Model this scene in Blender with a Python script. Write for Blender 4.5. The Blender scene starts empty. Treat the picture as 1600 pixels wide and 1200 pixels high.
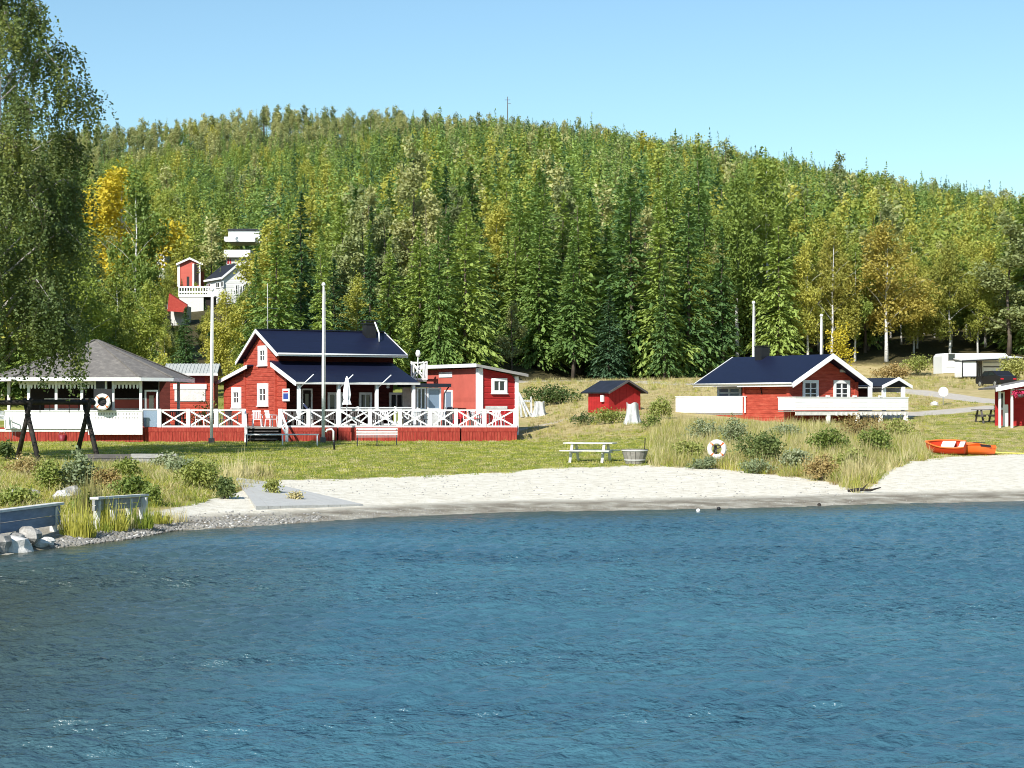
import bpy, math, random
import numpy as np
from mathutils import Vector, Matrix

# ------------------------------------------------------------------ camera, sky, sun
S = bpy.context.scene
COL = S.collection
PI = math.pi
F = 3000.0            # focal length in pixels of the 1600 px wide photograph
CAMZ = 3.0            # eye height over the lake
HOR = 632.0           # row of the horizon
cd = bpy.data.cameras.new('camera'); cam = bpy.data.objects.new('camera', cd); COL.objects.link(cam)
cam.location = (0, 0, CAMZ); cam.rotation_euler = (PI/2, 0, 0)
cd.sensor_width = 36; cd.lens = F/1600*36; cd.shift_y = (HOR-600)/1600
cd.clip_start = 0.5; cd.clip_end = 6000
S.camera = cam

SUN_AZ = 26.0         # degrees left of straight behind the camera
SUN_EL = 37.0
sv = Vector((-math.sin(math.radians(SUN_AZ))*math.cos(math.radians(SUN_EL)),
             -math.cos(math.radians(SUN_AZ))*math.cos(math.radians(SUN_EL)), math.sin(math.radians(SUN_EL))))
sl = bpy.data.lights.new('sun', 'SUN'); sun = bpy.data.objects.new('sun', sl); COL.objects.link(sun)
sl.energy = 5.0; sl.angle = math.radians(0.5); sl.color = (1.0, 0.965, 0.90)
sun.rotation_euler = sv.to_track_quat('Z', 'Y').to_euler(); sun.location = (-20, -20, 60)

W = bpy.data.worlds.new('World'); S.world = W; W.use_nodes = True
nt = W.node_tree; nt.nodes.clear()
sky = nt.nodes.new('ShaderNodeTexSky'); sky.sky_type = 'NISHITA'; sky.sun_disc = False
sky.sun_elevation = math.radians(SUN_EL); sky.sun_rotation = math.atan2(sv.x, sv.y)
sky.air_density = 1.0; sky.dust_density = 0.3; sky.ozone_density = 0.8; sky.altitude = 100
bgn = nt.nodes.new('ShaderNodeBackground'); bgn.inputs['Strength'].default_value = 0.102
won = nt.nodes.new('ShaderNodeOutputWorld')
tint = nt.nodes.new('ShaderNodeMixRGB'); tint.blend_type = 'MULTIPLY'; tint.inputs[0].default_value = 1; tint.inputs[2].default_value = (.84, 1.035, 1.07, 1)
nt.links.new(sky.outputs[0], tint.inputs[1]); nt.links.new(tint.outputs[0], bgn.inputs[0]); nt.links.new(bgn.outputs[0], won.inputs[0])
S.view_settings.view_transform = 'Standard'; S.view_settings.look = 'None'
S.view_settings.exposure = 0.45; S.view_settings.gamma = 1.0
S.cycles.filter_width = 1.0; S.cycles.max_bounces = 6; S.cycles.transparent_max_bounces = 4; S.cycles.diffuse_bounces = 2
S.cycles.glossy_bounces = 3; S.cycles.transmission_bounces = 3; S.cycles.caustics_reflective = False; S.cycles.caustics_refractive = False

R = random.Random(11)
RN = np.random.default_rng(11)

def atx(px, D): return (px-800.0)/F*D
def atz(py, D): return CAMZ+(HOR-py)/F*D
def prj(x, y, z): return 800+x/y*F, HOR-(z-CAMZ)/y*F

# ------------------------------------------------------------------ object helpers
def tag(o, label=None, cat=None, group=None, kind=None):
    if label: o['label'] = label
    if cat: o['category'] = cat
    if group: o['group'] = group
    if kind: o['kind'] = kind
    return o
def empty(name, loc, rz=0, label=None, cat=None, group=None):
    o = bpy.data.objects.new(name, None); COL.objects.link(o)
    o.location = loc; o.rotation_euler = (0, 0, rz); o.empty_display_size = .3
    return tag(o, label, cat, group)
def kids(o): return [c for c in ALLK.get(o.name, [])]
ALLK = {}
def link(o, parent=None):
    COL.objects.link(o)
    if parent is not None:
        o.parent = parent; ALLK.setdefault(parent.name, []).append(o)
    return o
def copy_tree(o, parent=None):
    c = o.copy(); link(c, parent)
    for ch in list(ALLK.get(o.name, [])): copy_tree(ch, c)
    return c
def fast_mesh(name, V, Fc, mats, smooth=False, midx=None, cols=None):
    V = np.asarray(V, dtype=np.float32); Fc = np.asarray(Fc, dtype=np.int32)
    me = bpy.data.meshes.new(name); k = Fc.shape[1]; n = Fc.shape[0]
    me.vertices.add(len(V)); me.vertices.foreach_set('co', V.ravel())
    me.loops.add(n*k); me.loops.foreach_set('vertex_index', Fc.ravel())
    me.polygons.add(n); me.polygons.foreach_set('loop_start', np.arange(0, n*k, k, dtype=np.int32))
    if smooth: me.polygons.foreach_set('use_smooth', np.ones(n, dtype=bool))
    for m in (mats if isinstance(mats, (list, tuple)) else [mats]): me.materials.append(m)
    if midx is not None: me.polygons.foreach_set('material_index', np.asarray(midx, dtype=np.int32))
    if cols is not None:
        for nm, c in cols.items():
            a = me.color_attributes.new(nm, 'FLOAT_COLOR', 'POINT'); a.data.foreach_set('color', np.asarray(c, dtype=np.float32).ravel())
    me.update(calc_edges=True)
    return me
def mobj(name, me, parent=None, loc=None):
    o = bpy.data.objects.new(name, me)
    if loc is not None: o.location = loc
    return link(o, parent)

class MB:
    def __init__(s): s.v = []; s.f = []; s.m = []; s.sm = []
    def add(s, vs, fs, m=0, sm=False):
        b = len(s.v); s.v += [tuple(v) for v in vs]; s.f += [tuple(i+b for i in f) for f in fs]
        s.m += [m]*len(fs); s.sm += [sm]*len(fs); return s
    def box(s, c, d, rz=0, m=0, rot=None):
        x, y, z = d[0]/2, d[1]/2, d[2]/2
        M = rot if rot is not None else Matrix.Rotation(rz, 3, 'Z'); c = Vector(c)
        vs = [c+M@Vector((sx*x, sy*y, sz*z)) for sx in (-1, 1) for sy in (-1, 1) for sz in (-1, 1)]
        return s.add(vs, [(0, 1, 3, 2), (4, 6, 7, 5), (0, 4, 5, 1), (2, 3, 7, 6), (0, 2, 6, 4), (1, 5, 7, 3)], m)
    def box2(s, a, b, m=0):
        return s.box([(a[i]+b[i])/2 for i in range(3)], [abs(b[i]-a[i]) for i in range(3)], m=m)
    def beam(s, p, q, w, h, up=(0, 0, 1), m=0):
        p = Vector(p); q = Vector(q); d = q-p; L = d.length; x = d/L
        up = Vector(up); y = up.cross(x)
        if y.length < 1e-4: y = Vector((1, 0, 0)).cross(x)
        y.normalize(); z = x.cross(y)
        M = Matrix((x, y, z)).transposed()
        return s.box((p+q)/2, (L, w, h), rot=M, m=m)
    def tube(s, pts, rad, n=7, cap=True, m=0):
        pts = [Vector(p) for p in pts]
        if not hasattr(rad, '__len__'): rad = [rad]*len(pts)
        vs = []; prev = None
        for i, p in enumerate(pts):
            d = (pts[min(i+1, len(pts)-1)]-pts[max(i-1, 0)]).normalized()
            a = prev if prev is not None else (Vector((1, 0, 0)) if abs(d.x) < .8 else Vector((0, 1, 0)))
            u = (a-d*a.dot(d)).normalized(); prev = u; w = d.cross(u)
            for k in range(n):
                t = 2*PI*k/n; vs.append(p+(u*math.cos(t)+w*math.sin(t))*rad[i])
        fs = []
        for i in range(len(pts)-1):
            for k in range(n):
                a, b = i*n+k, i*n+(k+1) % n; fs.append((a, b, b+n, a+n))
        s.add(vs, fs, m, True)
        if cap:
            b = len(s.v)-len(vs)
            s.f += [tuple(b+k for k in range(n))[::-1], tuple(b+(len(pts)-1)*n+k for k in range(n))]; s.m += [m]*2; s.sm += [False]*2
        return s
    def lathe(s, prof, c=(0, 0, 0), n=20, m=0):
        c = Vector(c); vs = []; fs = []
        for r, z in prof:
            for k in range(n):
                t = 2*PI*k/n; vs.append(c+Vector((r*math.cos(t), r*math.sin(t), z)))
        for i in range(len(prof)-1):
            for k in range(n):
                a, b = i*n+k, i*n+(k+1) % n; fs.append((a, b, b+n, a+n))
        return s.add(vs, fs, m, True)
    def prism(s, poly, ext, m=0):
        n = len(poly); poly = [Vector(p) for p in poly]; e = Vector(ext)
        vs = poly+[p+e for p in poly]
        fs = [tuple(range(n))[::-1], tuple(range(n, 2*n))]+[(i, (i+1) % n, n+(i+1) % n, n+i) for i in range(n)]
        return s.add(vs, fs, m)
    def build(s, name, mat, parent=None, loc=None):
        me = bpy.data.meshes.new(name); me.from_pydata(s.v, [], s.f)
        for q in (mat if isinstance(mat, (list, tuple)) else [mat]): me.materials.append(q)
        if any(s.m): me.polygons.foreach_set('material_index', s.m)
        if any(s.sm): me.polygons.foreach_set('use_smooth', s.sm)
        import bmesh
        bm = bmesh.new(); bm.from_mesh(me); bmesh.ops.recalc_face_normals(bm, faces=bm.faces); bm.to_mesh(me); bm.free()
        me.update()
        return mobj(name, me, parent, loc)

# ------------------------------------------------------------------ materials
def nodemat(name):
    m = bpy.data.materials.new(name); m.use_nodes = True; t = m.node_tree
    b = t.nodes['Principled BSDF']; return m, t, b, t.links
def ramp(t, stops, fac=None):
    r = t.nodes.new('ShaderNodeValToRGB')
    while len(r.color_ramp.elements) < len(stops): r.color_ramp.elements.new(.5)
    for e, (p, c) in zip(r.color_ramp.elements, stops):
        e.position = p; e.color = (c[0], c[1], c[2], 1)
    if fac is not None: t.links.new(fac, r.inputs[0])
    return r
def noise(t, scale, detail=4, rough=.6, vec=None, stretch=None):
    n = t.nodes.new('ShaderNodeTexNoise'); n.inputs['Scale'].default_value = scale
    n.inputs['Detail'].default_value = detail; n.inputs['Roughness'].default_value = rough
    if vec is not None:
        if stretch:
            mp = t.nodes.new('ShaderNodeMapping'); mp.inputs['Scale'].default_value = stretch
            t.links.new(vec, mp.inputs[0]); t.links.new(mp.outputs[0], n.inputs[0])
        else: t.links.new(vec, n.inputs[0])
    return n
def mulc(c, k): return tuple(min(1, x*k) for x in c)
def surf(name, c, rough=.6, var=.25, scale=3.0, bump=.2, bscale=None, stretch=None, c2=None, spec=.4, metal=0, bd=.01):
    m, t, b, L = nodemat(name)
    tc = t.nodes.new('ShaderNodeTexCoord')
    n = noise(t, scale, 5, .65, tc.outputs['Object'], stretch)
    r = ramp(t, [(.3, mulc(c, 1-var)), (.52, c), (.75, c2 if c2 else mulc(c, 1+var))], n.outputs['Fac'])
    L.new(r.outputs[0], b.inputs['Base Color'])
    b.inputs['Roughness'].default_value = rough; b.inputs['Specular IOR Level'].default_value = spec; b.inputs['Metallic'].default_value = metal
    if bump:
        n2 = noise(t, bscale or scale*6, 4, .6, tc.outputs['Object'], stretch)
        bp = t.nodes.new('ShaderNodeBump'); bp.inputs['Strength'].default_value = bump; bp.inputs['Distance'].default_value = bd
        L.new(n2.outputs['Fac'], bp.inputs['Height']); L.new(bp.outputs[0], b.inputs['Normal'])
    return m
M = {}
M['red'] = surf('falu_red_wood', (.42, .068, .042), .75, .32, 1.6, .35, 14, (1, 1, 5), c2=(.50, .12, .075), spec=.2)
M['reddark'] = surf('dark_stained_wood', (.075, .016, .012), .8, .3, 2, .3, 14, (1, 1, 4), spec=.15)  # red wood darkened to carry eave and porch shade in its colour
M['red_deep'] = surf('deep_red_wood', (.36, .022, .022), .7, .2, 2, .3, 14, (1, 1, 4), spec=.2)
M['salmon'] = surf('faded_red_panel', (.50, .115, .085), .8, .10, 1.2, .15, 20, spec=.2)  # lighter, pinker red than the plain boards
M['redskirt'] = surf('red_skirt_boards', (.31, .042, .030), .8, .35, 2.5, .3, 12, (6, 6, 1), c2=(.40, .10, .06), spec=.15)
M['white'] = surf('white_paint', (.80, .80, .79), .5, .06, 3, .12, 20, spec=.4)
M['whitewood'] = surf('white_painted_boards', (.79, .785, .76), .6, .09, 4, .25, 18, (1, 1, 4), spec=.3)
M['offwhite'] = surf('weathered_white', (.62, .61, .57), .7, .2, 5, .3, 22, c2=(.75, .74, .70))
M['plastic'] = surf('white_plastic', (.80, .80, .80), .3, .03, 3, 0)
M['roof'] = surf('blue_black_metal_roof', (.007, .010, .030), .5, .25, 1.3, .25, 5, (1, 6, 6), spec=.35)
M['roofdark'] = surf('black_tar_roof', (.016, .019, .030), .6, .3, 2, .3, 20)
M['roofgrey'] = surf('grey_felt_shingle', (.165, .150, .135), .85, .25, 3.5, .5, 30, c2=(.26, .235, .205))
M['roofpale'] = surf('pale_corrugated_roof', (.42, .43, .40), .6, .25, 3, .3, 12, (8, 1, 1))
M['grey'] = surf('grey_weathered_wood', (.30, .29, .27), .8, .25, 3, .4, 16, (1, 6, 6))
M['greydark'] = surf('dark_weathered_wood', (.10, .09, .085), .85, .3, 3, .4, 14, (1, 6, 6))
M['palegrey'] = surf('bleached_planks', (.46, .45, .42), .8, .2, 3, .4, 16, (1, 6, 6))
M['log'] = surf('black_brown_log', (.022, .017, .014), .8, .4, 4, .5, 18, c2=(.06, .048, .04))
M['deck'] = surf('deck_boards', (.27, .25, .22), .8, .25, 3, .4, 16, (1, 6, 6))
M['bluegrey'] = surf('blue_grey_board', (.13, .19, .30), .6, .25, 2.5, .35, 14, (1, 1, 6), c2=(.20, .26, .36))
M['black'] = surf('black_metal', (.012, .012, .014), .5, .2, 3, 0)
M['steel'] = surf('galvanised_steel', (.55, .56, .57), .35, .1, 4, .05, metal=.7)
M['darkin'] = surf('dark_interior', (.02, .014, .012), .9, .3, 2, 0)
M['orange'] = surf('orange_plastic', (.78, .14, .022), .4, .12, 3, .05)
M['redorange'] = surf('red_orange_hull', (.62, .050, .016), .4, .15, 3, .05)
M['pinkred'] = surf('red_plastic', (.50, .015, .025), .45, .1, 3, 0)
M['yellow'] = surf('yellow_hose', (.62, .55, .12), .5, .1, 3, 0)
M['brownred'] = surf('wine_sign', (.22, .018, .028), .5, .1, 3, 0)
M['concrete'] = surf('pale_concrete', (.44, .43, .40), .85, .15, 3, .3, 20)
M['rock'] = surf('grey_rock', (.30, .285, .26), .9, .35, 4, .7, 12, c2=(.55, .53, .49), bd=.03)
M['rockwhite'] = surf('pale_rock', (.60, .58, .54), .9, .2, 5, .6, 12, bd=.03)
M['bark'] = surf('spruce_bark', (.11, .085, .065), .9, .4, 5, .6, 14, (1, 1, .3))
M['deadwood'] = surf('grey_dead_wood', (.34, .32, .29), .9, .3, 5, .4, 14, (1, 1, .3))
M['limewash'] = surf('limewashed_stump', (.50, .51, .50), .9, .55, 6, .7, 10, (1, 1, .25), c2=(.78, .78, .76), bd=.04)
M['blue'] = surf('blue_print', (.03, .07, .32), .4, .1, 3, 0)
M['navy'] = surf('navy_cloth', (.012, .022, .07), .7, .2, 3, 0)
M['flower'] = surf('pink_flowers', (.55, .03, .10), .6, .4, 20, 0)
M['rubber'] = surf('black_rubber', (.015, .015, .015), .8, .2, 5, 0)
M['caravan'] = surf('caravan_white', (.76, .77, .77), .35, .04, 1, 0)

def glassmat():
    m, t, b, L = nodemat('dark_window_glass')
    b.inputs['Base Color'].default_value = (.02, .026, .03, 1); b.inputs['Roughness'].default_value = .06
    b.inputs['Specular IOR Level'].default_value = .8; return m
M['glass'] = glassmat()
def glassmat2():
    m, t, b, L = nodemat('pale_window_glass')
    b.inputs['Base Color'].default_value = (.20, .27, .36, 1); b.inputs['Roughness'].default_value = .08
    b.inputs['Specular IOR Level'].default_value = .8; return m
M['glassblue'] = glassmat2()
def birchbark():
    m, t, b, L = nodemat('birch_bark'); tc = t.nodes.new('ShaderNodeTexCoord')
    n = noise(t, 4, 5, .7, tc.outputs['Object'], (1, 1, 3))
    r = ramp(t, [(.36, (.03, .025, .02)), (.44, (.55, .53, .49)), (.8, (.72, .70, .66))], n.outputs['Fac'])
    L.new(r.outputs[0], b.inputs['Base Color']); b.inputs['Roughness'].default_value = .8; return m
M['birch'] = birchbark()

def leafmat(name, stops, nscale=.6, rnd=.55, trans=.25, ttint=(1.3, 1.25, .5), rough=.55):
    """foliage: colour of its own from a per-tree random number and clumpy noise; some light passes through."""
    m, t, b, L = nodemat(name)
    oi = t.nodes.new('ShaderNodeObjectInfo'); tc = t.nodes.new('ShaderNodeTexCoord')
    n = noise(t, nscale, 3, .7, tc.outputs['Object'])
    a = t.nodes.new('ShaderNodeMath'); a.operation = 'MULTIPLY'; L.new(oi.outputs['Random'], a.inputs[0]); a.inputs[1].default_value = rnd
    c = t.nodes.new('ShaderNodeMath'); c.operation = 'MULTIPLY_ADD'; L.new(n.outputs['Fac'], c.inputs[0]); c.inputs[1].default_value = 1-rnd*.7
    L.new(a.outputs[0], c.inputs[2])
    r = ramp(t, stops, c.outputs[0])
    L.new(r.outputs[0], b.inputs['Base Color']); b.inputs['Roughness'].default_value = rough; b.inputs['Specular IOR Level'].default_value = .25
    if trans:
        tr = t.nodes.new('ShaderNodeBsdfTranslucent'); mx = t.nodes.new('ShaderNodeMixShader'); mx.inputs[0].default_value = trans
        mu = t.nodes.new('ShaderNodeMixRGB'); mu.blend_type = 'MULTIPLY'; mu.inputs[0].default_value = 1; mu.inputs[2].default_value = (*ttint, 1)
        L.new(r.outputs[0], mu.inputs[1]); L.new(mu.outputs[0], tr.inputs[0])
        out = t.nodes['Material Output']; L.new(b.outputs[0], mx.inputs[1]); L.new(tr.outputs[0], mx.inputs[2]); L.new(mx.outputs[0], out.inputs[0])
    return m
M['spruce'] = leafmat('spruce_needles', [(.18, (0.041, 0.093, 0.046)), (.42, (0.096, 0.175, 0.057)), (.62, (0.163, 0.258, 0.067)), (.88, (0.294, 0.378, 0.093))], .35, .75)
M['sprucefar'] = leafmat('far_spruce_needles', [(.18, (0.043, 0.103, 0.057)), (.42, (0.100, 0.187, 0.065)), (.62, (0.180, 0.285, 0.079)), (.88, (0.319, 0.419, 0.116))], .25, .9)
M['bluespruce'] = leafmat('blue_spruce_needles', [(.2, (.05, .10, .055)), (.8, (.11, .19, .09))], .5, .2)
M['pine'] = leafmat('pine_needles', [(.2, (0.149, 0.181, 0.078)), (.5, (0.285, 0.322, 0.131)), (.8, (0.434, 0.428, 0.185))], .4, .7)
M['leafgreen'] = leafmat('birch_leaves_green', [(.2, (0.131, 0.205, 0.046)), (.5, (0.263, 0.321, 0.064)), (.85, (0.434, 0.410, 0.082))], .5, .6)
M['leafyellow'] = leafmat('birch_leaves_yellow', [(.2, (.30, .27, .03)), (.5, (.50, .42, .04)), (.85, (.66, .50, .05))], .5, .3)
M['leafbrown'] = leafmat('birch_leaves_ochre', [(.2, (0.187, 0.220, 0.044)), (.5, (0.308, 0.299, 0.061)), (.8, (0.407, 0.329, 0.077))], .5, .4)
M['leaffront'] = leafmat('weeping_birch_leaves', [(.25, (0.062, 0.102, 0.041)), (.5, (0.136, 0.183, 0.057)), (.66, (0.258, 0.286, 0.080)), (.85, (0.406, 0.339, 0.108))], .45, .05, .3)
M['bush'] = leafmat('willow_leaves', [(.2, (0.120, 0.179, 0.042)), (.5, (0.228, 0.280, 0.066)), (.8, (0.408, 0.403, 0.132))], 2.5, .5)
M['bushdark'] = leafmat('dark_bush_leaves', [(.2, (.035, .065, .022)), (.55, (.085, .13, .04)), (.85, (.20, .24, .08))], 2.5, .4)
M['bushgrey'] = leafmat('grey_green_leaves', [(.2, (0.138, 0.184, 0.103)), (.5, (0.253, 0.299, 0.161)), (.8, (0.414, 0.425, 0.276))], 2.5, .3)
M['grassgreen'] = leafmat('green_grass_blades', [(.2, (0.130, 0.184, 0.028)), (.5, (0.247, 0.299, 0.042)), (.8, (0.442, 0.425, 0.084))], 1.0, .7, .3)
M['grassdry'] = leafmat('dry_grass_blades', [(.2, (.26, .24, .09)), (.5, (.46, .40, .17)), (.8, (.64, .56, .30))], 1.0, .8, .3, (1, .95, .7))
M['grassrust'] = leafmat('rust_brown_weeds', [(.2, (.22, .16, .06)), (.5, (.36, .26, .10)), (.8, (.46, .37, .16))], 1.0, .7, .25, (1, .85, .6))
# ------------------------------------------------------------------ the ground
def pl(points): return [(atx(p, d), d) for p, d in points]
_sh = [(-60, 5), (-40, 14), (-24, 24), (-16, 31.5), (-12.2, 36.2), (-10.2, 38.1), (-9.4, 40.4), (-8.5, 42.7), (-8.0, 45.5), (-6.3, 47.4), (-3.4, 51.1), (0, 53.6), (3.6, 54.5), (7.5, 55.9), (11.6, 58.1), (15.9, 59.6), (30, 62.5), (60, 66), (200, 70), (700, 75)]
_shx = np.array([-700]+[a for a, b in _sh]); _shy = np.array([0]+[b for a, b in _sh])
def vnoise(x, y, sc, seed=0):
    """cheap smooth value noise"""
    x = np.asarray(x)*sc+seed*17.3; y = np.asarray(y)*sc+seed*9.1
    xi = np.floor(x).astype(np.int64); yi = np.floor(y).astype(np.int64); fx = x-xi; fy = y-yi
    fx = fx*fx*(3-2*fx); fy = fy*fy*(3-2*fy)
    def h(a, b):
        n = (a*374761393+b*668265263+seed*1442695) & 0x7fffffff; n = ((n ^ (n >> 13))*1274126177) & 0x7fffffff
        return ((n ^ (n >> 16)) & 0xffff)/65535.0
    return (h(xi, yi)*(1-fx)+h(xi+1, yi)*fx)*(1-fy)+(h(xi, yi+1)*(1-fx)+h(xi+1, yi+1)*fx)*fy
def fbm(x, y, sc, seed=0, o=3):
    return sum(vnoise(x, y, sc*2**i, seed+i)/2**i for i in range(o))/sum(1/2**i for i in range(o))
def shore(x): return np.interp(x, _shx, _shy)
_py = [0, 60, 70, 75, 85, 100, 110, 125, 145, 170]
_pzL = [.2, .45, .64, .72, .90, 1.07, 1.15, 1.9, 3.6, 5.6]
_pyR = [0, 60, 70, 75, 85, 95, 103, 111, 125, 140, 160, 175, 190]
_pzR = [.2, .45, .64, .72, .95, 1.35, 1.75, 2.15, 3.05, 4.05, 5.0, 5.5, 6.2]
_skx = [-400, 0, 160, 250, 430, 600, 800, 900, 1000, 1200, 1400, 1600, 2000]
_sky = [260, 204, 193, 183, 166, 174, 183, 192, 209, 243, 282, 312, 350]
def gz(x, y):
    x = np.asarray(x, dtype=float); y = np.asarray(y, dtype=float)
    s = y-shore(x)
    wr = np.clip((x+1.5)/9.0, 0, 1); wr = wr*wr*(3-2*wr)
    base = np.interp(y, _py, _pzL)*(1-wr)+np.interp(y, _pyR, _pzR)*wr
    px = 800+x/np.maximum(y, 1)*F
    zr = CAMZ+(HOR-(np.interp(px, _skx, _sky)+46))/F*700
    t0 = 160.0+15*wr
    t = (y-t0)/(700.0-t0); tc = np.clip(t, 0, 1)
    p = np.interp(px, [100, 420, 700, 1100, 1600], [1.42, 1.38, 1.05, .95, .9])
    b0 = np.interp(t0, _py, _pzL)*(1-wr)+np.interp(t0, _pyR, _pzR)*wr
    hill = b0+(zr-b0)*tc**p
    hill = hill-np.clip(y-715, 0, None)*.10
    z = np.where(y > t0, hill+(fbm(x, y, .02, 5)-.5)*5*np.clip(t*4, 0, 1), base)
    up = 1-np.exp(-np.clip(s, 0, None)/6.0)
    # undulating meadow
    z = z+(fbm(x, y, .12, 3)-.5)*.22*np.clip((s-6)/12, 0, 1)*np.where(np.abs(x+13) < 16, .3, 1.0)
    bank = np.exp(-((x+11.5)/5.5)**2)*np.exp(-((y-57)/13.0)**2)*.22
    mound = np.exp(-((x-12.5)/5.5)**2)*np.exp(-((y-84)/13.0)**2)*.30
    z = (z+bank+mound)*up
    z = z+(fbm(x, y, .8, 9)-.5)*.05*np.clip(s/3, 0, 1)
    return np.where(s < 0, np.maximum(.10*s, -3.0), z)
def g(x, y): return float(gz(np.array([x]), np.array([y]))[0])
def ground_hit(px, py):
    """distance at which the ground shows at a pixel"""
    ys = np.arange(30, 400, .25); xs = (px-800)/F*ys; zs = CAMZ+(HOR-py)/F*ys
    i = np.argmax(gz(xs, ys) >= zs); return float(ys[i])
def axis(segs):
    out = []
    for a, b, st in segs: out += list(np.arange(a, b-1e-6, st))
    out.append(segs[-1][1]); return np.array(out)
GX = axis([(-700, -200, 25), (-200, -60, 6), (-60, -32, 1.5), (-32, 34, .3), (34, 60, 1.5), (60, 200, 6), (200, 700.1, 25)])
GY = axis([(-60, 10, 10), (10, 36, 1.5), (36, 100, .3), (100, 145, .6), (145, 200, 2), (200, 760, 8), (760, 1500.1, 40)])
XX, YY = np.meshgrid(GX, GY); ZZ = gz(XX, YY)

# edge between sand and grass, seen from the lake (column, row) -> ground
_ed = [(-300, 770), (0, 800), (100, 812), (170, 822), (235, 800), (300, 790), (365, 772), (430, 751), (600, 746), (800, 738), (860, 731), (1000, 727), (1100, 731), (1200, 741), (1290, 752), (1335, 766), (1365, 760), (1385, 738), (1420, 721), (1500, 713), (1600, 709), (1800, 704), (2200, 700)]
_eD = [(p, ground_hit(p, r)) for p, r in _ed]
def edge_d(px): return np.interp(px, [a for a, b in _eD], [b for a, b in _eD])
def seg_dist(x, y, pts):
    d = np.full(np.shape(x), 1e9)
    for (ax, ay), (bx, by) in zip(pts[:-1], pts[1:]):
        vx, vy = bx-ax, by-ay; t = np.clip(((x-ax)*vx+(y-ay)*vy)/(vx*vx+vy*vy), 0, 1)
        d = np.minimum(d, np.hypot(x-ax-t*vx, y-ay-t*vy))
    return d
def hitline(pts):
    o = []
    for p, r in pts:
        D = ground_hit(p, r); o.append((atx(p, D), D))
    return o
ROAD1 = hitline([(1330, 604), (1430, 613), (1500, 621), (1560, 629), (1640, 634), (1800, 640)])
ROAD2 = hitline([(1360, 653), (1440, 647), (1500, 641), (1560, 636), (1640, 637)])
TRACK = hitline([(815, 596), (900, 594), (1000, 597), (1060, 600)])
TRACK2 = hitline([(760, 678), (830, 668), (880, 656), (930, 652)])
def masks(x, y):
    px = 800+x/np.maximum(y, 5)*F
    s = y-shore(x)
    ed = edge_d(px)
    sand = np.clip((ed-y)/2.4+.5, 0, 1)
    road = np.maximum(np.clip((1.5-seg_dist(x, y, ROAD1))/.8+.5, 0, 1), np.clip((1.2-seg_dist(x, y, ROAD2))/.8+.5, 0, 1))
    road = np.maximum(road, .75*np.clip((2.6-seg_dist(x, y, TRACK))/1.5+.5, 0, 1))
    road = np.maximum(road, .55*np.clip((.8-seg_dist(x, y, TRACK2))/.8+.5, 0, 1))
    dry = np.clip((y-88+8*(fbm(x, y, .2, 41)-.5))/16, 0, 1)*np.clip((x+1.5)/3.5, 0, 1)*.75+.18
    dry = np.maximum(dry, .75*np.clip((px-960+160*(fbm(x, y, .25, 44)-.5))/160, 0, 1)*np.clip((y-58)/6, 0, 1))
    k = np.clip((px-1400)/60, 0, 1)*np.clip((122-y)/6, 0, 1)
    dry = dry*(1-k)+.50*k
    dry = np.maximum(dry, .68*np.clip((340-px)/70, 0, 1)*np.clip((74-y)/8, 0, 1))
    wet = np.clip(1-(s-.5)/4.6, 0, 1)
    wet = np.maximum(wet, .62*np.clip((-7.2-x)/2.0, 0, 1)*(s < 14))
    forest = np.clip((y-158)/8, 0, 1)*np.where(px > 1050, np.clip((y-178)/8, 0, 1), 1)
    return sand, road, dry, wet, forest
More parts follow.
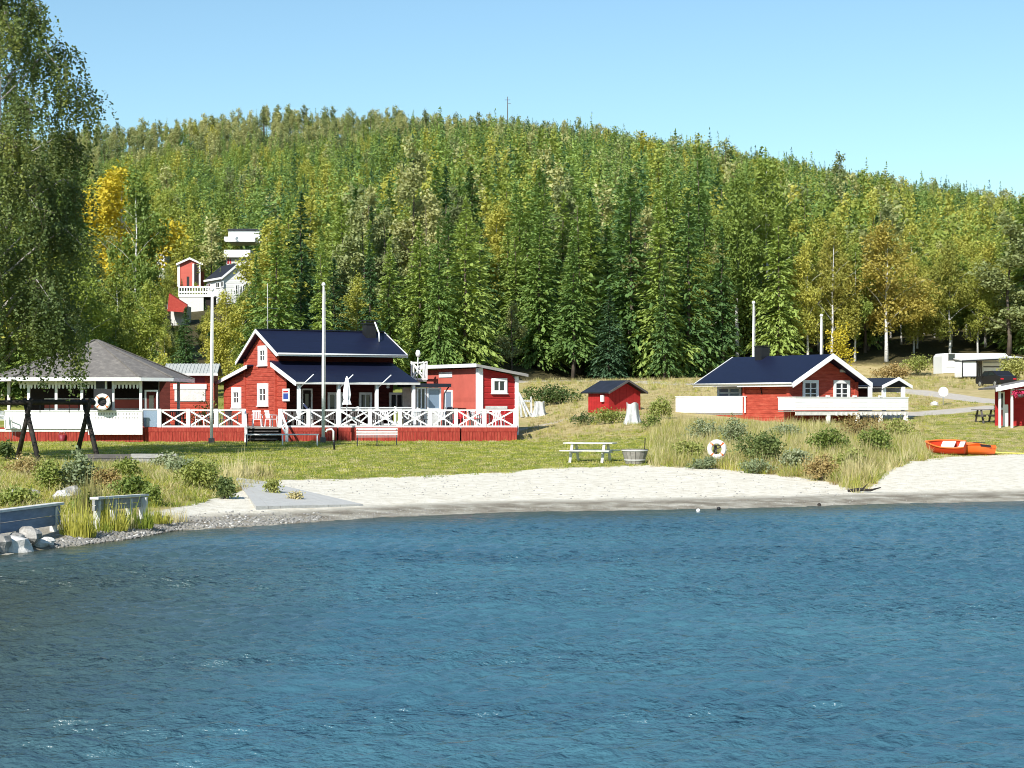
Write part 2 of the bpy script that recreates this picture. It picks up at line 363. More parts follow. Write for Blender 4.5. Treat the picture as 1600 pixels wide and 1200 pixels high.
def terrain_mat():
    m, t, b, L = nodemat('ground_surface')
    A = t.nodes.new('ShaderNodeAttribute'); A.attribute_name = 'mask'; B = t.nodes.new('ShaderNodeAttribute'); B.attribute_name = 'mask2'
    sa = t.nodes.new('ShaderNodeSeparateColor'); L.new(A.outputs['Color'], sa.inputs[0])
    sb = t.nodes.new('ShaderNodeSeparateColor'); L.new(B.outputs['Color'], sb.inputs[0])
    tc = t.nodes.new('ShaderNodeTexCoord'); P = tc.outputs['Object']
    nf = noise(t, 3.0, 6, .7, P); nm = noise(t, .35, 5, .6, P); nfine = noise(t, 14, 4, .7, P); nb = noise(t, 1.1, 4, .6, P)
    def thr(sock, n=nf, sharp=6.0, amp=.5):
        k = t.nodes.new('ShaderNodeMath'); k.operation = 'MULTIPLY_ADD'; L.new(n.outputs['Fac'], k.inputs[0]); k.inputs[1].default_value = amp; k.inputs[2].default_value = -amp/2-.5
        a = t.nodes.new('ShaderNodeMath'); a.operation = 'ADD'; L.new(sock, a.inputs[0]); L.new(k.outputs[0], a.inputs[1])
        c = t.nodes.new('ShaderNodeMath'); c.operation = 'MULTIPLY_ADD'; c.use_clamp = True; L.new(a.outputs[0], c.inputs[0]); c.inputs[1].default_value = sharp; c.inputs[2].default_value = .5
        return c.outputs[0]
    def mix(f, c1, c2):
        x = t.nodes.new('ShaderNodeMixRGB'); L.new(f, x.inputs[0]); L.new(c1, x.inputs[1]); L.new(c2, x.inputs[2]); return x.outputs[0]
    lawn = ramp(t, [(.3, (.18, .21, .035)), (.5, (.27, .28, .060)), (.66, (.37, .34, .11)), (.8, (.43, .36, .16))], nm.outputs['Fac'])
    lawn2 = ramp(t, [(.25, (.11, .15, .02)), (.5, (.21, .235, .045)), (.75, (.36, .33, .12))], nf.outputs['Fac'])
    lm = t.nodes.new('ShaderNodeMixRGB'); lm.inputs[0].default_value = .45; L.new(lawn.outputs[0], lm.inputs[1]); L.new(lawn2.outputs[0], lm.inputs[2])
    dry = ramp(t, [(.25, (.25, .20, .07)), (.45, (.42, .34, .15)), (.6, (.50, .40, .20)), (.8, (.46, .29, .16))], nb.outputs['Fac'])
    road = ramp(t, [(.3, (.42, .37, .31)), (.7, (.58, .53, .46))], nf.outputs['Fac'])
    sand = ramp(t, [(.3, (.54, .48, .37)), (.5, (.73, .675, .56)), (.7, (.82, .78, .68))], nf.outputs['Fac'])
    wet = ramp(t, [(.3, (.16, .135, .10)), (.45, (.25, .22, .17)), (.56, (.36, .33, .265)), (.7, (.52, .48, .40))], nb.outputs['Fac'])
    floor = ramp(t, [(.3, (.035, .032, .015)), (.7, (.10, .085, .035))], nf.outputs['Fac'])
    c = mix(thr(sa.outputs['Blue'], nm, 2.2, 1.5), lm.outputs[0], dry.outputs[0])
    c = mix(thr(sa.outputs['Green'], nf, 3.0, .6), c, road.outputs[0])
    sw = mix(thr(sb.outputs['Red'], nb, 4.0, .55), sand.outputs[0], wet.outputs[0])
    c = mix(thr(sa.outputs['Red'], nf, 7.0, .55), c, sw)
    c = mix(thr(sb.outputs['Green'], nf, 3.0, .6), c, floor.outputs[0])
    L.new(c, b.inputs['Base Color']); b.inputs['Roughness'].default_value = .9; b.inputs['Specular IOR Level'].default_value = .15
    bp = t.nodes.new('ShaderNodeBump'); bp.inputs['Strength'].default_value = .7; bp.inputs['Distance'].default_value = .07
    ad = t.nodes.new('ShaderNodeMath'); ad.operation = 'ADD'; L.new(nf.outputs['Fac'], ad.inputs[0]); L.new(nfine.outputs['Fac'], ad.inputs[1])
    L.new(ad.outputs[0], bp.inputs['Height']); L.new(bp.outputs[0], b.inputs['Normal'])
    return m
M['terrain'] = terrain_mat()
sand, road, dry, wet, forest = masks(XX, YY)
mk = np.stack([sand, road, dry, np.ones_like(sand)], -1).reshape(-1, 4)
mk2 = np.stack([wet, forest, 0*wet, np.ones_like(sand)], -1).reshape(-1, 4)
VV = np.stack([XX, YY, ZZ], -1).reshape(-1, 3)
ny, nx = XX.shape
ii, jj = np.meshgrid(np.arange(ny-1), np.arange(nx-1), indexing='ij'); a = (ii*nx+jj).ravel()
QF = np.stack([a, a+1, a+1+nx, a+nx], -1)
def cellmean(q): return q.ravel()[QF].mean(1)
sF, rF, wF, fF = cellmean(sand), cellmean(road), cellmean(wet), cellmean(forest)
zF = cellmean(ZZ); yF = cellmean(YY); xF = cellmean(XX)
cls = np.zeros(len(QF), dtype=int)                              # 0 meadow and lawn
cls[(sF > .5)] = 1                                             # beach
cls[(cellmean(YY-shore(XX)) < -.6)] = 2                        # lake bed
cls[(rF > .5) & (cls == 0) & (xF > 18)] = 3                    # gravel road
cls[(fF > .5) & (cls == 0)] = 4                                # forest hill
for k, nm in enumerate(['lawn', 'beach', 'lake_bed', 'gravel_road', 'forest_hill']):
    Q = QF[cls == k]; us, inv = np.unique(Q, return_inverse=True)
    me = fast_mesh(nm, VV[us], inv.reshape(-1, 4), M['terrain'], True, cols={'mask': mk[us], 'mask2': mk2[us]})
    tag(mobj(nm, me), kind='structure')

# ------------------------------------------------------------------ the lake
def water_mat():
    m, t, b, L = nodemat('lake_water')
    A = t.nodes.new('ShaderNodeAttribute'); A.attribute_name = 'depth'  # shallow tint near the shore plus a reflection painted into the colour
    tc = t.nodes.new('ShaderNodeTexCoord'); P = tc.outputs['Object']
    big = noise(t, .07, 3, .6, P, (1, 1.6, 1))
    deep = ramp(t, [(.3, (.034, .096, .140)), (.7, (.058, .150, .190))], big.outputs['Fac'])
    mx = t.nodes.new('ShaderNodeMixRGB'); mx.inputs[2].default_value = (.045, .050, .026, 1)
    L.new(A.outputs['Fac'], mx.inputs[0]); L.new(deep.outputs[0], mx.inputs[1]); L.new(mx.outputs[0], b.inputs['Base Color'])
    b.inputs['Roughness'].default_value = .19; b.inputs['IOR'].default_value = 1.33; b.inputs['Specular IOR Level'].default_value = .5
    n1 = noise(t, 5.5, 3, .55, P, (.55, 1, 1)); n2 = noise(t, 16, 3, .6, P, (.6, 1, 1))
    mu = t.nodes.new('ShaderNodeMath'); mu.operation = 'MULTIPLY_ADD'; L.new(n2.outputs['Fac'], mu.inputs[0]); mu.inputs[1].default_value = .4; L.new(n1.outputs['Fac'], mu.inputs[2])
    gust = noise(t, .16, 3, .6, P, (.5, 1.3, 1)); gr = ramp(t, [(.35, (.25,)*3), (.62, (1,)*3)], gust.outputs['Fac'])
    bp = t.nodes.new('ShaderNodeBump'); bp.inputs['Distance'].default_value = .15; L.new(mu.outputs[0], bp.inputs['Height']); L.new(gr.outputs[0], bp.inputs['Strength'])
    L.new(bp.outputs[0], b.inputs['Normal']); return m
M['water'] = water_mat()
WX = axis([(-700, -100, 50), (-100, -24, 4), (-24, -13, 1), (-13, 18, .075), (18, 26, 1), (26, 100, 4), (100, 700.1, 50)])
WY = axis([(-500, -40, 40), (-40, 10, 3), (10, 14, .5), (14, 36, .075), (36, 62, .11), (62, 80, 3)])
wx, wy = np.meshgrid(WX, WY)
wz = np.zeros_like(wx)
for i in range(46):
    lam = float(np.exp(RN.uniform(math.log(.20), math.log(.95)))); th = math.radians(90+RN.normal(8, 26)); k = 2*PI/lam
    am = .0092*lam**.60; ph = RN.uniform(0, 2*PI)
    u = k*(wx*math.cos(th)+wy*math.sin(th))+ph; wz += am*(np.sin(u)+.25*np.cos(2*u))
inside = np.clip((wx+13)/2.5, 0, 1)*np.clip((18-wx)/4.5, 0, 1)*np.clip((wy-14)/1, 0, 1)*np.clip((62-wy), 0, 1)
calm = np.clip((shore(wx)-wy)/9, .12, 1)*(.55+.6*fbm(wx, wy, .09, 21))
wz *= inside*calm
ny, nx = wx.shape
ii, jj = np.meshgrid(np.arange(ny-1), np.arange(nx-1), indexing='ij'); a = (ii*nx+jj).ravel()
shallow_refl = np.clip(1-(shore(wx)-wy)/7.0, 0, 1)**1.3
shallow_refl = np.maximum(shallow_refl, 1.0*np.clip(1-np.hypot((wx+9.0)/6.8, (wy-25)/24.0), 0, 1)**.7)  # dark olive patch painted in for the birch and hill reflection
shallow_refl = shallow_refl.ravel(); dc = np.stack([shallow_refl, shallow_refl, shallow_refl, np.ones_like(shallow_refl)], -1)
me = fast_mesh('lake', np.stack([wx, wy, wz], -1).reshape(-1, 3), np.stack([a, a+1, a+1+nx, a+nx], -1), M['water'], True, cols={'depth': dc})
tag(mobj('lake', me), kind='structure')
# ------------------------------------------------------------------ foliage building blocks
def rbasis(n, rng, tilt=1.0, nrm=None):
    """n random frames (u, v); tilt 0 keeps leaves flat, 1 any direction"""
    if nrm is None: nrm = np.tile([0, 0, 1.0], (n, 1))
    w = nrm+rng.normal(0, 1, (n, 3))*tilt; w /= np.linalg.norm(w, axis=1, keepdims=True)
    a = rng.normal(0, 1, (n, 3)); u = np.cross(w, a); u /= np.linalg.norm(u, axis=1, keepdims=True)
    return u, np.cross(w, u)
def cards(C, su, sv_, rng, tilt=1.0, nrm=None, u=None):
    """diamond shaped leaf clumps at centres C"""
    n = len(C)
    if u is None: U, V2 = rbasis(n, rng, tilt, nrm)
    else:
        U = u/np.linalg.norm(u, axis=1, keepdims=True); a = np.array([0, 0, 1.0])+rng.normal(0, .45*tilt+.01, (n, 3)); V2 = np.cross(U, a); V2 /= np.linalg.norm(V2, axis=1, keepdims=True)
    su = np.broadcast_to(np.asarray(su, float), (n,))[:, None]; sw = np.broadcast_to(np.asarray(sv_, float), (n,))[:, None]
    P = np.stack([C-U*su, C-V2*sw, C+U*su, C+V2*sw], 1).reshape(-1, 3)
    return P, np.arange(4*n).reshape(n, 4)
def join(parts):
    Vs, Fs, o = [], [], 0
    for V, Q in parts: Vs.append(V); Fs.append(Q+o); o += len(V)
    return np.concatenate(Vs), np.concatenate(Fs)
def trunk_mb(H, r0, lean=(0, 0), n=7, seg=6, top=.92, wob=.01, seed=0):
    rr = random.Random(seed); m = MB()
    pts = [(lean[0]*H*t*t+rr.uniform(-1, 1)*H*wob*(i > 0), lean[1]*H*t*t+rr.uniform(-1, 1)*H*wob*(i > 0), H*top*t-.4*(i == 0)) for i, t in enumerate([k/seg for k in range(seg+1)])]
    m.tube(pts, [r0*(1.25 if i == 0 else 1)*(1-.9*i/seg) for i in range(seg+1)], n); return m, pts
def spruce_geo(H, Rb, rows, nb, per, size, seed, z0=.04, gap=.0):
    rng = np.random.default_rng(seed); C = []; U = []; Sz = []
    zs = np.linspace(z0, .985, rows)
    ragged = 1+rng.normal(0, .10, rows)
    for i, t in enumerate(zs):
        r = Rb*((1-t)**.80)*ragged[i]*(1-.35*max(0, .12-t)/.12)+.06
        k = max(3, int(nb*(1-.5*t)))
        for j in range(k):
            a = rng.uniform(0, 2*PI); rb = r*rng.uniform(.72, 1.14); z = t*H+rng.normal(0, H*.006)
            if rng.random() < gap: continue
            m = max(2, int(per*(.35+.65*rb/Rb)))
            s = (np.arange(m)+rng.uniform(0, 1, m))/m*.9+.12
            up = .30*t+.02; dr = .42*(1-t)+.10
            side = rng.normal(0, .10, m)*rb*(1.1-s*.7)
            x = s*rb*math.cos(a)-side*math.sin(a); y = s*rb*math.sin(a)+side*math.cos(a)
            zz = z+rb*(up*s-dr*s*s)+rng.normal(0, .05, m)
            C.append(np.stack([x, y, zz], 1))
            d = np.stack([math.cos(a)-side/rb*math.sin(a)*3, math.sin(a)+side/rb*math.cos(a)*3, (up-2*dr*s)+rng.normal(0, .25, m)], 1)
            U.append(d+rng.normal(0, .3, (m, 3))); Sz.append(size*(.75+.5*rng.random(m))*(.6+.5*rb/Rb))
    C = np.concatenate(C); U = np.concatenate(U); Sz = np.concatenate(Sz)
    V, Q = cards(C, Sz, Sz*.42, rng, .9, u=U)
    # leader shoot
    tip = np.array([[0, 0, H*.985+.1]]); V2, Q2 = cards(np.repeat(tip, 3, 0), H*.022, .10, rng, .2, u=np.array([[0, 0, 1.], [.1, 0, 1], [0, .1, 1]]))
    return join([(V, Q), (V2, Q2)])
def blob_geo(lobes, n, size, seed, shell=.55, droop=.25):
    """leaf clumps gathered in sprays over several uneven lobes: (x, y, z, rx, ry, rz)"""
    rng = np.random.default_rng(seed); C = []
    vol = np.array([l[3]*l[4]*l[5] for l in lobes])**.67; vol /= vol.sum()
    for l, w in zip(lobes, vol):
        k = max(4, int(n*w/9)); d = rng.normal(0, 1, (k, 3)); d /= np.linalg.norm(d, axis=1, keepdims=True)
        rr = shell+(1-shell)*rng.random(k)**.6; rr = rr*(1+.16*np.sin(d[:, 0]*5+l[0]*3)*np.cos(d[:, 2]*4))
        c = d*rr[:, None]*np.array(l[3:6])+np.array(l[:3])
        sp = rng.normal(0, size*1.5, (k, 9, 3)); sp[:, :, 2] -= np.abs(rng.normal(0, size*droop*5, (k, 9)))
        C.append((c[:, None, :]+sp).reshape(-1, 3))
    C = np.concatenate(C)
    s = size*(.6+.8*rng.random(len(C)))
    return cards(C, s, s*.6, rng, 1.0)
def birch_lobes(H, W, seed, base=.30):
    rr = random.Random(seed); L = []
    for i in range(15):
        t = base+(1-base)*(i+.5)/15; w = W*(math.sin(PI*min(1, (t-base)/(1-base)*.80+.20))**.8)
        a = rr.uniform(0, 2*PI); off = w*rr.uniform(.25, .62)
        L.append((math.cos(a)*off, math.sin(a)*off, t*H*.97, w*rr.uniform(.36, .6), w*rr.uniform(.36, .6), H*.075*rr.uniform(.8, 1.3)))
    L.append((0, 0, H*.93, W*.22, W*.22, H*.07))
    return L
def pine_lobes(H, W, seed, base=.45):
    rr = random.Random(seed); L = []
    for i in range(11):
        t = base+(1-base)*(i+.5)/11; w = W*(1-.75*((t-base)/(1-base))**1.6)
        a = rr.uniform(0, 2*PI); off = w*rr.uniform(.3, .75)
        L.append((math.cos(a)*off, math.sin(a)*off, t*H, w*rr.uniform(.3, .55), w*rr.uniform(.3, .55), H*.04*rr.uniform(.8, 1.4)))
    return L
def limbs(m, H, W, base, n, seed, r=.05):
    rr = random.Random(seed)
    for i in range(n):
        t = base+(.95-base)*(i+.5)/n; a = i*2.4+rr.uniform(-.4, .4); w = W*.75*math.sin(PI*min(1, (t-base)/(1-base)*.8+.2))
        m.tube([(0, 0, t*H*.85), (math.cos(a)*w*.5, math.sin(a)*w*.5, t*H*.85+w*.45), (math.cos(a)*w, math.sin(a)*w, t*H*.85+w*.75)], [r*(1.2-t), r*.6*(1.2-t), r*.2], 4, False)

# prototypes: crown mesh and trunk mesh of each kind; every tree shares them
P_SPRUCE = []
for k, (Rb, rows, nb, z0, gp) in enumerate([(2.9, 46, 13, .05, .0), (2.4, 44, 12, .10, .10), (3.3, 46, 13, .03, .06), (2.0, 42, 11, .08, .0), (2.7, 44, 12, .18, .18)]):
    V, Q = spruce_geo(15, Rb, rows+6, nb+1, 16, .25, 100+k, z0, gp)
    cm = fast_mesh('crown', V, Q, M['spruce']); tm = trunk_mb(15, .20, seed=k)[0]
    P_SPRUCE.append((cm, tm))
P_BLUE = [(fast_mesh('crown', *spruce_geo(15, 2.6, 50, 13, 16, .25, 140, .02, 0), M['bluespruce']), trunk_mb(15, .2, seed=9)[0])]
def birch_proto(mat, k, W=3.2, base=.28, n=9000):
    V, Q = blob_geo(birch_lobes(13, W, 200+k, base), n, .125, 300+k)
    cm = fast_mesh('crown', V, Q, mat); m, _ = trunk_mb(13, .17, (.02*(k % 3-1), .01), seg=7, seed=20+k, wob=.006); limbs(m, 13, W, base, 12, k)
    return cm, m
P_BG = [birch_proto(M['leafgreen'], 0, 3.8, .22, 11000), birch_proto(M['leafgreen'], 1, 3.0, .28), birch_proto(M['leafgreen'], 2, 3.4, .18, 10000)]
P_BY = [birch_proto(M['leafyellow'], 3, 3.9, .25, 11000)]
P_BO = [birch_proto(M['leafbrown'], 4, 4.4, .28, 13000), birch_proto(M['leafbrown'], 5, 3.6, .22, 11000)]
def pine_proto(k, W=2.4, base=.42):
    V, Q = blob_geo(pine_lobes(14, W, 400+k, base), 6500, .14, 410+k, .3, .0)
    cm = fast_mesh('crown', V, Q, M['pine']); m, _ = trunk_mb(14, .17, seed=40+k); limbs(m, 14, W, base, 9, 50+k); return cm, m
P_PINE = [pine_proto(0), pine_proto(1, 2.0, .5), pine_proto(2, 3.2, .2)]
_trunkmesh = {}
def tree(kind, protos, idx, x, y, H, wf, label, cat, group, tmat, seed):
    cm, tmb = protos[idx % len(protos)]
    base = 15.0 if kind in ('spruce_tree',) else (13.0 if kind == 'birch_tree' else 14.0)
    key = (kind, id(cm))
    if key not in _trunkmesh:
        o = tmb.build('trunk', tmat); _trunkmesh[key] = o.data; COL.objects.unlink(o); bpy.data.objects.remove(o)
    e = empty(kind, (x, y, g(x, y)-.1), random.Random(seed).uniform(0, 6.28), label, cat, group)
    s = H/base; e.scale = (s*wf, s*wf, s)
    mobj('crown', cm, e); mobj('trunk', _trunkmesh[key], e)
    return e

def scatter(name, protos, P, rot, scl, idx, **tags):
    """many small things as one object: instances of hidden-free meshes on points"""
    n = len(P); me = bpy.data.meshes.new(name); me.vertices.add(n); me.vertices.foreach_set('co', np.asarray(P, dtype=np.float32).ravel())
    a = me.attributes.new('rot', 'FLOAT_VECTOR', 'POINT'); a.data.foreach_set('vector', np.asarray(rot, dtype=np.float32).ravel())
    a = me.attributes.new('scl', 'FLOAT_VECTOR', 'POINT'); a.data.foreach_set('vector', np.asarray(scl, dtype=np.float32).ravel())
    a = me.attributes.new('idx', 'INT', 'POINT'); a.data.foreach_set('value', np.asarray(idx, dtype=np.int32))
    o = mobj(name, me); ng = bpy.data.node_groups.new(name, 'GeometryNodeTree')
    ng.interface.new_socket('Geometry', in_out='INPUT', socket_type='NodeSocketGeometry'); ng.interface.new_socket('Geometry', in_out='OUTPUT', socket_type='NodeSocketGeometry')
    N = ng.nodes; L = ng.links; gi = N.new('NodeGroupInput'); go = N.new('NodeGroupOutput'); jn = N.new('GeometryNodeJoinGeometry')
    def attr(nm, ty):
        q = N.new('GeometryNodeInputNamedAttribute'); q.data_type = ty; q.inputs['Name'].default_value = nm; return q
    ar, asc, ai = attr('rot', 'FLOAT_VECTOR'), attr('scl', 'FLOAT_VECTOR'), attr('idx', 'INT')
    e2r = N.new('FunctionNodeEulerToRotation'); L.new(ar.outputs['Attribute'], e2r.inputs[0])
    for k, pm in enumerate(protos):
        po = bpy.data.objects.new(name+'_kind', pm)
        oi = N.new('GeometryNodeObjectInfo'); oi.inputs['Object'].default_value = po; oi.inputs['As Instance'].default_value = True
        c = N.new('FunctionNodeCompare'); c.data_type = 'INT'; c.operation = 'EQUAL'
        L.new(ai.outputs['Attribute'], c.inputs[2]); c.inputs[3].default_value = k
        ip = N.new('GeometryNodeInstanceOnPoints'); L.new(gi.outputs[0], ip.inputs['Points']); L.new(c.outputs[0], ip.inputs['Selection'])
        L.new(oi.outputs['Geometry'], ip.inputs['Instance']); L.new(e2r.outputs[0], ip.inputs['Rotation']); L.new(asc.outputs['Attribute'], ip.inputs['Scale'])
        L.new(ip.outputs[0], jn.inputs[0])
    L.new(jn.outputs[0], go.inputs[0])
    md = o.modifiers.new('scatter', 'NODES'); md.node_group = ng
    return tag(o, kind='stuff', **tags)

# ------------------------------------------------------------------ the forest
FE = [(-200, 128), (150, 134), (340, 138), (430, 142), (660, 150), (820, 165), (1050, 165), (1150, 170), (1300, 178), (1470, 186), (1600, 184), (2100, 184)]
def fedge(px): return np.interp(px, [a for a, b in FE], [b for a, b in FE])
# open ground in front of the hillside houses: (px0, px1, nearest D, farthest D, row the trees must stay below)
CLEAR = [(277, 318, 150, 300, 436), (320, 386, 150, 292, 444), (354, 400, 292, 352, 378), (352, 390, 150, 330, 408), (278, 334, 150, 284, 474), (262, 296, 150, 262, 492), (240, 256, 250, 312, 404), (318, 345, 140, 200, 700)]
def blocked(px, D, toprow, halfw):
    for a, b, d0, d1, row in CLEAR:
        if d0 < D < d1 and px+halfw > a and px-halfw < b and toprow < row: return True
    return False
TREES = []     # hand placed trees of the forest's front: (px, D, top row, width factor, kind, variant, label)
front = [
 (189, 215, 254, 1.2, 'by', 0, 'golden yellow birch, brightest tree low on the slope left of the hillside houses'),
 (212, 200, 262, .8, 'bg', 1, 'pale green birch just right of the golden yellow birch'),
 (262, 330, 296, 1.1, 'bg', 0, 'light green birch above the small red hillside shed'),
 (182, 162, 405, 1, 'bg', 2, 'yellowish birch at the left edge of the slope over the pavilion roof'),
 (228, 148, 430, 1, 's', 0, 'dark green spruce behind the peak of the grey pavilion roof'),
 (290, 147, 478, 1.1, 's', 2, 'short spruce behind the pale roofed shed'),
 (352, 143, 452, 1.0, 'bg', 2, 'bushy green birch between the first flagpole and the gabled cottage'),
 (432, 146, 352, 1.15, 's', 2, 'broad dark spruce towering behind the gable of the cottage'),
 (400, 152, 395, .85, 's', 4, 'thin ragged spruce behind the aerial mast of the cottage'),
 (470, 150, 425, 1.0, 's', 0, 'spruce behind the cottage ridge left of the second flagpole'),
 (522, 152, 402, 1.1, 's', 2, 'wide spruce behind the cottage ridge right of the second flagpole'),
 (560, 156, 428, 1.0, 'bg', 0, 'olive birch behind the black chimney of the cottage'),
 (608, 154, 372, 1.05, 's', 1, 'tall spruce behind the right end of the cottage roof'),
 (655, 160, 345, 1.05, 's', 0, 'tall spruce above the small balcony of the cottage'),
 (700, 163, 330, 1.1, 's', 2, 'tall full spruce behind the flat roofed red annex'),
 (748, 168, 352, 1.1, 's', 4, 'gappy spruce behind the corner of the flat roofed annex'),
 (800, 168, 470, 1.25, 'pi', 2, 'low bushy pine beside the right end of the flat roofed annex'),
 (842, 172, 330, 1.1, 's', 0, 'tall spruce over the dark hollow in the forest edge'),
 (952, 168, 448, 1.35, 'bl', 0, 'blue green young spruce standing alone at the forest edge above the small hut'),
 (905, 176, 300, 1.0, 's', 1, 'slim spruce right of the dark hollow at the forest edge'),
 (985, 174, 272, 1.15, 's', 2, 'tallest spruce of the forest edge above the small hut'),
 (1030, 172, 318, 1.1, 's', 0, 'spruce at the forest edge left of the rust brown weeds'),
 (1075, 174, 296, 1.05, 's', 2, 'spruce at the forest edge above the rust brown weeds'),
 (1128, 176, 352, 1.0, 's', 1, 'spruce behind the left end of the low cabin roof'),
 (1152, 182, 262, .8, 'bg', 1, 'pale yellow green birch high behind the low cabin roof'),
 (1198, 190, 240, .95, 'bg', 0, 'tall light green birch peeping over the narrow dark spruce'),
 (1216, 178, 322, .95, 's', 2, 'narrow pointed dark spruce behind the chimney of the low cabin'),
 (1262, 180, 372, .85, 'bg', 1, 'slender yellow green birch left of the cabin gable peak'),
 (1300, 182, 352, .85, 'bo', 1, 'ochre tinged birch behind the cabin gable peak'),
 (1336, 184, 378, .8, 'bg', 1, 'thin green birch between the cabin gable and the big ochre birch'),
 (1385, 184, 345, 1.12, 'bo', 0, 'big round ochre brown birch with white trunk right of the low cabin'),
 (1428, 190, 392, .8, 'bg', 2, 'green birch between the two ochre birches'),
 (1484, 188, 372, .95, 'bo', 1, 'pointed ochre birch above the left end of the caravan'),
 (1528, 190, 398, .8, 'bg', 0, 'light green birch above the middle of the caravan'),
 (1576, 187, 335, 1.45, 'pi', 2, 'wide dark pine with spreading layers behind the caravan'),
 (284, 292, 434, .9, 's', 1, 'small spruce hiding the foot of the red hillside shed'),
 (306, 290, 440, 1.0, 'bg', 0, 'small birch in front of the dark doorway of the hillside shed'),
 (347, 276, 456, 1.0, 's', 2, 'small spruce before the side wall of the white hillside house'),
 (377, 272, 446, 1.0, 's', 0, 'spruce standing before the white gable of the hillside house'),
 (394, 282, 408, .8, 'bg', 1, 'slender birch touching the right corner of the white hillside house'),
 (412, 300, 352, 1.0, 's', 2, 'dark spruce across the right half of the upper white house'),
 (440, 310, 340, 1.0, 's', 0, 'dark spruce covering the right end of the upper white house'),
 (236, 296, 404, .9, 's', 1, 'spruce hiding the left half of the white summer house'),
 (262, 290, 412, 1.0, 'bg', 2, 'birch at the right end of the white summer house'),
 (1602, 192, 300, 1.2, 's', 2, 'big spruce at the right edge behind the wide pine'),
]
PK = {'s': ('spruce_tree', P_SPRUCE, 'spruce', 'bark', 'spruces of the forest behind the lake houses'),
      'bl': ('spruce_tree', P_BLUE, 'spruce', 'bark', 'spruces of the forest behind the lake houses'),
      'bg': ('birch_tree', P_BG, 'birch', 'birch', 'birches among the spruces'),
      'by': ('birch_tree', P_BY, 'birch', 'birch', 'birches among the spruces'),
      'bo': ('birch_tree', P_BO, 'birch', 'birch', 'birches among the spruces'),
      'pi': ('pine_tree', P_PINE, 'pine', 'bark', 'pines of the forest edge')}
taken = []
def put(kind, var, x, y, H, wf, label, seed):
    nm, pr, cat, tm, gp = PK[kind]
    tree(nm, pr, var, x, y, H, wf, label, cat, gp, M[tm], seed); taken.append((x, y))
for i, (px, D, top, wf, kd, var, lab) in enumerate(front):
    x = atx(px, D); H = atz(top, D)-g(x, D)
    put(kd, var, x, D, H, wf, lab, 500+i)
# the rest of the forest: positions on a jittered lattice
cand = []
rr = random.Random(77)
y = 130.0
while y < 716:
    st = 4.15+.45*min(1, (y-130)/300)
    x = -.36*y
    while x < .36*y:
        xx = x+rr.uniform(-.45, .45)*st; yy = y+rr.uniform(-.45, .45)*st; x += st
        px = 800+xx/yy*F
        if yy < fedge(px)+rr.uniform(0, 2.5): continue
        if yy < 195 and any((xx-a)**2+(yy-b)**2 < 9 for a, b in taken): continue
        cand.append((xx, yy, px))
    y += st*.92
cand.sort(key=lambda c: c[1])
near, far = [], []
for xx, yy, px in cand:
    z = g(xx, yy); n = vnoise(np.array([xx]), np.array([yy]), .055, 31)[0]; r = rr.random()
    u = (yy-170)/530
    hh = rr.uniform(9, 16)*(1-.28*max(0, min(1, (u-.55)/.3)))
    if yy < 300: hh = rr.uniform(10, 17)
    if 300 < yy < 560 and rr.random() < .08: hh *= 1.08
    kd = 's'
    if u > .74 and r < .30+1.6*(u-.74): kd = 'pi'; hh *= .95
    elif n > .66 and r < .8: kd = 'bg'
    elif r < .085: kd = 'bg'
    elif r < .060: kd = 'bo'
    elif r > .95: kd = 'pi'
    if px > 1120 and px < 1560 and yy < 300 and r < (.62 if px > 1240 else .35): kd = 'bg'
    if 480 < px < 570 and 300 < yy < 420 and r < .6: kd = 'bg'
    if px < 340 and yy < 330 and r < .4: kd = 'bg'
    if 360 < px < 1220 and yy < fedge(px)+9: kd = 's'
    if u > .9 and r < .2: hh *= rr.uniform(1.05, 1.25)
    elif rr.random() < .06: hh *= 1.2
    if px > 1250 and 200 < yy < 480: hh *= 1-.20*min(1, (px-1250)/200)
    if kd in ('bg', 'bo'): hh *= .86
    if 120 < px < 420 and yy < 300: hh *= .62
    half = 2.2/yy*F*.8
    top = HOR-(z+hh-CAMZ)/yy*F
    if blocked(px, yy, top, half):
        ok = False
        for _ in range(3):
            hh *= .62; top = HOR-(z+hh-CAMZ)/yy*F
            if hh < 2.2: break
            if not blocked(px, yy, top, half*.6): ok = True; break
        if not ok: continue
    (near if (len(near) < 330 and 0-half < px < 1600+half) else far).append((xx, yy, z, hh, kd, px))
ORD = ['first', 'second', 'third', 'fourth', 'fifth', 'sixth', 'seventh', 'eighth', 'ninth', 'tenth', 'eleventh', 'twelfth', 'thirteenth', 'fourteenth', 'fifteenth', 'sixteenth', 'seventeenth', 'eighteenth', 'nineteenth', 'twentieth']
ZN = [(200, 'behind the pavilion'), (345, 'above the pale roofed shed'), (505, 'behind the cottage gable'), (660, 'behind the cottage chimney'), (820, 'above the red annex'), (960, 'above the small hut'), (1100, 'between hut and low cabin'), (1240, 'above the left half of the low cabin'), (1380, 'above the low cabin gable'), (1500, 'above the round road sign'), (9999, 'above the caravan')]
AD = {'s': ['full spruce', 'slim spruce', 'broad spruce', 'narrow spruce', 'gappy spruce'], 'bg': ['green birch', 'light narrow birch', 'bushy green birch'], 'bo': ['round ochre birch', 'pointed ochre birch'], 'pi': ['rounded pine', 'small crowned pine', 'wide pine'], 'by': ['yellow birch']}
plan = []
for i, (xx, yy, z, hh, kd, px) in enumerate(near):
    v = rr.randrange(5); w = rr.uniform(.85, 1.2)
    ad = AD[kd][v % len(AD[kd])]; hz = ('tall ' if hh > 13.5 else 'short ' if hh < 9 else '')
    zn = next(n for lim, n in ZN if px < lim); plan.append([hz+ad, zn, px, kd, v, xx, yy, hh, w, i])
plan.sort(key=lambda q: (q[0], q[1], q[2]))
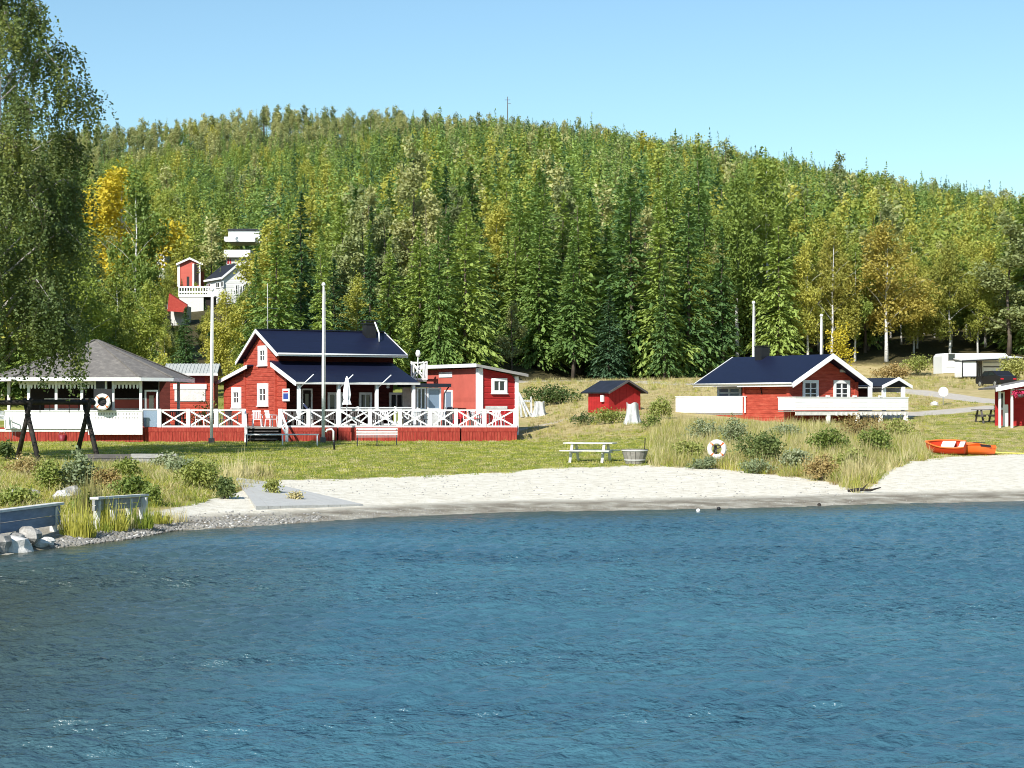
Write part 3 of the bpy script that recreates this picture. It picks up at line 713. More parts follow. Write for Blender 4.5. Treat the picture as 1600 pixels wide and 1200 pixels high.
prev = None; k = 0
cnt = {}
for q in plan: cnt[(q[0], q[1])] = cnt.get((q[0], q[1]), 0)+1
for q in plan:
    key = (q[0], q[1]); k = k+1 if key == prev else 0; prev = key
    lab = ('%s standing %s' % key) if cnt[key] == 1 else '%s %s, %s from the left' % (key[0], key[1], ORD[min(k, 19)])
    put(q[3], q[4], q[5], q[6], q[7], q[8], lab, 900+q[9])
# far trees as one mass: lighter meshes of the same kinds, 10 m tall
def farm(V, Q, mat): return fast_mesh('far_tree', V, Q, mat)
def with_trunk(V, Q, H, r, kind):
    return V, Q
FP = [farm(*spruce_geo(10, 1.75, 27, 8, 6, .28, 600, .05), M['sprucefar']), farm(*spruce_geo(10, 1.4, 27, 7, 6, .27, 601, .1, .1), M['sprucefar']),
      farm(*spruce_geo(10, 2.1, 27, 8, 6, .29, 602, .05), M['sprucefar']),
      farm(*blob_geo(birch_lobes(10, 2.5, 603, .2), 1600, .19, 604), M['leafgreen']), farm(*blob_geo(birch_lobes(10, 1.8, 605, .2), 1400, .19, 606), M['leafbrown']),
      farm(*blob_geo(pine_lobes(10, 1.7, 607, .35), 1200, .18, 608, .3, 0), M['pine']), farm(*blob_geo(pine_lobes(10, 1.3, 609, .5), 900, .17, 610, .3, 0), M['pine'])]
tr = trunk_mb(10, .13, n=4, seg=3)[0]
P, RO, SC, IX = [], [], [], []
for xx, yy, z, hh, kd, px in far:
    P.append((xx, yy, z-.2)); RO.append((0, 0, rr.uniform(0, 6.28))); s = hh/10; w = s*(rr.uniform(.70, .98) if kd == 's' else rr.uniform(.9, 1.2))
    SC.append((w, w, s)); IX.append({'s': rr.choice([0, 1, 2]), 'bg': 3, 'bo': 4, 'by': 4, 'pi': rr.choice([5, 6])}[kd])
scatter('forest', FP, P, RO, SC, IX, label='dense mixed forest covering the whole hillside behind the houses', cat='forest')
P, RO, SC, IX = [], [], [], []
tmo = tr.build('trunk', M['bark']); tmm = tmo.data; bpy.data.objects.remove(tmo)
for xx, yy, z, hh, kd, px in far:
    if kd in ('pi', 'bg'):
        P.append((xx, yy, z-.2)); RO.append((0, 0, 0)); SC.append((hh/10,)*3); IX.append(0)
scatter('far_tree_trunks', [tmm], P, RO, SC, IX, label='thin trunks of the far pines and birches on the hillside', cat='trunks')
print('TREES', len(near), len(far))
# ------------------------------------------------------------------ frames for building with walls at any angle
class Fr:
    """local frame of a building: origin on the ground, x along its front, y away, z up"""
    def __init__(s, px, D, yaw, base=None):
        s.x, s.y = atx(px, D), D; s.yaw = math.radians(yaw); s.z = g(s.x, D) if base is None else base
        s.c, s.s = math.cos(s.yaw), math.sin(s.yaw)
    def loc(s): return (s.x, s.y, s.z)
    def on(s, axis, val, px, py):
        d = ((px-800)/F, 1.0, (HOR-py)/F); o = (-s.x, -s.y, CAMZ-s.z)
        lx = (o[0]*s.c+o[1]*s.s, d[0]*s.c+d[1]*s.s); ly = (-o[0]*s.s+o[1]*s.c, -d[0]*s.s+d[1]*s.c)
        a = lx if axis == 'x' else ly; t = (val-a[0])/a[1]
        return Vector((lx[0]+lx[1]*t, ly[0]+ly[1]*t, o[2]+d[2]*t))
    def xof(s, px, y=0): return s.on('y', y, px, HOR).x
    def yof(s, px, x=0): return s.on('x', x, px, HOR).y
    def zof(s, py, D): return atz(py, D)-s.z
class Pl:
    """a wall plane: u runs along the wall, z up, d out of the wall"""
    def __init__(s, o, du, n): s.o = Vector(o); s.u = Vector(du).normalized(); s.n = Vector(n).normalized()
    def P(s, u, z, d=0): return s.o+s.u*u+s.n*d+Vector((0, 0, z))
    def box(s, m, u0, u1, z0, z1, d0, d1, mi=0):
        vs = [s.P(u, z, d) for u in (u0, u1) for z in (z0, z1) for d in (d0, d1)]
        m.add(vs, [(0, 1, 3, 2), (4, 6, 7, 5), (0, 4, 5, 1), (2, 3, 7, 6), (0, 2, 6, 4), (1, 5, 7, 3)], mi); return m
def span(outline, z):
    xs = []
    n = len(outline)
    for i in range(n):
        (u0, z0), (u1, z1) = outline[i], outline[(i+1) % n]
        if (z0 <= z < z1) or (z1 <= z < z0): xs.append(u0+(u1-u0)*(z-z0)/(z1-z0))
    return (min(xs), max(xs)) if len(xs) > 1 else None
def courses(parent, pln, outline, h, mat, name='log', d=.05, z0=None, over=0.0):
    """a wall of separate horizontal logs or boards inside an outline"""
    zs = min(p[1] for p in outline); ze = max(p[1] for p in outline); n = max(1, round((ze-zs)/h)); h = (ze-zs)/n
    rr = random.Random(int(ze*1000)+len(outline))
    for i in range(n):
        a, b = zs+i*h, zs+(i+1)*h
        s0 = span(outline, a+1e-4); s1 = span(outline, b-1e-4)
        if not s0 or not s1: continue
        e = rr.uniform(-.004, .004); c = h*.14
        L0, R0 = s0[0]-over, s0[1]+over; L1, R1 = s1[0]-over, s1[1]+over
        prof = [(a, 0), (a, d-.022), (a+c, d+e), (b-c, d+e), (b, d-.022), (b, 0)]
        m = MB(); vs = []
        for zz, dd in prof: vs.append(pln.P(L0+(L1-L0)*(zz-a)/h, zz, dd))
        for zz, dd in prof: vs.append(pln.P(R0+(R1-R0)*(zz-a)/h, zz, dd))
        k = len(prof); m.add(vs, [tuple(range(k))[::-1], tuple(range(k, 2*k))]+[(j, (j+1) % k, k+(j+1) % k, k+j) for j in range(k)])
        m.build(name, mat, parent)
def window(parent, pln, u0, u1, z0, z1, nx=2, ny=2, fw=.10, d=.05, glass='glass', frame='white', name='window', bar=.035, label=None, sill=True):
    m = MB()
    pln.box(m, u0, u1, z1-fw, z1, d, d+.07); pln.box(m, u0, u1, z0, z0+fw, d, d+.07)
    pln.box(m, u0, u0+fw, z0+fw, z1-fw, d, d+.066); pln.box(m, u1-fw, u1, z0+fw, z1-fw, d, d+.066)
    w = m.build(name, M[frame], parent)
    if label: w['label'] = label
    iu0, iu1, iz0, iz1 = u0+fw, u1-fw, z0+fw, z1-fw
    for i in range(nx):
        a = iu0+(iu1-iu0)*i/nx; b = iu0+(iu1-iu0)*(i+1)/nx
        p = MB(); pln.box(p, a+.003, b-.003, iz0+.002, iz1-.002, d-.01, d+.012); p.build('pane', M[glass], w)
    q = MB()
    for i in range(1, nx):
        a = iu0+(iu1-iu0)*i/nx; pln.box(q, a-bar, a+bar, iz0+.001, iz1-.001, d+.013, d+.05)
    for j in range(1, ny):
        z = iz0+(iz1-iz0)*j/ny; pln.box(q, iu0+.001, iu1-.001, z-bar*.6, z+bar*.6, d+.013, d+.045)
    if q.v: q.build('glazing_bar', M[frame], w)
    if sill:
        q = MB(); pln.box(q, u0-.04, u1+.04, z0-.05, z0-.002, d, d+.12); q.build('sill', M[frame], w)
    return w
def door(parent, pln, u0, u1, z0, z1, mat='redskirt', frame='white', d=.05, fw=.09, pane=True):
    m = MB(); pln.box(m, u0+fw, u1-fw, z0, z1-fw, d-.01, d+.03); o = m.build('door', M[mat], parent)
    q = MB(); pln.box(q, u0, u1, z1-fw, z1, d, d+.07); pln.box(q, u0, u0+fw, z0, z1-fw, d, d+.066); pln.box(q, u1-fw, u1, z0, z1-fw, d, d+.066); q.build('door_frame', M[frame], o)
    if pane:
        q = MB(); pln.box(q, u0+fw+.14, u1-fw-.14, z0+1.0, z1-fw-.2, d+.031, d+.04); q.build('pane', M['glass'], o)
    q = MB(); q.box(pln.P(u1-fw-.08, z0+.95, d+.06), (.05, .05, .12)); q.build('handle', M['steel'], o)
    return o
def roofslab(parent, x0, x1, a, b, th, mat, name='roof', ribs=0, ribname='roof_rib'):
    """slab between lines a and b (y, z) running from x0 to x1, with raised seams"""
    (ya, za), (yb, zb) = a, b; n = Vector((0, -(zb-za), yb-ya)).normalized()
    if n.z < 0: n = -n
    m = MB(); off = -n*th
    m.prism([(x0, ya, za), (x1, ya, za), (x1, yb, zb), (x0, yb, zb)], off)
    o = m.build(name, mat, parent)
    if ribs:
        q = MB(); k = max(2, int((x1-x0)/ribs))
        for i in range(k+1):
            x = x0+.03+(x1-x0-.06)*i/k
            q.beam(Vector((x, ya, za))+n*.012, Vector((x, yb, zb))+n*.012, .04, .03, up=n)
        q = q.build(ribname, mat, o); q['kind'] = 'stuff'
    return o
def bargeboard(parent, x, a, b, h, mat, w=.05, name='bargeboard', drop=.0):
    m = MB(); A = Vector((x, a[0], a[1]-drop)); B = Vector((x, b[0], b[1]-drop))
    m.prism([A+Vector((0, 0, .03)), B+Vector((0, 0, .03)), B-Vector((0, 0, h)), A-Vector((0, 0, h))], (w, 0, 0)); return m.build(name, mat, parent)
def post(parent, x, y, z0, z1, w=.1, mat='white', name='post'):
    m = MB(); m.box2((x-w/2, y-w/2, z0), (x+w/2, y+w/2, z1)); return m.build(name, M[mat], parent)
def crossrail(parent, p0, p1, z0, z1, posts, mat='whitewood', w=.10, post_w=.13, top=.12):
    """railing with an X in every bay between the given positions (0..1) along p0-p1"""
    p0 = Vector(p0); p1 = Vector(p1); d = (p1-p0); L = d.length; u = d/L
    ang = math.atan2(u.y, u.x)
    for t in posts:
        c = p0+d*t; m = MB(); m.box((c.x, c.y, (z0+z1)/2+.02), (post_w, post_w*.8, z1-z0+.04), rz=ang); m.build('post', M[mat], parent)
    for a, b in zip(posts[:-1], posts[1:]):
        A = p0+d*a+u*post_w*.5; B = p0+d*b-u*post_w*.5
        bay = (B-A).length
        if bay > 2.4: continue
        Z = lambda v, z: Vector((v.x, v.y, z))
        m = MB(); m.beam(Z(A, z1-.03), Z(B, z1-.03), .10, .07); m.build('top_rail', M[mat], parent)
        m = MB(); m.beam(Z(A, z0+.05), Z(B, z0+.05), .06, .09); m.build('bottom_rail', M[mat], parent)
        nrm = Vector((-u.y, u.x, 0))*.018
        m = MB(); m.beam(Z(A, z0+.10)+nrm, Z(B, z1-.07)+nrm, .03, .075); m.build('brace', M[mat], parent)
        m = MB(); m.beam(Z(A, z1-.07)-nrm, Z(B, z0+.10)-nrm, .03, .075); m.build('brace', M[mat], parent)

# ------------------------------------------------------------------ the gabled cottage
H = Fr(432, 106, 30)
he = empty('gabled_cottage', H.loc(), H.yaw, 'red log cottage with steep gable, white bargeboards, blue black roof and dark porch', 'cottage')
XO = -.40                                  # gable overhang
ga = H.on('x', XO, 400, 515); gr = H.on('x', XO, 433, 552); gl = H.on('x', XO, 369, 566)
wr0 = H.on('x', XO, 424, 567); wr1 = H.on('x', XO, 463, 597); wl0 = H.on('x', XO, 386, 571); wl1 = H.on('x', XO, 334, 599)
LX = H.on('y', gr.y, 636, 558).x
yB = H.yof(384.5); yW = H.yof(350); yF = H.yof(447)
print('COTTAGE', LX, yB, yW, yF, ga, gr, gl, wr1, wl1)
zdeck = atz(667, 100)-H.z
red = M['red']
plg = Pl((0, 0, 0), (0, 1, 0), (-1, 0, 0))                           # gable wall, u = local y
slope = lambda p, q, y: p.z+(q.z-p.z)*(y-p.y)/(q.y-p.y)
zr_, zl_ = slope(ga, gr, 0)-.10, slope(ga, gl, yB)-.10
courses(he, plg, [(0, .05), (0, zr_), (ga.y, ga.z-.12), (yB, zl_), (yB, .05)], .21, red)
courses(he, Pl((.03, 0, 0), (0, 1, 0), (-1, 0, 0)), [(yF, .05), (yF, slope(wr0, wr1, yF)-.10), (-.01, slope(wr0, wr1, 0)-.10), (-.01, .05)], .21, red)
courses(he, Pl((.03, 0, 0), (0, 1, 0), (-1, 0, 0)), [(yB+.01, .05), (yB+.01, slope(wl0, wl1, yB)-.10), (yW, slope(wl0, wl1, yW)-.10), (yW, .05)], .21, red)
for y in (0, yB):                                                   # log ends at the corners
    m = MB(); m.box2((-.12, y-.10, .05), (.12, y+.10, (zr_ if y == 0 else zl_)-.02)); m.build('corner_log_ends', red, he)
# front wall of the body, back walls, far end
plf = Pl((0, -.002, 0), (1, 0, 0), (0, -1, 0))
courses(he, plf, [(.12, .05), (.12, gr.z-.12), (LX-.4, gr.z-.12), (LX-.4, .05)], .21, M['reddark'])  # wall colour itself darkened in place of eave and porch shade
for (a, b, nm) in (((.05, yW-.08, .05), (LX-.4, yW, wl1.z+.1), 'back_wall'), ((LX-.5, .02, .05), (LX-.4, yB, gr.z-.2), 'end_wall'), ((LX-.5, yB, .05), (LX-.4, yW-.09, wl1.z), 'end_wall')):
    m = MB(); m.box2(a, b); m.build(nm, red, he)
m = MB(); m.prism([(LX-.5, .02, gr.z-.21), (LX-.5, ga.y, ga.z-.15), (LX-.5, yB, gl.z-.0)], (.1, 0, 0)); m.build('end_gable', red, he)
# roofs
rf = M['roof']
roofslab(he, XO, LX, (ga.y, ga.z), (gr.y, gr.z), .10, rf)
roofslab(he, XO, LX, (ga.y, ga.z), (gl.y, gl.z), .10, rf)
LX2 = H.on('y', wr1.y, 656, 597).x
roofslab(he, XO, LX2, (wr0.y+.25, wr0.z+.14), (wr1.y, wr1.z), .09, rf, name='porch_roof')
roofslab(he, XO, LX, (wl0.y-.1, wl0.z+.05), (wl1.y, wl1.z), .09, rf, name='rear_roof')
W_ = M['white']
for a, b, h in ((ga, gr, .17), (ga, gl, .17), (wr0, wr1, .20), (wl0, wl1, .18)):
    bargeboard(he, XO-.06, (a.y, a.z), (b.y, b.z), h, W_)
m = MB(); m.beam((XO, gr.y-.03, gr.z-.06), (LX, gr.y-.03, gr.z-.06), .04, .16); m.build('eaves_board', W_, he)
m = MB(); m.beam((XO, wr1.y-.03, wr1.z-.05), (LX2, wr1.y-.03, wr1.z-.05), .04, .12); m.build('eaves_board', M['offwhite'], he)
m = MB(); m.tube([(XO, gr.y-.10, gr.z-.02), (LX, gr.y-.10, gr.z-.02)], .05, 8); m.build('gutter', W_, he)
bargeboard(he, LX, (ga.y, ga.z), (gr.y, gr.z), .17, W_)
m = MB(); m.beam((XO, ga.y, ga.z+.03), (LX, ga.y, ga.z+.03), .22, .05); m.build('ridge_cap', rf, he)
# windows in the gable
def win_px(parent, fr, axis, val, px0, px1, py0, py1, pln, **k):
    a = fr.on(axis, val, px0, (py0+py1)/2); b = fr.on(axis, val, px1, (py0+py1)/2)
    ua, ub = ((a.y, b.y) if axis == 'x' else (a.x, b.x)); mid = fr.on(axis, val, (px0+px1)/2, py0); mi2 = fr.on(axis, val, (px0+px1)/2, py1)
    return window(parent, pln, min(ua, ub), max(ua, ub), mi2.z, mid.z, **k)
win_px(he, H, 'x', -.1, 403, 416.5, 540, 571, plg, nx=2, ny=2, fw=.28)
win_px(he, H, 'x', -.1, 402, 418, 599, 634, plg, nx=2, ny=2, fw=.3)
win_px(he, H, 'x', -.1, 361, 375, 605, 637, Pl((.03, 0, 0), (0, 1, 0), (-1, 0, 0)), nx=2, ny=2, fw=.3)
# porch: floor, posts, door, windows
yP = wr1.y+.22
m = MB()
m.box2((.1, yP-.1, zdeck-.2), (LX2-.2, -.06, zdeck)); m.build('porch_floor', M['deck'], he)
for px in (467, 529, 588.5, 646):
    x = H.xof(px, yP); o = post(he, x, yP, zdeck, wr1.z-.12, .16, 'white', 'porch_post')
    m = MB(); m.beam((x, yP, zdeck+.06), (x, yP, zdeck+.9), .24, .2, up=(1, 0, 0)); m.build('plinth', W_, o)
for px in (467, 529, 588.5):                                         # short white flag staffs on the posts
    x = H.xof(px, yP); m = MB(); m.tube([(x+.05, yP-.1, wr1.z-.25), (x+.62, yP-.55, wr1.z+.42)], [.035, .03], 6); m.build('flag_staff', W_, he)
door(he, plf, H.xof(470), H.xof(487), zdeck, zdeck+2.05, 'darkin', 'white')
for a, b in ((511, 534), (560, 580), (607, 630)):
    window(he, plf, H.xof(a), H.xof(b), zdeck+.75, zdeck+1.85, nx=2, ny=1, fw=.13, sill=False)
xa, xb = H.xof(529, yP), H.xof(646, yP); mid = H.xof(588.5, yP)
crossrail(he, (xa, yP, 0), (xb, yP, 0), zdeck+.02, zdeck+1.02, [0, (mid-xa)/(xb-xa)*.5, (mid-xa)/(xb-xa), .5+(mid-xa)/(xb-xa)*.5, 1], post_w=.09)
# star in the porch
m = MB(); cx, cz = H.xof(606, yP), H.zof(604, 105)
for k in range(12):
    a = k*PI/6; m.beam((cx, yP-.02, cz), (cx+math.cos(a)*.14*(1 if k % 2 else .7), yP-.02, cz+math.sin(a)*.14*(1 if k % 2 else .7)), .012, .012)
m.build('star_ornament', M['offwhite'], he)
# poster and white bracket board on the corner
pp = H.on('x', .05, 449, 616)
pb = Pl((.02, 0, 0), (0, 1, 0), (-1, 0, 0)); ua = H.yof(454.5, 0); ub = H.yof(444, 0)
m = MB(); pb.box(m, ua, ub, pp.z-.38, pp.z+.30, .09, .12); pq = m.build('poster', W_, he); pq['label'] = 'white poster with red heading over a blue square'
m = MB(); pb.box(m, ua+.12, ub-.12, pp.z-.27, pp.z+.05, .121, .128); m.build('blue_print', M['blue'], pq)
m = MB(); pb.box(m, ua+.12, ub-.12, pp.z+.10, pp.z+.19, .121, .128); m.build('red_heading', M['pinkred'], pq)
# chimney with hood, vent pipe, snow guard
c0 = H.on('y', ga.y-.55, 577, 530)
m = MB(); m.box((c0.x, c0.y, ga.z-.35), (.62, .55, 1.5)); ch = m.build('chimney', M['black'], he)
m = MB(); m.box((c0.x, c0.y, ga.z+.46), (.78, .70, .07)); m.box((c0.x, c0.y, ga.z+.62), (.80, .72, .05))
for sx in (-1, 1):
    for sy in (-1, 1): m.box((c0.x+sx*.3, c0.y+sy*.26, ga.z+.54), (.05, .05, .12))
m.build('hood', M['black'], ch)
v0 = H.on('y', ga.y-.9, 588, 535)
m = MB(); m.tube([(v0.x, ga.y-1.3, slope(ga, gr, ga.y-1.3)), (v0.x, ga.y-1.25, slope(ga, gr, ga.y-1.3)+.5), (v0.x-.1, ga.y-.9, slope(ga, gr, ga.y-.9)+.95)], .045, 7); m.build('vent_pipe', W_, he)
# skylight-like lamps under the eaves
for px in (537, 560, 590, 597):
    a = H.on('y', -.06, px, 569); m = MB(); m.box((a.x, -.10, a.z+.04), (.16, .08, .05)); m.build('wall_lamp', M['offwhite'], he)
# aerial mast on the gable
a = H.on('x', 0.3, 397, 514); m = MB(); m.tube([(.3, ga.y, ga.z-.3), (.3, ga.y, ga.z+2.6), (.32, ga.y, atz(447, 107)-H.z)], [.035, .028, .018], 6); am = m.build('aerial_mast', M['offwhite'], he)
m = MB()
for zz, w in ((464, 1.0), (480, 1.5), (500, .6)):
    z = atz(zz, 107)-H.z; m.beam((.3-w*.3, ga.y-w*.4, z), (.3+w*.5, ga.y+w*.25, z), .02, .02)
m.build('antenna_rod', M['offwhite'], am)
# little glazed side porch with flat black roof, balcony above
xe = LX2
pA = H.on('y', -.2, 652, 640); yg = wr1.y+.9
sp = Pl((0, yg, 0), (1, 0, 0), (0, -1, 0)); x0 = H.xof(651, yg); x1 = H.xof(689, yg)
m = MB(); sp.box(m, x0, x1, zdeck-.1, zdeck+.85, -.08, 0); m.build('parapet', M['offwhite'], he)
zt = atz(605, 106)-H.z
for i, (a, b) in enumerate(((x0, x0+(x1-x0)*.38), (x0+(x1-x0)*.42, x1))): window(he, sp, a, b, zdeck+.86, zt, nx=1+(i == 0), ny=1, fw=.09, d=-.04, glass='glassblue' if i else 'glass', sill=False)
m = MB(); m.box2((x0-.25, yg-.3, zt+.03), (x1+.5, yg+1.9, zt+.22)); m.build('flat_roof', M['roofdark'], he)
m = MB(); m.box2((x0, yg+1.7, zdeck-.1), (x1, yg+1.78, zt)); m.box2((x1-.06, yg+.06, zdeck-.1), (x1, yg+1.7, zdeck+.85)); m.build('side_wall', M['offwhite'], he)
m = MB(); dx = x1+.15; m.tube([(dx+.25, yg-.2, zt+.05), (dx, yg-.12, zt-.35), (dx-.05, yg-.1, zdeck-.1)], .04, 7); m.build('downpipe', M['black'], he)
# small balcony at the far end
zb0, zb1 = atz(592, 107)-H.z, atz(563, 107)-H.z
xb0 = H.xof(643, .6); xb1 = H.xof(667, .6)
m = MB(); m.box2((xb0, .6, zb0-.1), (xb1, 2.4, zb0)); m.build('balcony_floor', M['grey'], he)
crossrail(he, (xb0, .62, 0), (xb1, .62, 0), zb0, zb1, [0, .78, 1], post_w=.08)
crossrail(he, (xb1, .7, 0), (xb1, 2.3, 0), zb0, zb1, [0, 1], post_w=.08)
m = MB(); xx = H.xof(653, .5); m.tube([(xx, .55, zb0), (xx+.03, .55, zb1+.35)], .03, 6); m.lathe([(.02, 0), (.12, .05), (.15, .22), (.10, .38), (.0, .42)], (xx+.03, .55, zb1+.28), 10); m.build('globe_lamp', W_, he)
m = MB(); m.box2((xb0+.1, 1.8, .1), (xb0+.22, 1.92, zb0-.1)); m.box2((xb1-.22, 1.8, .1), (xb1-.1, 1.92, zb0-.1)); m.build('support_post', M['grey'], he)

# ------------------------------------------------------------------ flat roofed red annex
A = Fr(749, 108.5, 31)
ae = empty('red_annex', A.loc(), A.yaw, 'red flat roofed annex with white corner boards and one window behind the terrace', 'building')
wR = A.xof(806); lL = A.on('x', 0, 668, 600).y
zt0 = atz(575.5, 108.5)-A.z; zt1 = atz(590, 108.5)-A.z
zdk = atz(667, 100)-A.z
plR = Pl((0, 0, 0), (1, 0, 0), (0, -1, 0)); plL = Pl((0, 0, 0), (0, 1, 0), (-1, 0, 0))
ztb = zt1
courses(ae, plR, [(.02, .05), (.02, zt0), (wR, ztb+.12), (wR, .05)], .34, M['red_deep'], name='board')
courses(ae, plL, [(.02, .05), (.02, zt0), (lL, zt0), (lL, .05)], 1.9, M['salmon'], name='wall_panel')
for q in ((wR-.08, .01, .05, wR, lL, ztb), (.01, lL-.08, .05, wR-.09, lL, ztb)):
    m = MB(); m.box2(q[:3], q[3:]); m.build('back_wall', M['red_deep'], ae)
m = MB(); m.box2((-.14, -.14, .05), (.16, .16, zt0+.02)); m.build('corner_board', M['white'], ae)
m = MB(); m.box2((wR-.10, -.12, .05), (wR+.12, .10, ztb+.08)); m.build('corner_board', M['white'], ae)
win_px(ae, A, 'y', 0, 767, 791, 591, 614.5, plR, nx=2, ny=1, fw=.17)
ov = .45
m = MB(); m.prism([(-ov, -ov, zt0+.10), (wR+ov+.1, -ov, ztb+.08), (wR+ov+.1, lL+ov, ztb+.08), (-ov, lL+ov, zt0+.10)], (0, 0, .13)); m.build('roof', M['roofdark'], ae)
m = MB(); m.prism([(-ov-.03, -ov, zt0+.06), (-ov-.03, lL+ov, zt0+.06), (-ov-.03, lL+ov, zt0+.26), (-ov-.03, -ov, zt0+.26)], (.028, 0, 0)); m.build('eaves_board', M['white'], ae)
m = MB(); m.prism([(-ov, -ov-.03, zt0+.08), (wR+ov+.1, -ov-.03, ztb+.06), (wR+ov+.1, -ov-.03, ztb+.22), (-ov, -ov-.03, zt0+.24)], (0, .028, 0)); m.build('eaves_board', M['grey'], ae)
m = MB(); m.box(plR.P(A.xof(760)*1.0+.6, 0, .1)+Vector((0, 0, zdk+1.0)), (1.4, .06, .16)); m.build('shelf', M['offwhite'], ae)
# doors in the long side
u0, u1 = A.yof(709), A.yof(697)
door(ae, plL, min(u0, u1), max(u0, u1), zdk, zdk+2.0, 'glassblue', 'white', pane=False)
u0, u1 = A.yof(708), A.yof(688); m = MB(); plL.box(m, min(u0, u1), max(u0, u1), atz(588, 111)-A.z-.05, atz(581, 111)-A.z, .06, .10); sg = m.build('sign_board', M['white'], ae)
m = MB(); plL.box(m, min(u0, u1)+.3, max(u0, u1)-1.2, atz(586, 111)-A.z, atz(584, 111)-A.z, .101, .106); m.build('red_lettering_strip', M['pinkred'], sg)

# ------------------------------------------------------------------ the long terrace
TD = 100.0; TZ = g(atx(500, TD), TD); zd = atz(667, TD); zrt = atz(640, TD)
te = empty('terrace', (0, TD, TZ), 0, 'long raised wooden terrace with white cross braced railing and red boarded skirt', 'terrace')
tx = lambda px: atx(px, TD); zd -= TZ; zrt -= TZ
m = MB(); rr = random.Random(5)
x0t, x1t = tx(222), tx(808)
for i in range(48):                                               # deck boards run along x
    y = .02+i*.21; m.box2((x0t, y, zd-.09+rr.uniform(-.004, .004)), (x1t, y+.2, zd-.05+rr.uniform(-.004, .004)))
dk = m.build('deck', M['deck'], te); dk['kind'] = 'stuff'
def skirt(px0, px1, seed):
    m = MB(); rr = random.Random(seed); x = tx(px0)
    while x < tx(px1)-.02:
        w = min(.145, tx(px1)-x); m.box2((x, -.05+rr.uniform(-.006, .006), -.15), (x+w-.012, -.02, zd-.26+rr.uniform(-.003, .003))); x += .145
    m = m.build('skirt_boards', M['redskirt'], te); m['kind'] = 'stuff'
    m = MB(); m.box2((tx(px0), -.075, zd-.25), (tx(px1), -.02, zd-.02)); m.build('fascia_board', M['redskirt'], te)
skirt(222, 384, 1); skirt(440, 527, 2); skirt(529, 719, 3); skirt(721, 808, 4)
m = MB()
for i in range(70):
    y = i*.145; m.box2((x1t-.03, y, -.25), (x1t, y+.133, zd-.26))
m = m.build('skirt_boards', M['redskirt'], te); m['kind'] = 'stuff'
m = MB(); m.box2((x1t-.03, -.02, zd-.25), (x1t+.03, 10.0, zd-.02)); m.build('fascia_board', M['redskirt'], te)
def rel(a, b, l): return [(tx(p)-tx(a))/(tx(b)-tx(a)) for p in l]
crossrail(te, (tx(249), .04, 0), (tx(381), .04, 0), zd-.03, zrt, rel(249, 381, [249, 294, 338, 381]), post_w=.20)
crossrail(te, (tx(438), .04, 0), (tx(805), .04, 0), zd-.03, zrt, rel(438, 805, [438, 482, 528, 578, 625, 672, 712.5, 757, 805]), post_w=.20)
crossrail(te, (x1t-.1, .2, 0), (x1t-.1, 8.0, 0), zd-.03, zrt, [0, .2, .4, .6, .8, 1], post_w=.14)
# glazed wind screen at the left end
m = MB(); m.box2((tx(224), .02, zd), (tx(245), .05, zrt-.03)); m.build('glass_screen', M['glassblue'], te)
m = MB(); m.box2((tx(222), 0, zrt-.03), (tx(249), .09, zrt+.04)); m.build('top_rail', M['whitewood'], te)
# steps down to the lawn with white handrails
for k in range(4):
    m = MB(); m.box2((tx(387), -.32-.30*k, zd-.20*(k+1)-.05), (tx(436), -.02-.30*k, zd-.20*(k+1))); m.build('step', M['greydark'], te)
for px, q in ((383, 392), (438, 455)):
    m = MB(); xA, xB = tx(px), tx(q)
    m.beam((xA, .02, zrt-.02), (xB-.05, -1.45, zrt-.95), .09, .09); m.beam((xA, .0, zd+.2), (xB-.05, -1.42, zd-.45), .06, .07)
    m.box2((xB-.12, -1.55, -.25), (xB+.02, -1.40, zrt-.85)); m.build('stair_rail', M['whitewood'], te)
m = MB(); m.box2((tx(384), .3, -.1), (tx(440), .36, zd-.1)); m.build('stair_back', M['darkin'], te)
# ------------------------------------------------------------------ hip roofed pavilion by the swings
PD = 104.0; px_c = 150; PZ = g(atx(px_c, PD), PD)
pe = empty('pavilion', (atx(px_c, PD), PD, PZ), 0, 'open white pavilion with low grey hipped roof and red skirt beside the swings', 'pavilion')
zap = atz(532, PD)-PZ; ze = atz(590, 99.6)-PZ; a_, b_ = 4.75, 3.3      # half size, half front width
oct_ = [(-b_, -a_), (b_, -a_), (a_, -b_), (a_, b_), (b_, a_), (-b_, a_), (-a_, b_), (-a_, -b_)]
for i in range(8):
    p, q = oct_[i], oct_[(i+1) % 8]
    m = MB(); m.add([(p[0], p[1], ze), (q[0], q[1], ze), (q[0]*.02, q[1]*.02, zap), (p[0]*.02, p[1]*.02, zap), (p[0], p[1], ze-.06), (q[0], q[1], ze-.06), (q[0]*.02, q[1]*.02, zap-.08), (p[0]*.02, p[1]*.02, zap-.08)],
                    [(0, 1, 2, 3), (4, 7, 6, 5), (0, 4, 5, 1), (2, 6, 7, 3), (1, 5, 6, 2), (0, 3, 7, 4)])
    m.build('roof_panel', M['roofgrey'], pe)
    m = MB(); m.beam((p[0]*1.005, p[1]*1.005, ze+.03), (p[0]*.02, p[1]*.02, zap+.03), .14, .05); m.build('hip_cap', M['roofgrey'], pe)
    m = MB(); P_ = Vector((p[0], p[1], ze-.09)); Q_ = Vector((q[0], q[1], ze-.09)); o_ = (P_+Q_)/2; o_.z = 0; o_ = o_.normalized()*.03
    m.beam(P_+o_, Q_+o_, .05, .18); m.build('fascia', M['white'], pe)
m = MB(); m.prism([(x*.99, y*.99, ze-.14) for x, y in oct_], (0, 0, .04)); m.build('ceiling', M['offwhite'], pe)
k = .84; oin = [(x*k, y*k) for x, y in oct_]
zf = atz(641, 100.4)-PZ; zfl = .62
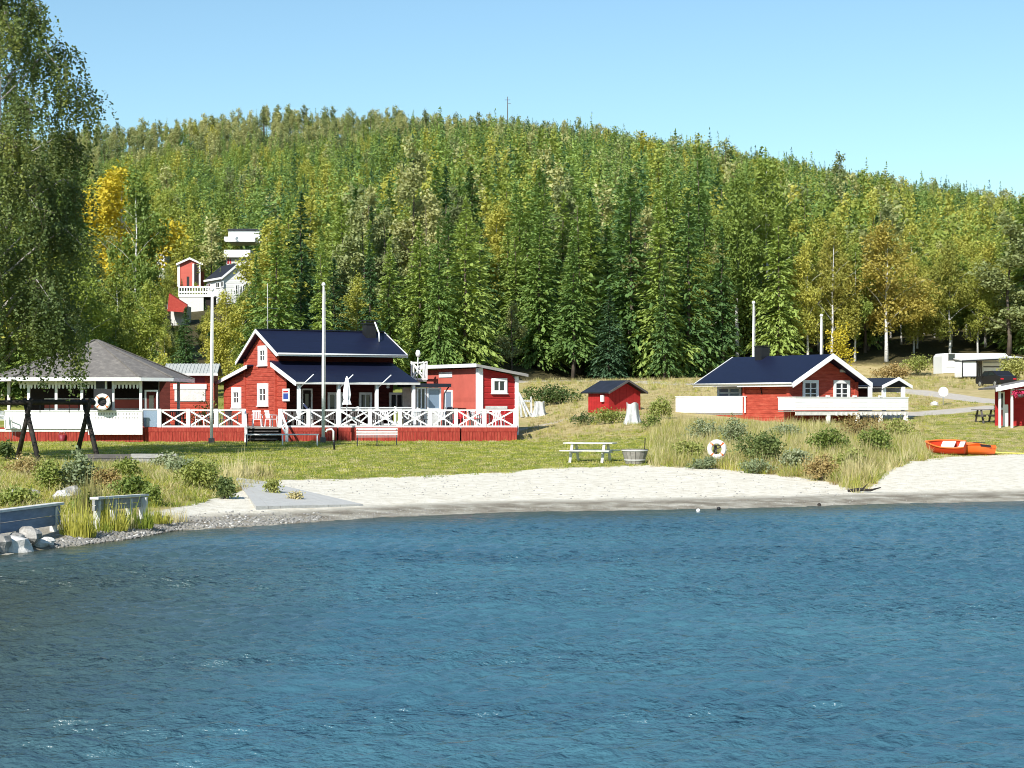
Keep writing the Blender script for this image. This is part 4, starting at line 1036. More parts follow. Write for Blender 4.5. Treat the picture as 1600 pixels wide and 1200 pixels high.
m = MB(); m.prism([(x, y, .1) for x, y in oin], (0, 0, zfl-.1)); m.build('floor', M['grey'], pe)
yf = oin[0][1]
# posts
for px in (45, 88, 128, 177, 220):
    x = atx(px, PD+yf)-atx(px_c, PD); post(pe, x, yf, zfl, ze-.14, .13, 'white')
for x, y in oin[2:]: post(pe, x, y, zfl, ze-.14, .15, 'offwhite')
# scalloped valance: separate drop boards
pf = Pl((0, yf, 0), (1, 0, 0), (0, -1, 0))
X = lambda px, y=None: atx(px, PD+(yf if y is None else y))-atx(px_c, PD)
def valance(p0, p1):
    m = MB(); pf.box(m, X(p0), X(p1), ze-.36, ze-.15, .04, .07); m.build('valance', M['offwhite'], pe)
    n = int((p1-p0)/5.6)
    for i in range(n):
        u = X(p0)+(X(p1)-X(p0))*(i+.5)/n; m = MB(); w = .055
        m.prism([pf.P(u-w, ze-.36, .04), pf.P(u+w, ze-.36, .04), pf.P(u+w, ze-.50, .04), pf.P(u+w*.5, ze-.56, .04), pf.P(u, ze-.58, .04), pf.P(u-w*.5, ze-.56, .04), pf.P(u-w, ze-.50, .04)], (0, -.03, 0)); m.build('scallop', M['white'], pe)
valance(30, 86); valance(90, 126); valance(130, 147); valance(178, 218)
# inner bar: red counter wall with pale band, dark back
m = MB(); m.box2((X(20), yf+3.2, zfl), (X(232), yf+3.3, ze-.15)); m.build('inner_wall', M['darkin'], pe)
m = MB(); m.box2((X(55), yf+2.0, zfl), (X(230), yf+2.1, zfl+1.55)); iw = m.build('counter_front', M['salmon'], pe)
m = MB(); m.box2((X(55), yf+1.94, zfl+1.0), (X(230), yf+1.995, zfl+1.08)); m.box2((X(55), yf+1.9, zfl+1.56), (X(230), yf+2.2, zfl+1.62)); m.build('counter_trim', M['offwhite'], iw)
# white parapets
m = MB(); z0 = atz(675, 99.6)-PZ
def parapet(p0, p1, ztop, zbot, yy, ornament):
    x = X(p0, yy); xe_ = X(p1, yy); i = 0
    while x < xe_-.01:
        w = min(.40, xe_-x); m = MB(); m.box2((x, yy-.04, zbot), (x+w-.008, yy, ztop-.06)); m.build('board', M['white'], pe); x += .40; i += 1
    m = MB(); m.box2((X(p0, yy)-.02, yy-.08, ztop-.06), (xe_+.02, yy+.06, ztop)); m.build('parapet_cap', M['white'], pe)
    if ornament:
        m = MB()
        for k in range(17):
            u = X(p0, yy)+.25+(xe_-X(p0, yy)-.5)*k/16
            for dz in (.18, .38): m.box((u+.0, yy-.042, ztop-dz), (.045, .006, .10))
        m = m.build('cut_out_ornament', M['grey'], pe); m['kind'] = 'stuff'
        m = MB(); m.box2((X(p0, yy), yy-.055, ztop-.66), (xe_, yy-.045, ztop-.62)); m.build('moulding', M['offwhite'], pe)
parapet(8, 138, zf, atz(670, 100)-PZ, yf-.25, False)
parapet(138, 223, zf, atz(679, 99.5)-PZ, yf-.5, True)
m = MB(); xx = X(-140)
while xx < X(223):
    m.box2((xx, yf-.18, -.1), (xx+.13, yf-.15, .72)); xx += .145
m = m.build('skirt_boards', M['redskirt'], pe); m['kind'] = 'stuff'
m = MB(); m.box2((X(-140), yf-.22, atz(674.5, 99.8)-PZ), (X(138), yf-.14, atz(670.5, 99.8)-PZ)); m.build('skirt_rail', M['offwhite'], pe)
# right hand service opening with door and frame
pr = Pl((oin[1][0], oin[1][1], 0), (oin[2][0]-oin[1][0], oin[2][1]-oin[1][1], 0), (1, -1, 0))
pq = Pl((X(223), yf+.35, 0), (1, 0, 0), (0, -1, 0))
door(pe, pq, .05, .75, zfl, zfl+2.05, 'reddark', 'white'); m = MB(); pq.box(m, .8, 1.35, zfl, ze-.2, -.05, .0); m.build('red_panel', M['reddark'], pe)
# lantern sign over the opening
m = MB(); m.box2((X(150), yf-.06, atz(607, 100.3)-PZ), (X(165), yf+.02, ze-.16)); o = m.build('menu_board', M['black'], pe)
m = MB()
for p in (149, 166): m.box2((X(p)-.05, yf-.08, atz(608, 100.3)-PZ), (X(p)+.05, yf+.0, ze-.16))
m.box2((X(149), yf-.07, atz(609.5, 100.3)-PZ), (X(166), yf, atz(607.5, 100.3)-PZ)); m.build('frame', M['white'], o)
# extra red skirted platform left of the pavilion, white chair on it
# ------------------------------------------------------------------ pale roofed shed between pavilion and cottage
G = Fr(300, 112, 4)
se = empty('shed', G.loc(), G.yaw, 'small red shed with pale corrugated roof and a white notice board, behind the terrace', 'shed')
x0, x1 = G.xof(262), G.xof(334); zt = atz(585, 112)-G.z; zr = atz(568, 113)-G.z
pg = Pl((0, 0, 0), (1, 0, 0), (0, -1, 0))
courses(se, pg, [(x0, .05), (x0, zt), (x1, zt), (x1, .05)], .25, red, name='board')
m = MB(); m.box2((x0, 2.9, .05), (x1, 3.0, zt)); m.box2((x0, .01, .05), (x0+.08, 2.89, zt)); m.box2((x1-.08, .01, .05), (x1, 2.89, zt)); m.build('back_wall', red, se)
roofslab(se, x0-.25, x1+.25, (1.5, zr), (-.5, zt+.03), .08, M['roofpale'], ribs=.2); roofslab(se, x0-.25, x1+.25, (1.5, zr), (3.5, zt+.03), .08, M['roofpale'])
m = MB(); m.box2((x0-.28, -.56, zt-.08), (x1+.28, -.51, zt+.05)); m.build('eaves_board', M['offwhite'], se)
for x in (x0, x1): m = MB(); m.prism([(x-.03, 0, zt), (x-.03, 3, zt), (x-.03, 1.5, zr-.1)], (.06, 0, 0)); m.build('gable', red, se)
m = MB(); pg.box(m, G.xof(297), G.xof(320), atz(598, 112)-G.z, atz(587.5, 112)-G.z, .06, .10); m.build('sign_board', M['brownred'], se)
m = MB(); pg.box(m, G.xof(273), G.xof(321), atz(627, 112)-G.z, atz(608, 112)-G.z, .06, .12); nb_ = m.build('notice_board', M['offwhite'], se)
m = MB(); pg.box(m, G.xof(271), G.xof(323), atz(608, 112)-G.z, atz(600, 112)-G.z, .06, .15); m.build('board_head', M['white'], nb_)

# ------------------------------------------------------------------ the low cabin with white decks
Cb = Fr(1237, 108, 31)
ce = empty('low_cabin', Cb.loc(), Cb.yaw, 'low red log cabin with wide blue black roof and white board fenced decks', 'cabin')
o1 = -.55
ga = Cb.on('y', o1-.35, 1301, 553); gl = Cb.on('y', o1-.35, 1239, 598); gr = Cb.on('y', o1-.35, 1363, 599)
cxm = (gl.x+gr.x)/2; hw = (gr.x-gl.x)/2; ga.x = cxm
zE = (gl.z+gr.z)/2; zR = ga.z
Lc = Cb.on('x', cxm, 1145, 556).y
wW = gr.x-.50; w0 = gl.x+.50
print('CABIN', ga, gl, gr, Lc, wW, w0)
sl_ = (zR-zE)/hw
zE0 = zE+sl_*.5
plF = Pl((0, 0, 0), (1, 0, 0), (0, -1, 0)); plS = Pl((w0, 0, 0), (0, 1, 0), (-1, 0, 0))
courses(ce, plF, [(w0, .05), (w0, zE0-.15), (cxm, zR-.2), (wW, zE0-.15), (wW, .05)], .23, red)
yS = Cb.yof(1165, w0); yS2 = Lc-.35
courses(ce, plS, [(.03, .05), (.03, zE0-.15), (yS, zE0-.15), (yS, .05)], .23, red)
# recessed part of the side wall behind the left deck
rc = 1.0
plS2 = Pl((w0+rc, 0, 0), (0, 1, 0), (-1, 0, 0))
courses(ce, plS2, [(yS, .05), (yS, zE0+.1), (yS2, zE0+.1), (yS2, .05)], .23, red)
courses(ce, Pl((0, yS, 0), (1, 0, 0), (0, 1, 0)), [(w0, .05), (w0, zE0-.15), (w0+rc-.06, zE0+.1), (w0+rc-.06, .05)], .23, red)
m = MB(); m.box2((w0+rc, yS2-.08, .05), (wW, yS2, zE0-.1)); m.box2((wW-.08, .02, .05), (wW, yS2-.09, zE0-.12)); m.build('back_wall', red, ce)
m = MB(); m.prism([(w0+.4, yS2-.08, zE0-.09), (cxm, yS2-.08, zR-.2), (wW, yS2-.08, zE0-.09)], (0, .08, 0)); m.build('end_gable', red, ce)
for (x, y) in ((w0, 0), (wW, 0)):
    m = MB(); m.box2((x-.13, -.14, .05), (x+.12, .12, zE0-.2)); m.build('corner_log_ends', red, ce)
m = MB(); m.box2((w0-.16, yS-.06, .05), (w0+.1, yS+.08, zE0-.2)); m.build('corner_board', red, ce)
def yslab(parent, y0, y1, a, b, th, mat, name='roof'):
    (xa, za), (xb, zb) = a, b; n = Vector((-(zb-za), 0, xb-xa)).normalized(); n = n if n.z > 0 else -n
    m = MB(); m.prism([(xa, y0, za), (xa, y1, za), (xb, y1, zb), (xb, y0, zb)], -n*th); return m.build(name, mat, parent)
y0r, y1r = o1-.33, Lc
yslab(ce, y0r, y1r, (cxm, zR), (gl.x, zE), .12, M['roof']); yslab(ce, y0r, y1r, (cxm, zR), (gr.x, zE), .12, M['roof'])
def xbarge(parent, y, a, b, h, name='bargeboard', mat=None, w=.05):
    m = MB(); m.prism([(a[0], y, a[1]+.03), (b[0], y, b[1]+.03), (b[0], y, b[1]-h), (a[0], y, a[1]-h)], (0, -w, 0)); return m.build(name, mat or M['white'], parent)
for e in (gl.x, gr.x):
    xbarge(ce, y0r-.004, (cxm, zR), (e, zE), .27); xbarge(ce, y1r+.055, (cxm, zR), (e, zE), .2)
m = MB(); m.box2((gl.x-.04, y0r, zE-.20), (gl.x+.0, yS+.1, zE-.0)); m.box2((gl.x-.05, yS+.1, zE-.15), (gl.x, y1r, zE-.0)); m.build('eaves_board', M['white'], ce)
m = MB(); m.tube([(gl.x-.1, y0r, zE-.02), (gl.x-.1, y1r, zE-.02)], .055, 7); m.build('gutter', M['offwhite'], ce)
c0 = Cb.on('x', cxm-.25, 1188, 555)
m = MB(); m.box((cxm-.1, c0.y, zR+.05), (.62, .62, 1.0)); ch = m.build('chimney', M['black'], ce)
m = MB(); m.box((cxm-.1, c0.y, zR+.60), (.74, .74, .06)); m.build('cap', M['black'], ch)
for a, b in ((1254.5, 1279), (1303, 1328)):
    u0, u1 = Cb.xof(a, -.1), Cb.xof(b, -.1); D_ = 112
    w = window(ce, plF, u0, u1, atz(628, 110)-Cb.z, atz(594.5, 110)-Cb.z, nx=2, ny=3, fw=.17, bar=.04)
m = MB(); plF.box(m, cxm+1.2, cxm+2.1, zE0+.35, zE0+.5, .06, .2); m.build('wall_lamp', M['offwhite'], ce)
u0 = Cb.yof(1160, w0+rc); u1 = Cb.yof(1123, w0+rc)
window(ce, plS2, u0, u1, atz(625, 112)-Cb.z, atz(602, 112)-Cb.z, nx=2, ny=2, fw=.20, bar=.09, glass='glassblue')
m = MB(); q = Cb.on('x', w0+rc, 1119, 603.5); m.lathe([(0, -.08), (.1, -.05), (.1, .05), (0, .08)], (w0+rc-.12, q.y, q.z), 8); m.build('wall_lamp', M['white'], ce)
# left deck: white boarded fence in front of the recessed wall, facing the lake
def boarded(parent, P0, P1, ztop, zbot, name='fence_board', bw=.5):
    P0 = Vector(P0); P1 = Vector(P1); d = P1-P0; L = d.length; u = d/L; n = max(1, int(L/bw)); rz = math.atan2(u.y, u.x)
    for k in range(5):
        z = zbot+(ztop-zbot)*(k+.5)/5; m = MB(); m.box(((P0.x+P1.x)/2, (P0.y+P1.y)/2, z), (L, .03, (ztop-zbot)/5-.006), rz=rz); m.build(name, M['white'], parent)
    m = MB(); m.box(((P0.x+P1.x)/2, (P0.y+P1.y)/2, ztop+.02), (L+.06, .1, .04), rz=rz); m.build('fence_cap', M['white'], parent)
dz0 = atz(645.5, 109)-Cb.z; dz1 = atz(619.5, 109)-Cb.z
Q1 = Cb.on('x', w0-.55, 1165, 630); Q0 = Cb.on('x', w0-.55, 1056, 630); 
boarded(ce, (w0-.06, yS-.1, 0), (w0-.06-1.2, yS+2.6, 0), dz1, dz0) if False else None
L0 = Cb.on('x', w0-.14, 1165, 630)
# the fence line runs along the side wall's plane, slightly proud, out past the far gable
L1 = Cb.on('x', w0-.14, 1056, 630)
boarded(ce, (w0-.14, L0.y, 0), (w0-.14, L1.y, 0), dz1, dz0)
boarded(ce, (w0-.12, L1.y, 0), (w0+3.2, L1.y, 0), dz1, dz0)
m = MB(); m.box2((w0-.12, yS+.1, dz0-.12), (w0+3.0, L1.y-.04, dz0-.02)); m.build('deck', M['deck'], ce)
m = MB(); m.box2((w0-.10, yS+.1, -.1), (w0-.05, L1.y, dz0-.03)); m.build('deck_skirt', red, ce)
for t in (0, .33, .66, 1): post(ce, w0-.02, yS+.3+(L1.y-yS-.6)*t, -.1, dz1, .1, 'white', 'fence_post')
# right deck in front of the gable, on posts
dzb, dzt = atz(641, 106)-Cb.z, atz(621, 106)-Cb.z
yd = -1.6
R0 = Cb.on('y', yd, 1243, 630); R1 = Cb.on('y', yd, 1419, 630)
boarded(ce, (R0.x, yd, 0), (R1.x, yd, 0), dzt, dzb); boarded(ce, (R0.x, yd+.04, 0), (R0.x, -.1, 0), dzt, dzb); boarded(ce, (R1.x, yd+.04, 0), (R1.x, 2.2, 0), dzt, dzb)
n = int((R1.x-R0.x)/.145)
m = MB()
for i in range(n): m.box2((R0.x+i*.145, yd+.03, dzb-.09), (R0.x+i*.145+.135, -.07, dzb-.05))
m = m.build('deck_boards', M['deck'], ce); m['kind'] = 'stuff'
m = MB(); m.box2((wW+.15, -.06, dzb-.09), (R1.x, 2.2, dzb-.05)); m.build('deck', M['deck'], ce)
m = MB(); m.box2((R0.x, yd-.03, dzb-.28), (R1.x, yd+.03, dzb-.10)); m.build('deck_beam', M['offwhite'], ce)
for i in range(22):
    x = R0.x+.3+(R1.x-R0.x-.6)*i/21
    if i > 6: m = MB(); m.box2((x, yd-.12, dzb-.30), (x+.06, yd+.5, dzb-.12)); m.build('joist_end', M['offwhite'], ce)
for px in (1294, 1340, 1376, 1415):
    x = Cb.xof(px, yd); m = MB(); m.box2((x-.09, yd-.09, -.35), (x+.09, yd+.09, dzb-.29)); m.build('support_post', M['white'], ce)
for px in (1294, 1336, 1376): x = Cb.xof(px, yd); m = MB(); m.box2((x-.1, yd-.05, dzt), (x+.1, yd+.1, dzt+.12)); m.build('post_cap', M['white'], ce)
# small gabled entrance porch at the right of the gable
pz = atz(603, 109)-Cb.z; pzr = atz(592, 109)-Cb.z
yv = -1.2
e0 = Cb.on('y', yv-.2, 1378, 602); e1 = Cb.on('y', yv-.2, 1425, 604); er = Cb.on('y', yv-.2, 1404, 590)
xm = er.x; zz0 = (e0.z+e1.z)/2
yslab(ce, yv-.2, 2.4, (xm, er.z), (e0.x, zz0), .08, M['roofdark'], 'porch_roof'); yslab(ce, yv-.2, 2.4, (xm, er.z), (e1.x, zz0), .08, M['roofdark'], 'porch_roof')
xbarge(ce, yv-.205, (xm, er.z), (e0.x, zz0), .16); xbarge(ce, yv-.205, (xm, er.z), (e1.x, zz0), .16)
for px in (1359.5, 1381, 1411):
    x = Cb.xof(px, yv); m = MB(); m.box2((x-.09, yv-.09, dzb-.05), (x+.09, yv+.09, zz0-.05)); m.build('porch_post', M['white'], ce)
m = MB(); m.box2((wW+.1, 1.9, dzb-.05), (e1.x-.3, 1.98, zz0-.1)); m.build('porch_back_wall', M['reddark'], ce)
m = MB(); m.box2((e1.x-.45, yv+.1, zz0-.35), (e1.x-.38, 1.88, zz0-.1)); m.build('porch_beam', M['offwhite'], ce)
window(ce, Pl((0, 1.9, 0), (1, 0, 0), (0, -1, 0)), wW+.6, wW+1.4, dzb+.9, dzb+1.9, nx=2, ny=2, fw=.1)
q = Cb.on('x', w0-.02, 1192, 612); m = MB(); m.beam((w0-.09, q.y, q.z-.15), (w0-.09, q.y+.12, q.z+.22), .03, .05, up=(1, 0, 0)); m.build('wrought_ornament', M['black'], ce)

# ------------------------------------------------------------------ small dark roofed hut in the meadow
KD = ground_hit(983, 642); print('HUT', KD); K = Fr(983, KD, 40); K2 = K
ke = empty('small_hut', K.loc(), K.yaw, 'tiny red board hut with black gable roof in the meadow', 'hut')
ga = K.on('y', -.35, 982, 594); gl = K.on('y', -.35, 951, 613); gr = K.on('y', -.35, 1012, 613)
cxm = (gl.x+gr.x)/2; zE = (gl.z+gr.z)/2; zR = K.on('y', -.35, 982, 594).z; Lk = K.on('x', cxm, 938, 594).y
plF = Pl((0, 0, 0), (1, 0, 0), (0, -1, 0)); wa, wb = gl.x+.3, gr.x-.3
zw = zE+(zR-zE)*.3/((gr.x-gl.x)/2)
n = 9
for i in range(n):                                                  # vertical boards of the gable
    a = wa+(wb-wa)*i/n; b = wa+(wb-wa)*(i+1)/n-.012
    h = lambda x: zE-.05+(zR-zE)*(1-abs(x-cxm)/((gr.x-gl.x)/2))-.07
    m = MB(); m.prism([(a, -.03, -.2), (b, -.03, -.2), (b, -.03, h(b)), (a, -.03, h(a))], (0, .05, 0)); m.build('board', M['red_deep'], ke)
nb2 = 12
for i in range(nb2):
    a = .02+(Lk-.4)*i/nb2; b = a+(Lk-.4)/nb2-.012
    m = MB(); m.box2((wa-.03, a, -.2), (wa+.02, b, zw-.12)); m.build('board', M['red_deep'], ke)
m = MB(); m.box2((wb-.05, .03, -.2), (wb, Lk-.4, zw-.12)); m.box2((wa+.03, Lk-.45, -.2), (wb-.06, Lk-.4, zw-.12)); m.build('back_wall', M['red_deep'], ke)
yslab(ke, -.35, Lk, (cxm, zR), (gl.x, zE), .08, M['roofdark']); yslab(ke, -.35, Lk, (cxm, zR), (gr.x, zE), .08, M['roofdark'])
for e in (gl.x, gr.x): xbarge(ke, -.355, (cxm, zR), (e, zE), .10, mat=M['greydark'])
m = MB(); m.box2((wa-.2, .3, .55), (wa-.06, .5, .95)); m.build('mail_box', M['white'], ke)

# ------------------------------------------------------------------ kiosk at the right edge
Q = Fr(1562, 104, 0)
qe = empty('kiosk', Q.loc(), Q.yaw, 'white posted kiosk with low gabled roof cut by the right edge of the photo', 'kiosk')
zr = atz(588, 104)-Q.z; ze_ = atz(606, 103.5)-Q.z; xl = Q.xof(1552); xr = Q.xof(1612)+1.2; 
ys0, ys1 = -.5, 3.4; half = xr-xl
yslab(qe, ys0, ys1, (xr, zr), (xl, ze_), .09, M['roofgrey']); yslab(qe, ys0, ys1, (xr, zr), (xr+half, ze_), .09, M['roofgrey'])
xbarge(qe, ys0-.005, (xr, zr), (xl, ze_), .20); xbarge(qe, ys0-.005, (xr, zr), (xr+half, ze_), .20)
for px in (1562, 1581):
    x = Q.xof(px); m = MB(); m.box2((x-.06, -.06, -.1), (x+.06, .06, ze_+.15)); m.build('post', M['white'], qe)
for x in (xr+half-.4,):
    m = MB(); m.box2((x-.06, -.06, -.1), (x+.06, .06, ze_+.1)); m.build('post', M['white'], qe)
m = MB(); m.box2((Q.xof(1566), 1.5, 0), (xr+half-.4, 1.6, ze_+.1)); m.build('inner_wall', M['red_deep'], qe)
m = MB(); m.box2((Q.xof(1574), .9, 0), (Q.xof(1582), .98, 1.25)); m.build('white_panel', M['white'], qe)
m = MB(); m.box2((Q.xof(1583), -.03, atz(609.5, 104)-Q.z), (xr+half-.4, .05, atz(607.5, 104)-Q.z)); m.build('beam', M['white'], qe)
window(qe, Pl((0, 1.5, 0), (1, 0, 0), (0, -1, 0)), Q.xof(1572), Q.xof(1580), 1.0, ze_-.2, nx=1, ny=1, fw=.08)

# ------------------------------------------------------------------ caravan with awning, car
VD = ground_hit(1500, 592); V = Fr(1472, VD, 6)
ve = empty('caravan', V.loc(), V.yaw, 'white caravan with grey striped awning parked below the forest', 'caravan')
cw = V.xof(1580); ch_ = atz(552, VD)-V.z; cb = .55
prof = [(0, .45), (0, ch_-.25), (.22, ch_), (cw-.5, ch_), (cw, ch_-.5), (cw, cb+.3), (cw-.25, cb-.05), (.2, cb-.05)]
m = MB(); m.prism([(x, 0, z) for x, z in prof], (0, 2.3, 0)); bd_ = m.build('body', M['caravan'], ve)
pv = Pl((0, 0, 0), (1, 0, 0), (0, -1, 0))
m = MB(); pv.box(m, .35, cw-.4, cb+.35, cb+.42, .0, .012); m.build('stripe', M['grey'], ve)
window(ve, pv, .5, 1.15, cb+1.0, cb+1.6, nx=1, ny=1, fw=.05, d=.0, frame='grey', sill=False)
aw0, aw1 = V.xof(1491), V.xof(1513); 
m = MB(); m.prism([(aw0, -.1, cb-.45), (aw0, -.1, ch_-.75), (aw1, -.1, ch_-.72), (aw1, -.1, cb-.45)], (0, -2.0, 0)); aw = m.build('awning', M['caravan'], ve)
m = MB()
for x in (aw0, aw1): m.tube([(x, -2.12, cb-.5), (x, -2.12, ch_-.70)], .05, 6)
m.tube([(aw0, -2.12, ch_-.72), (aw1, -2.12, ch_-.70)], .05, 6); m.tube([(aw0, -2.12, cb-.42), (aw1, -2.12, cb-.42)], .05, 6); m.build('awning_frame', M['black'], aw)
m = MB()
for k in range(5):
    x = aw1+.12+k*.19; m.prism([(x, -.7, cb-.5), (x+.10, -.7, cb-.5), (x+.22-.04*k, -.7, ch_-.66), (x+.10-.04*k, -.7, ch_-.66)], (0, -.05, 0))
m.build('curtain_stripe', M['greydark'], aw)
m = MB(); m.prism([(aw1+.1, -.4, cb-.5), (aw1+1.15, -.4, cb-.5), (aw1+1.1, -.4, ch_-.66), (aw1+.15, -.4, ch_-.66)], (0, -.2, 0)); m.build('awning_wall', M['offwhite'], aw)
m = MB(); m.prism([(aw0-.1, -2.2, ch_-.70), (cw+.2, -2.4, ch_-.45), (cw+.2, .0, ch_-.28), (aw0-.1, 0, ch_-.50)], (0, 0, .07)); m.build('awning_roof', M['offwhite'], aw)
m = MB(); m.beam((aw0-.1, -2.23, ch_-.70), (cw+.2, -2.43, ch_-.45), .04, .10); m.build('awning_edge', M['black'], aw)
for x in (V.xof(1573),):
    m = MB(); m.tube([(x, -2.3, .2), (x, -2.3, ch_-.48)], .06, 6); m.tube([(x+.3, -.3, .2), (x+.3, -.3, ch_-.4)], .09, 6); m.build('awning_post', M['black'], aw)
m = MB(); a0, a1 = V.xof(1532), V.xof(1568); pv.box(m, a0, a1, cb-.05, ch_-.85, .3, .34); m.build('awning_window', M['caravan'], aw)
m = MB(); pv.box(m, a0-.02, a1+.02, cb+.42, cb+.52, .345, .36); pv.box(m, a0-.1, a0-.02, cb-.1, ch_-.8, .345, .36); pv.box(m, a0, a1, cb-.10, cb-.04, .345, .36); m.build('window_frame', M['greydark'], aw)
for x in (cw*.45,):
    for y in (-.02, 2.1):
        m = MB(); m.tube([(x, y, .33), (x, y+.2, .33)], .33, 16); m.build('wheel', M['rubber'], ve)
# dark car in front
m = MB()
ce2 = empty('parked_car', (atx(1556, ground_hit(1556, 605)), ground_hit(1556, 605), g(atx(1556, ground_hit(1556, 605)), ground_hit(1556, 605))), math.radians(-74), 'black hatchback car parked in front of the caravan awning', 'car'); ce2.scale = (.85, .85, .85)
pr_ = [(-2.1, .35), (-2.15, .7), (-1.95, .92), (-1.2, 1.0), (-.6, 1.42), (.8, 1.45), (1.6, 1.05), (2.05, .95), (2.15, .6), (2.1, .32), (1.72, .30), (-1.8, .30)]
m.prism([(x, -.82, z) for x, z in pr_], (0, 1.64, 0)); m.build('body', M['black'], ce2)
m = MB(); m.prism([(-1.05, -.835, 1.02), (-.52, -.835, 1.34), (.1, -.835, 1.37), (.1, -.835, 1.02)], (0, .012, 0)); m.prism([(.2, -.835, 1.02), (.2, -.835, 1.37), (.75, -.835, 1.36), (1.35, -.835, 1.04)], (0, .012, 0)); m.build('side_window', M['glass'], ce2)
for x in (-1.3, 1.3):
    for y in (-.86, .66):
        m = MB(); m.tube([(x, y, .32), (x, y+.2, .32)], .32, 18); w = m.build('wheel', M['rubber'], ce2)
        m = MB(); m.tube([(x, y-.012, .32), (x, y+.0, .32)], .19, 12); m.build('rim', M['steel'], w)
for x, n_, mm in ((-2.12, 'headlight', 'white'), (2.12, 'tail_light', 'pinkred')):
    for y in (-.62, .62): m = MB(); m.box((x, y, .72), (.10, .28, .12)); m.build(n_, M[mm], ce2)
for y in (-.93, .93): m = MB(); m.box((-.75, y, 1.0), (.14, .16, .12)); m.build('wing_mirror', M['black'], ce2)
m = MB(); m.box((-2.16, 0, .5), (.02, .5, .12)); m.build('number_plate', M['offwhite'], ce2)

# ------------------------------------------------------------------ houses on the slope
def hillbox(name, px0, px1, D, top, bottom, depth, yaw, label, cat, wallm, roofm, ridge, style, group='houses on the forested slope'):
    fr = Fr(px0, D, yaw); fr.z = atz(bottom, D)
    e = empty(name, fr.loc(), fr.yaw, label, cat, group); w = fr.xof(px1); zt = atz(top, D)-fr.z; zr = atz(ridge, D)-fr.z
    return fr, e, w, zt, zr
# white house with black roof
D = 290; fr = Fr(352, D, 28); fr.z = atz(468, D); e = empty('white_house', fr.loc(), fr.yaw, 'white boarded house with black roof on the slope above the pavilion', 'house', 'houses on the forested slope')
wall = M['whitewood']
gl_, gr_, gt_ = fr.on('y', -.4, 346, 433), fr.on('y', -.4, 391, 419), fr.on('y', -.4, 380, 412)
gt_ = Vector(((gl_.x+gr_.x)/2+.4, -.4, fr.on('y', -.4, 379, 411).z)); zeL = gl_.z; xr_ = 2*gt_.x-gl_.x
Lh = fr.on('x', gl_.x, 319, 432).y
plF = Pl((0, 0, 0), (1, 0, 0), (0, -1, 0)); wa, wb = gl_.x+.4, xr_-.4
courses(e, plF, [(wa, -3.5), (wa, zeL-.05), (gt_.x, gt_.z-.25), (wb, zeL-.05), (wb, -3.5)], .6, wall, name='board')
courses(e, Pl((wa, 0, 0), (0, 1, 0), (-1, 0, 0)), [(.03, -3.5), (.03, zeL-.05), (Lh-.4, zeL-.05), (Lh-.4, -3.5)], .6, wall, name='board')
m = MB(); m.box2((wb-.1, .05, -3.5), (wb, Lh-.4, zeL-.1)); m.box2((wa, Lh-.5, -3.5), (wb-.11, Lh-.4, zeL-.1)); m.build('back_wall', wall, e)
yslab(e, -.4, Lh, (gt_.x, gt_.z), (gl_.x, zeL), .15, M['roofdark']); yslab(e, -.4, Lh, (gt_.x, gt_.z), (xr_, zeL), .15, M['roofdark'])
for x in (gl_.x, xr_): xbarge(e, -.41, (gt_.x, gt_.z), (x, zeL), .35, w=.1)
m = MB(); m.box2((gl_.x-.1, -.4, zeL-.3), (gl_.x, Lh, zeL)); m.build('eaves_board', M['white'], e)
for a, b in ((367, 372), (378, 383)):
    window(e, plF, fr.xof(a), fr.xof(b), atz(460, D)-fr.z, atz(444, D)-fr.z, nx=1, ny=2, fw=.15)
pS = Pl((wa, 0, 0), (0, 1, 0), (-1, 0, 0))
for a, b in ((344, 338), (350, 345.5), (330, 324)):
    u0, u1 = sorted((fr.yof(a, wa), fr.yof(b, wa))); window(e, pS, u0, u1, atz(450, D+2)-fr.z, atz(441, D+2)-fr.z, nx=2, ny=1, fw=.1)
# its balcony terrace
D2 = 284; T = Fr(279, D2, 0); T.z = atz(480, D2)
b = empty('slope_terrace', T.loc(), 0, 'white fenced terrace on a pale block wall below the white house', 'terrace', 'houses on the forested slope')
X2 = lambda p: atx(p, D2)-T.x; Z2 = lambda r: atz(r, D2)-T.z
m = MB(); m.box2((X2(280), 0, -6), (X2(318), 3, Z2(461))); m.build('wall', M['offwhite'], b)
m = MB(); m.box2((X2(318), .4, -6), (X2(333), 3, Z2(463))); m.build('dark_opening', M['darkin'], b)
for r in (449, 456.5, 461.5): m = MB(); m.box2((X2(279), -.15, Z2(r)-.08), (X2(335), -.05, Z2(r)+.14)); m.build('rail', M['white'], b)
for p in np.linspace(279.7, 334, 14): m = MB(); m.box2((X2(p)-.07, -.12, Z2(462)), (X2(p)+.07, -.02, Z2(449))); m.build('baluster', M['white'], b)
m = MB(); m.box2((X2(279), -.1, Z2(464)), (X2(335), 3, Z2(462))); m.build('floor', M['white'], b)
m = MB(); m.box2((X2(289), 1.5, Z2(448)), (X2(292.5), 1.9, Z2(431))); m.build('chimney', M['black'], b)
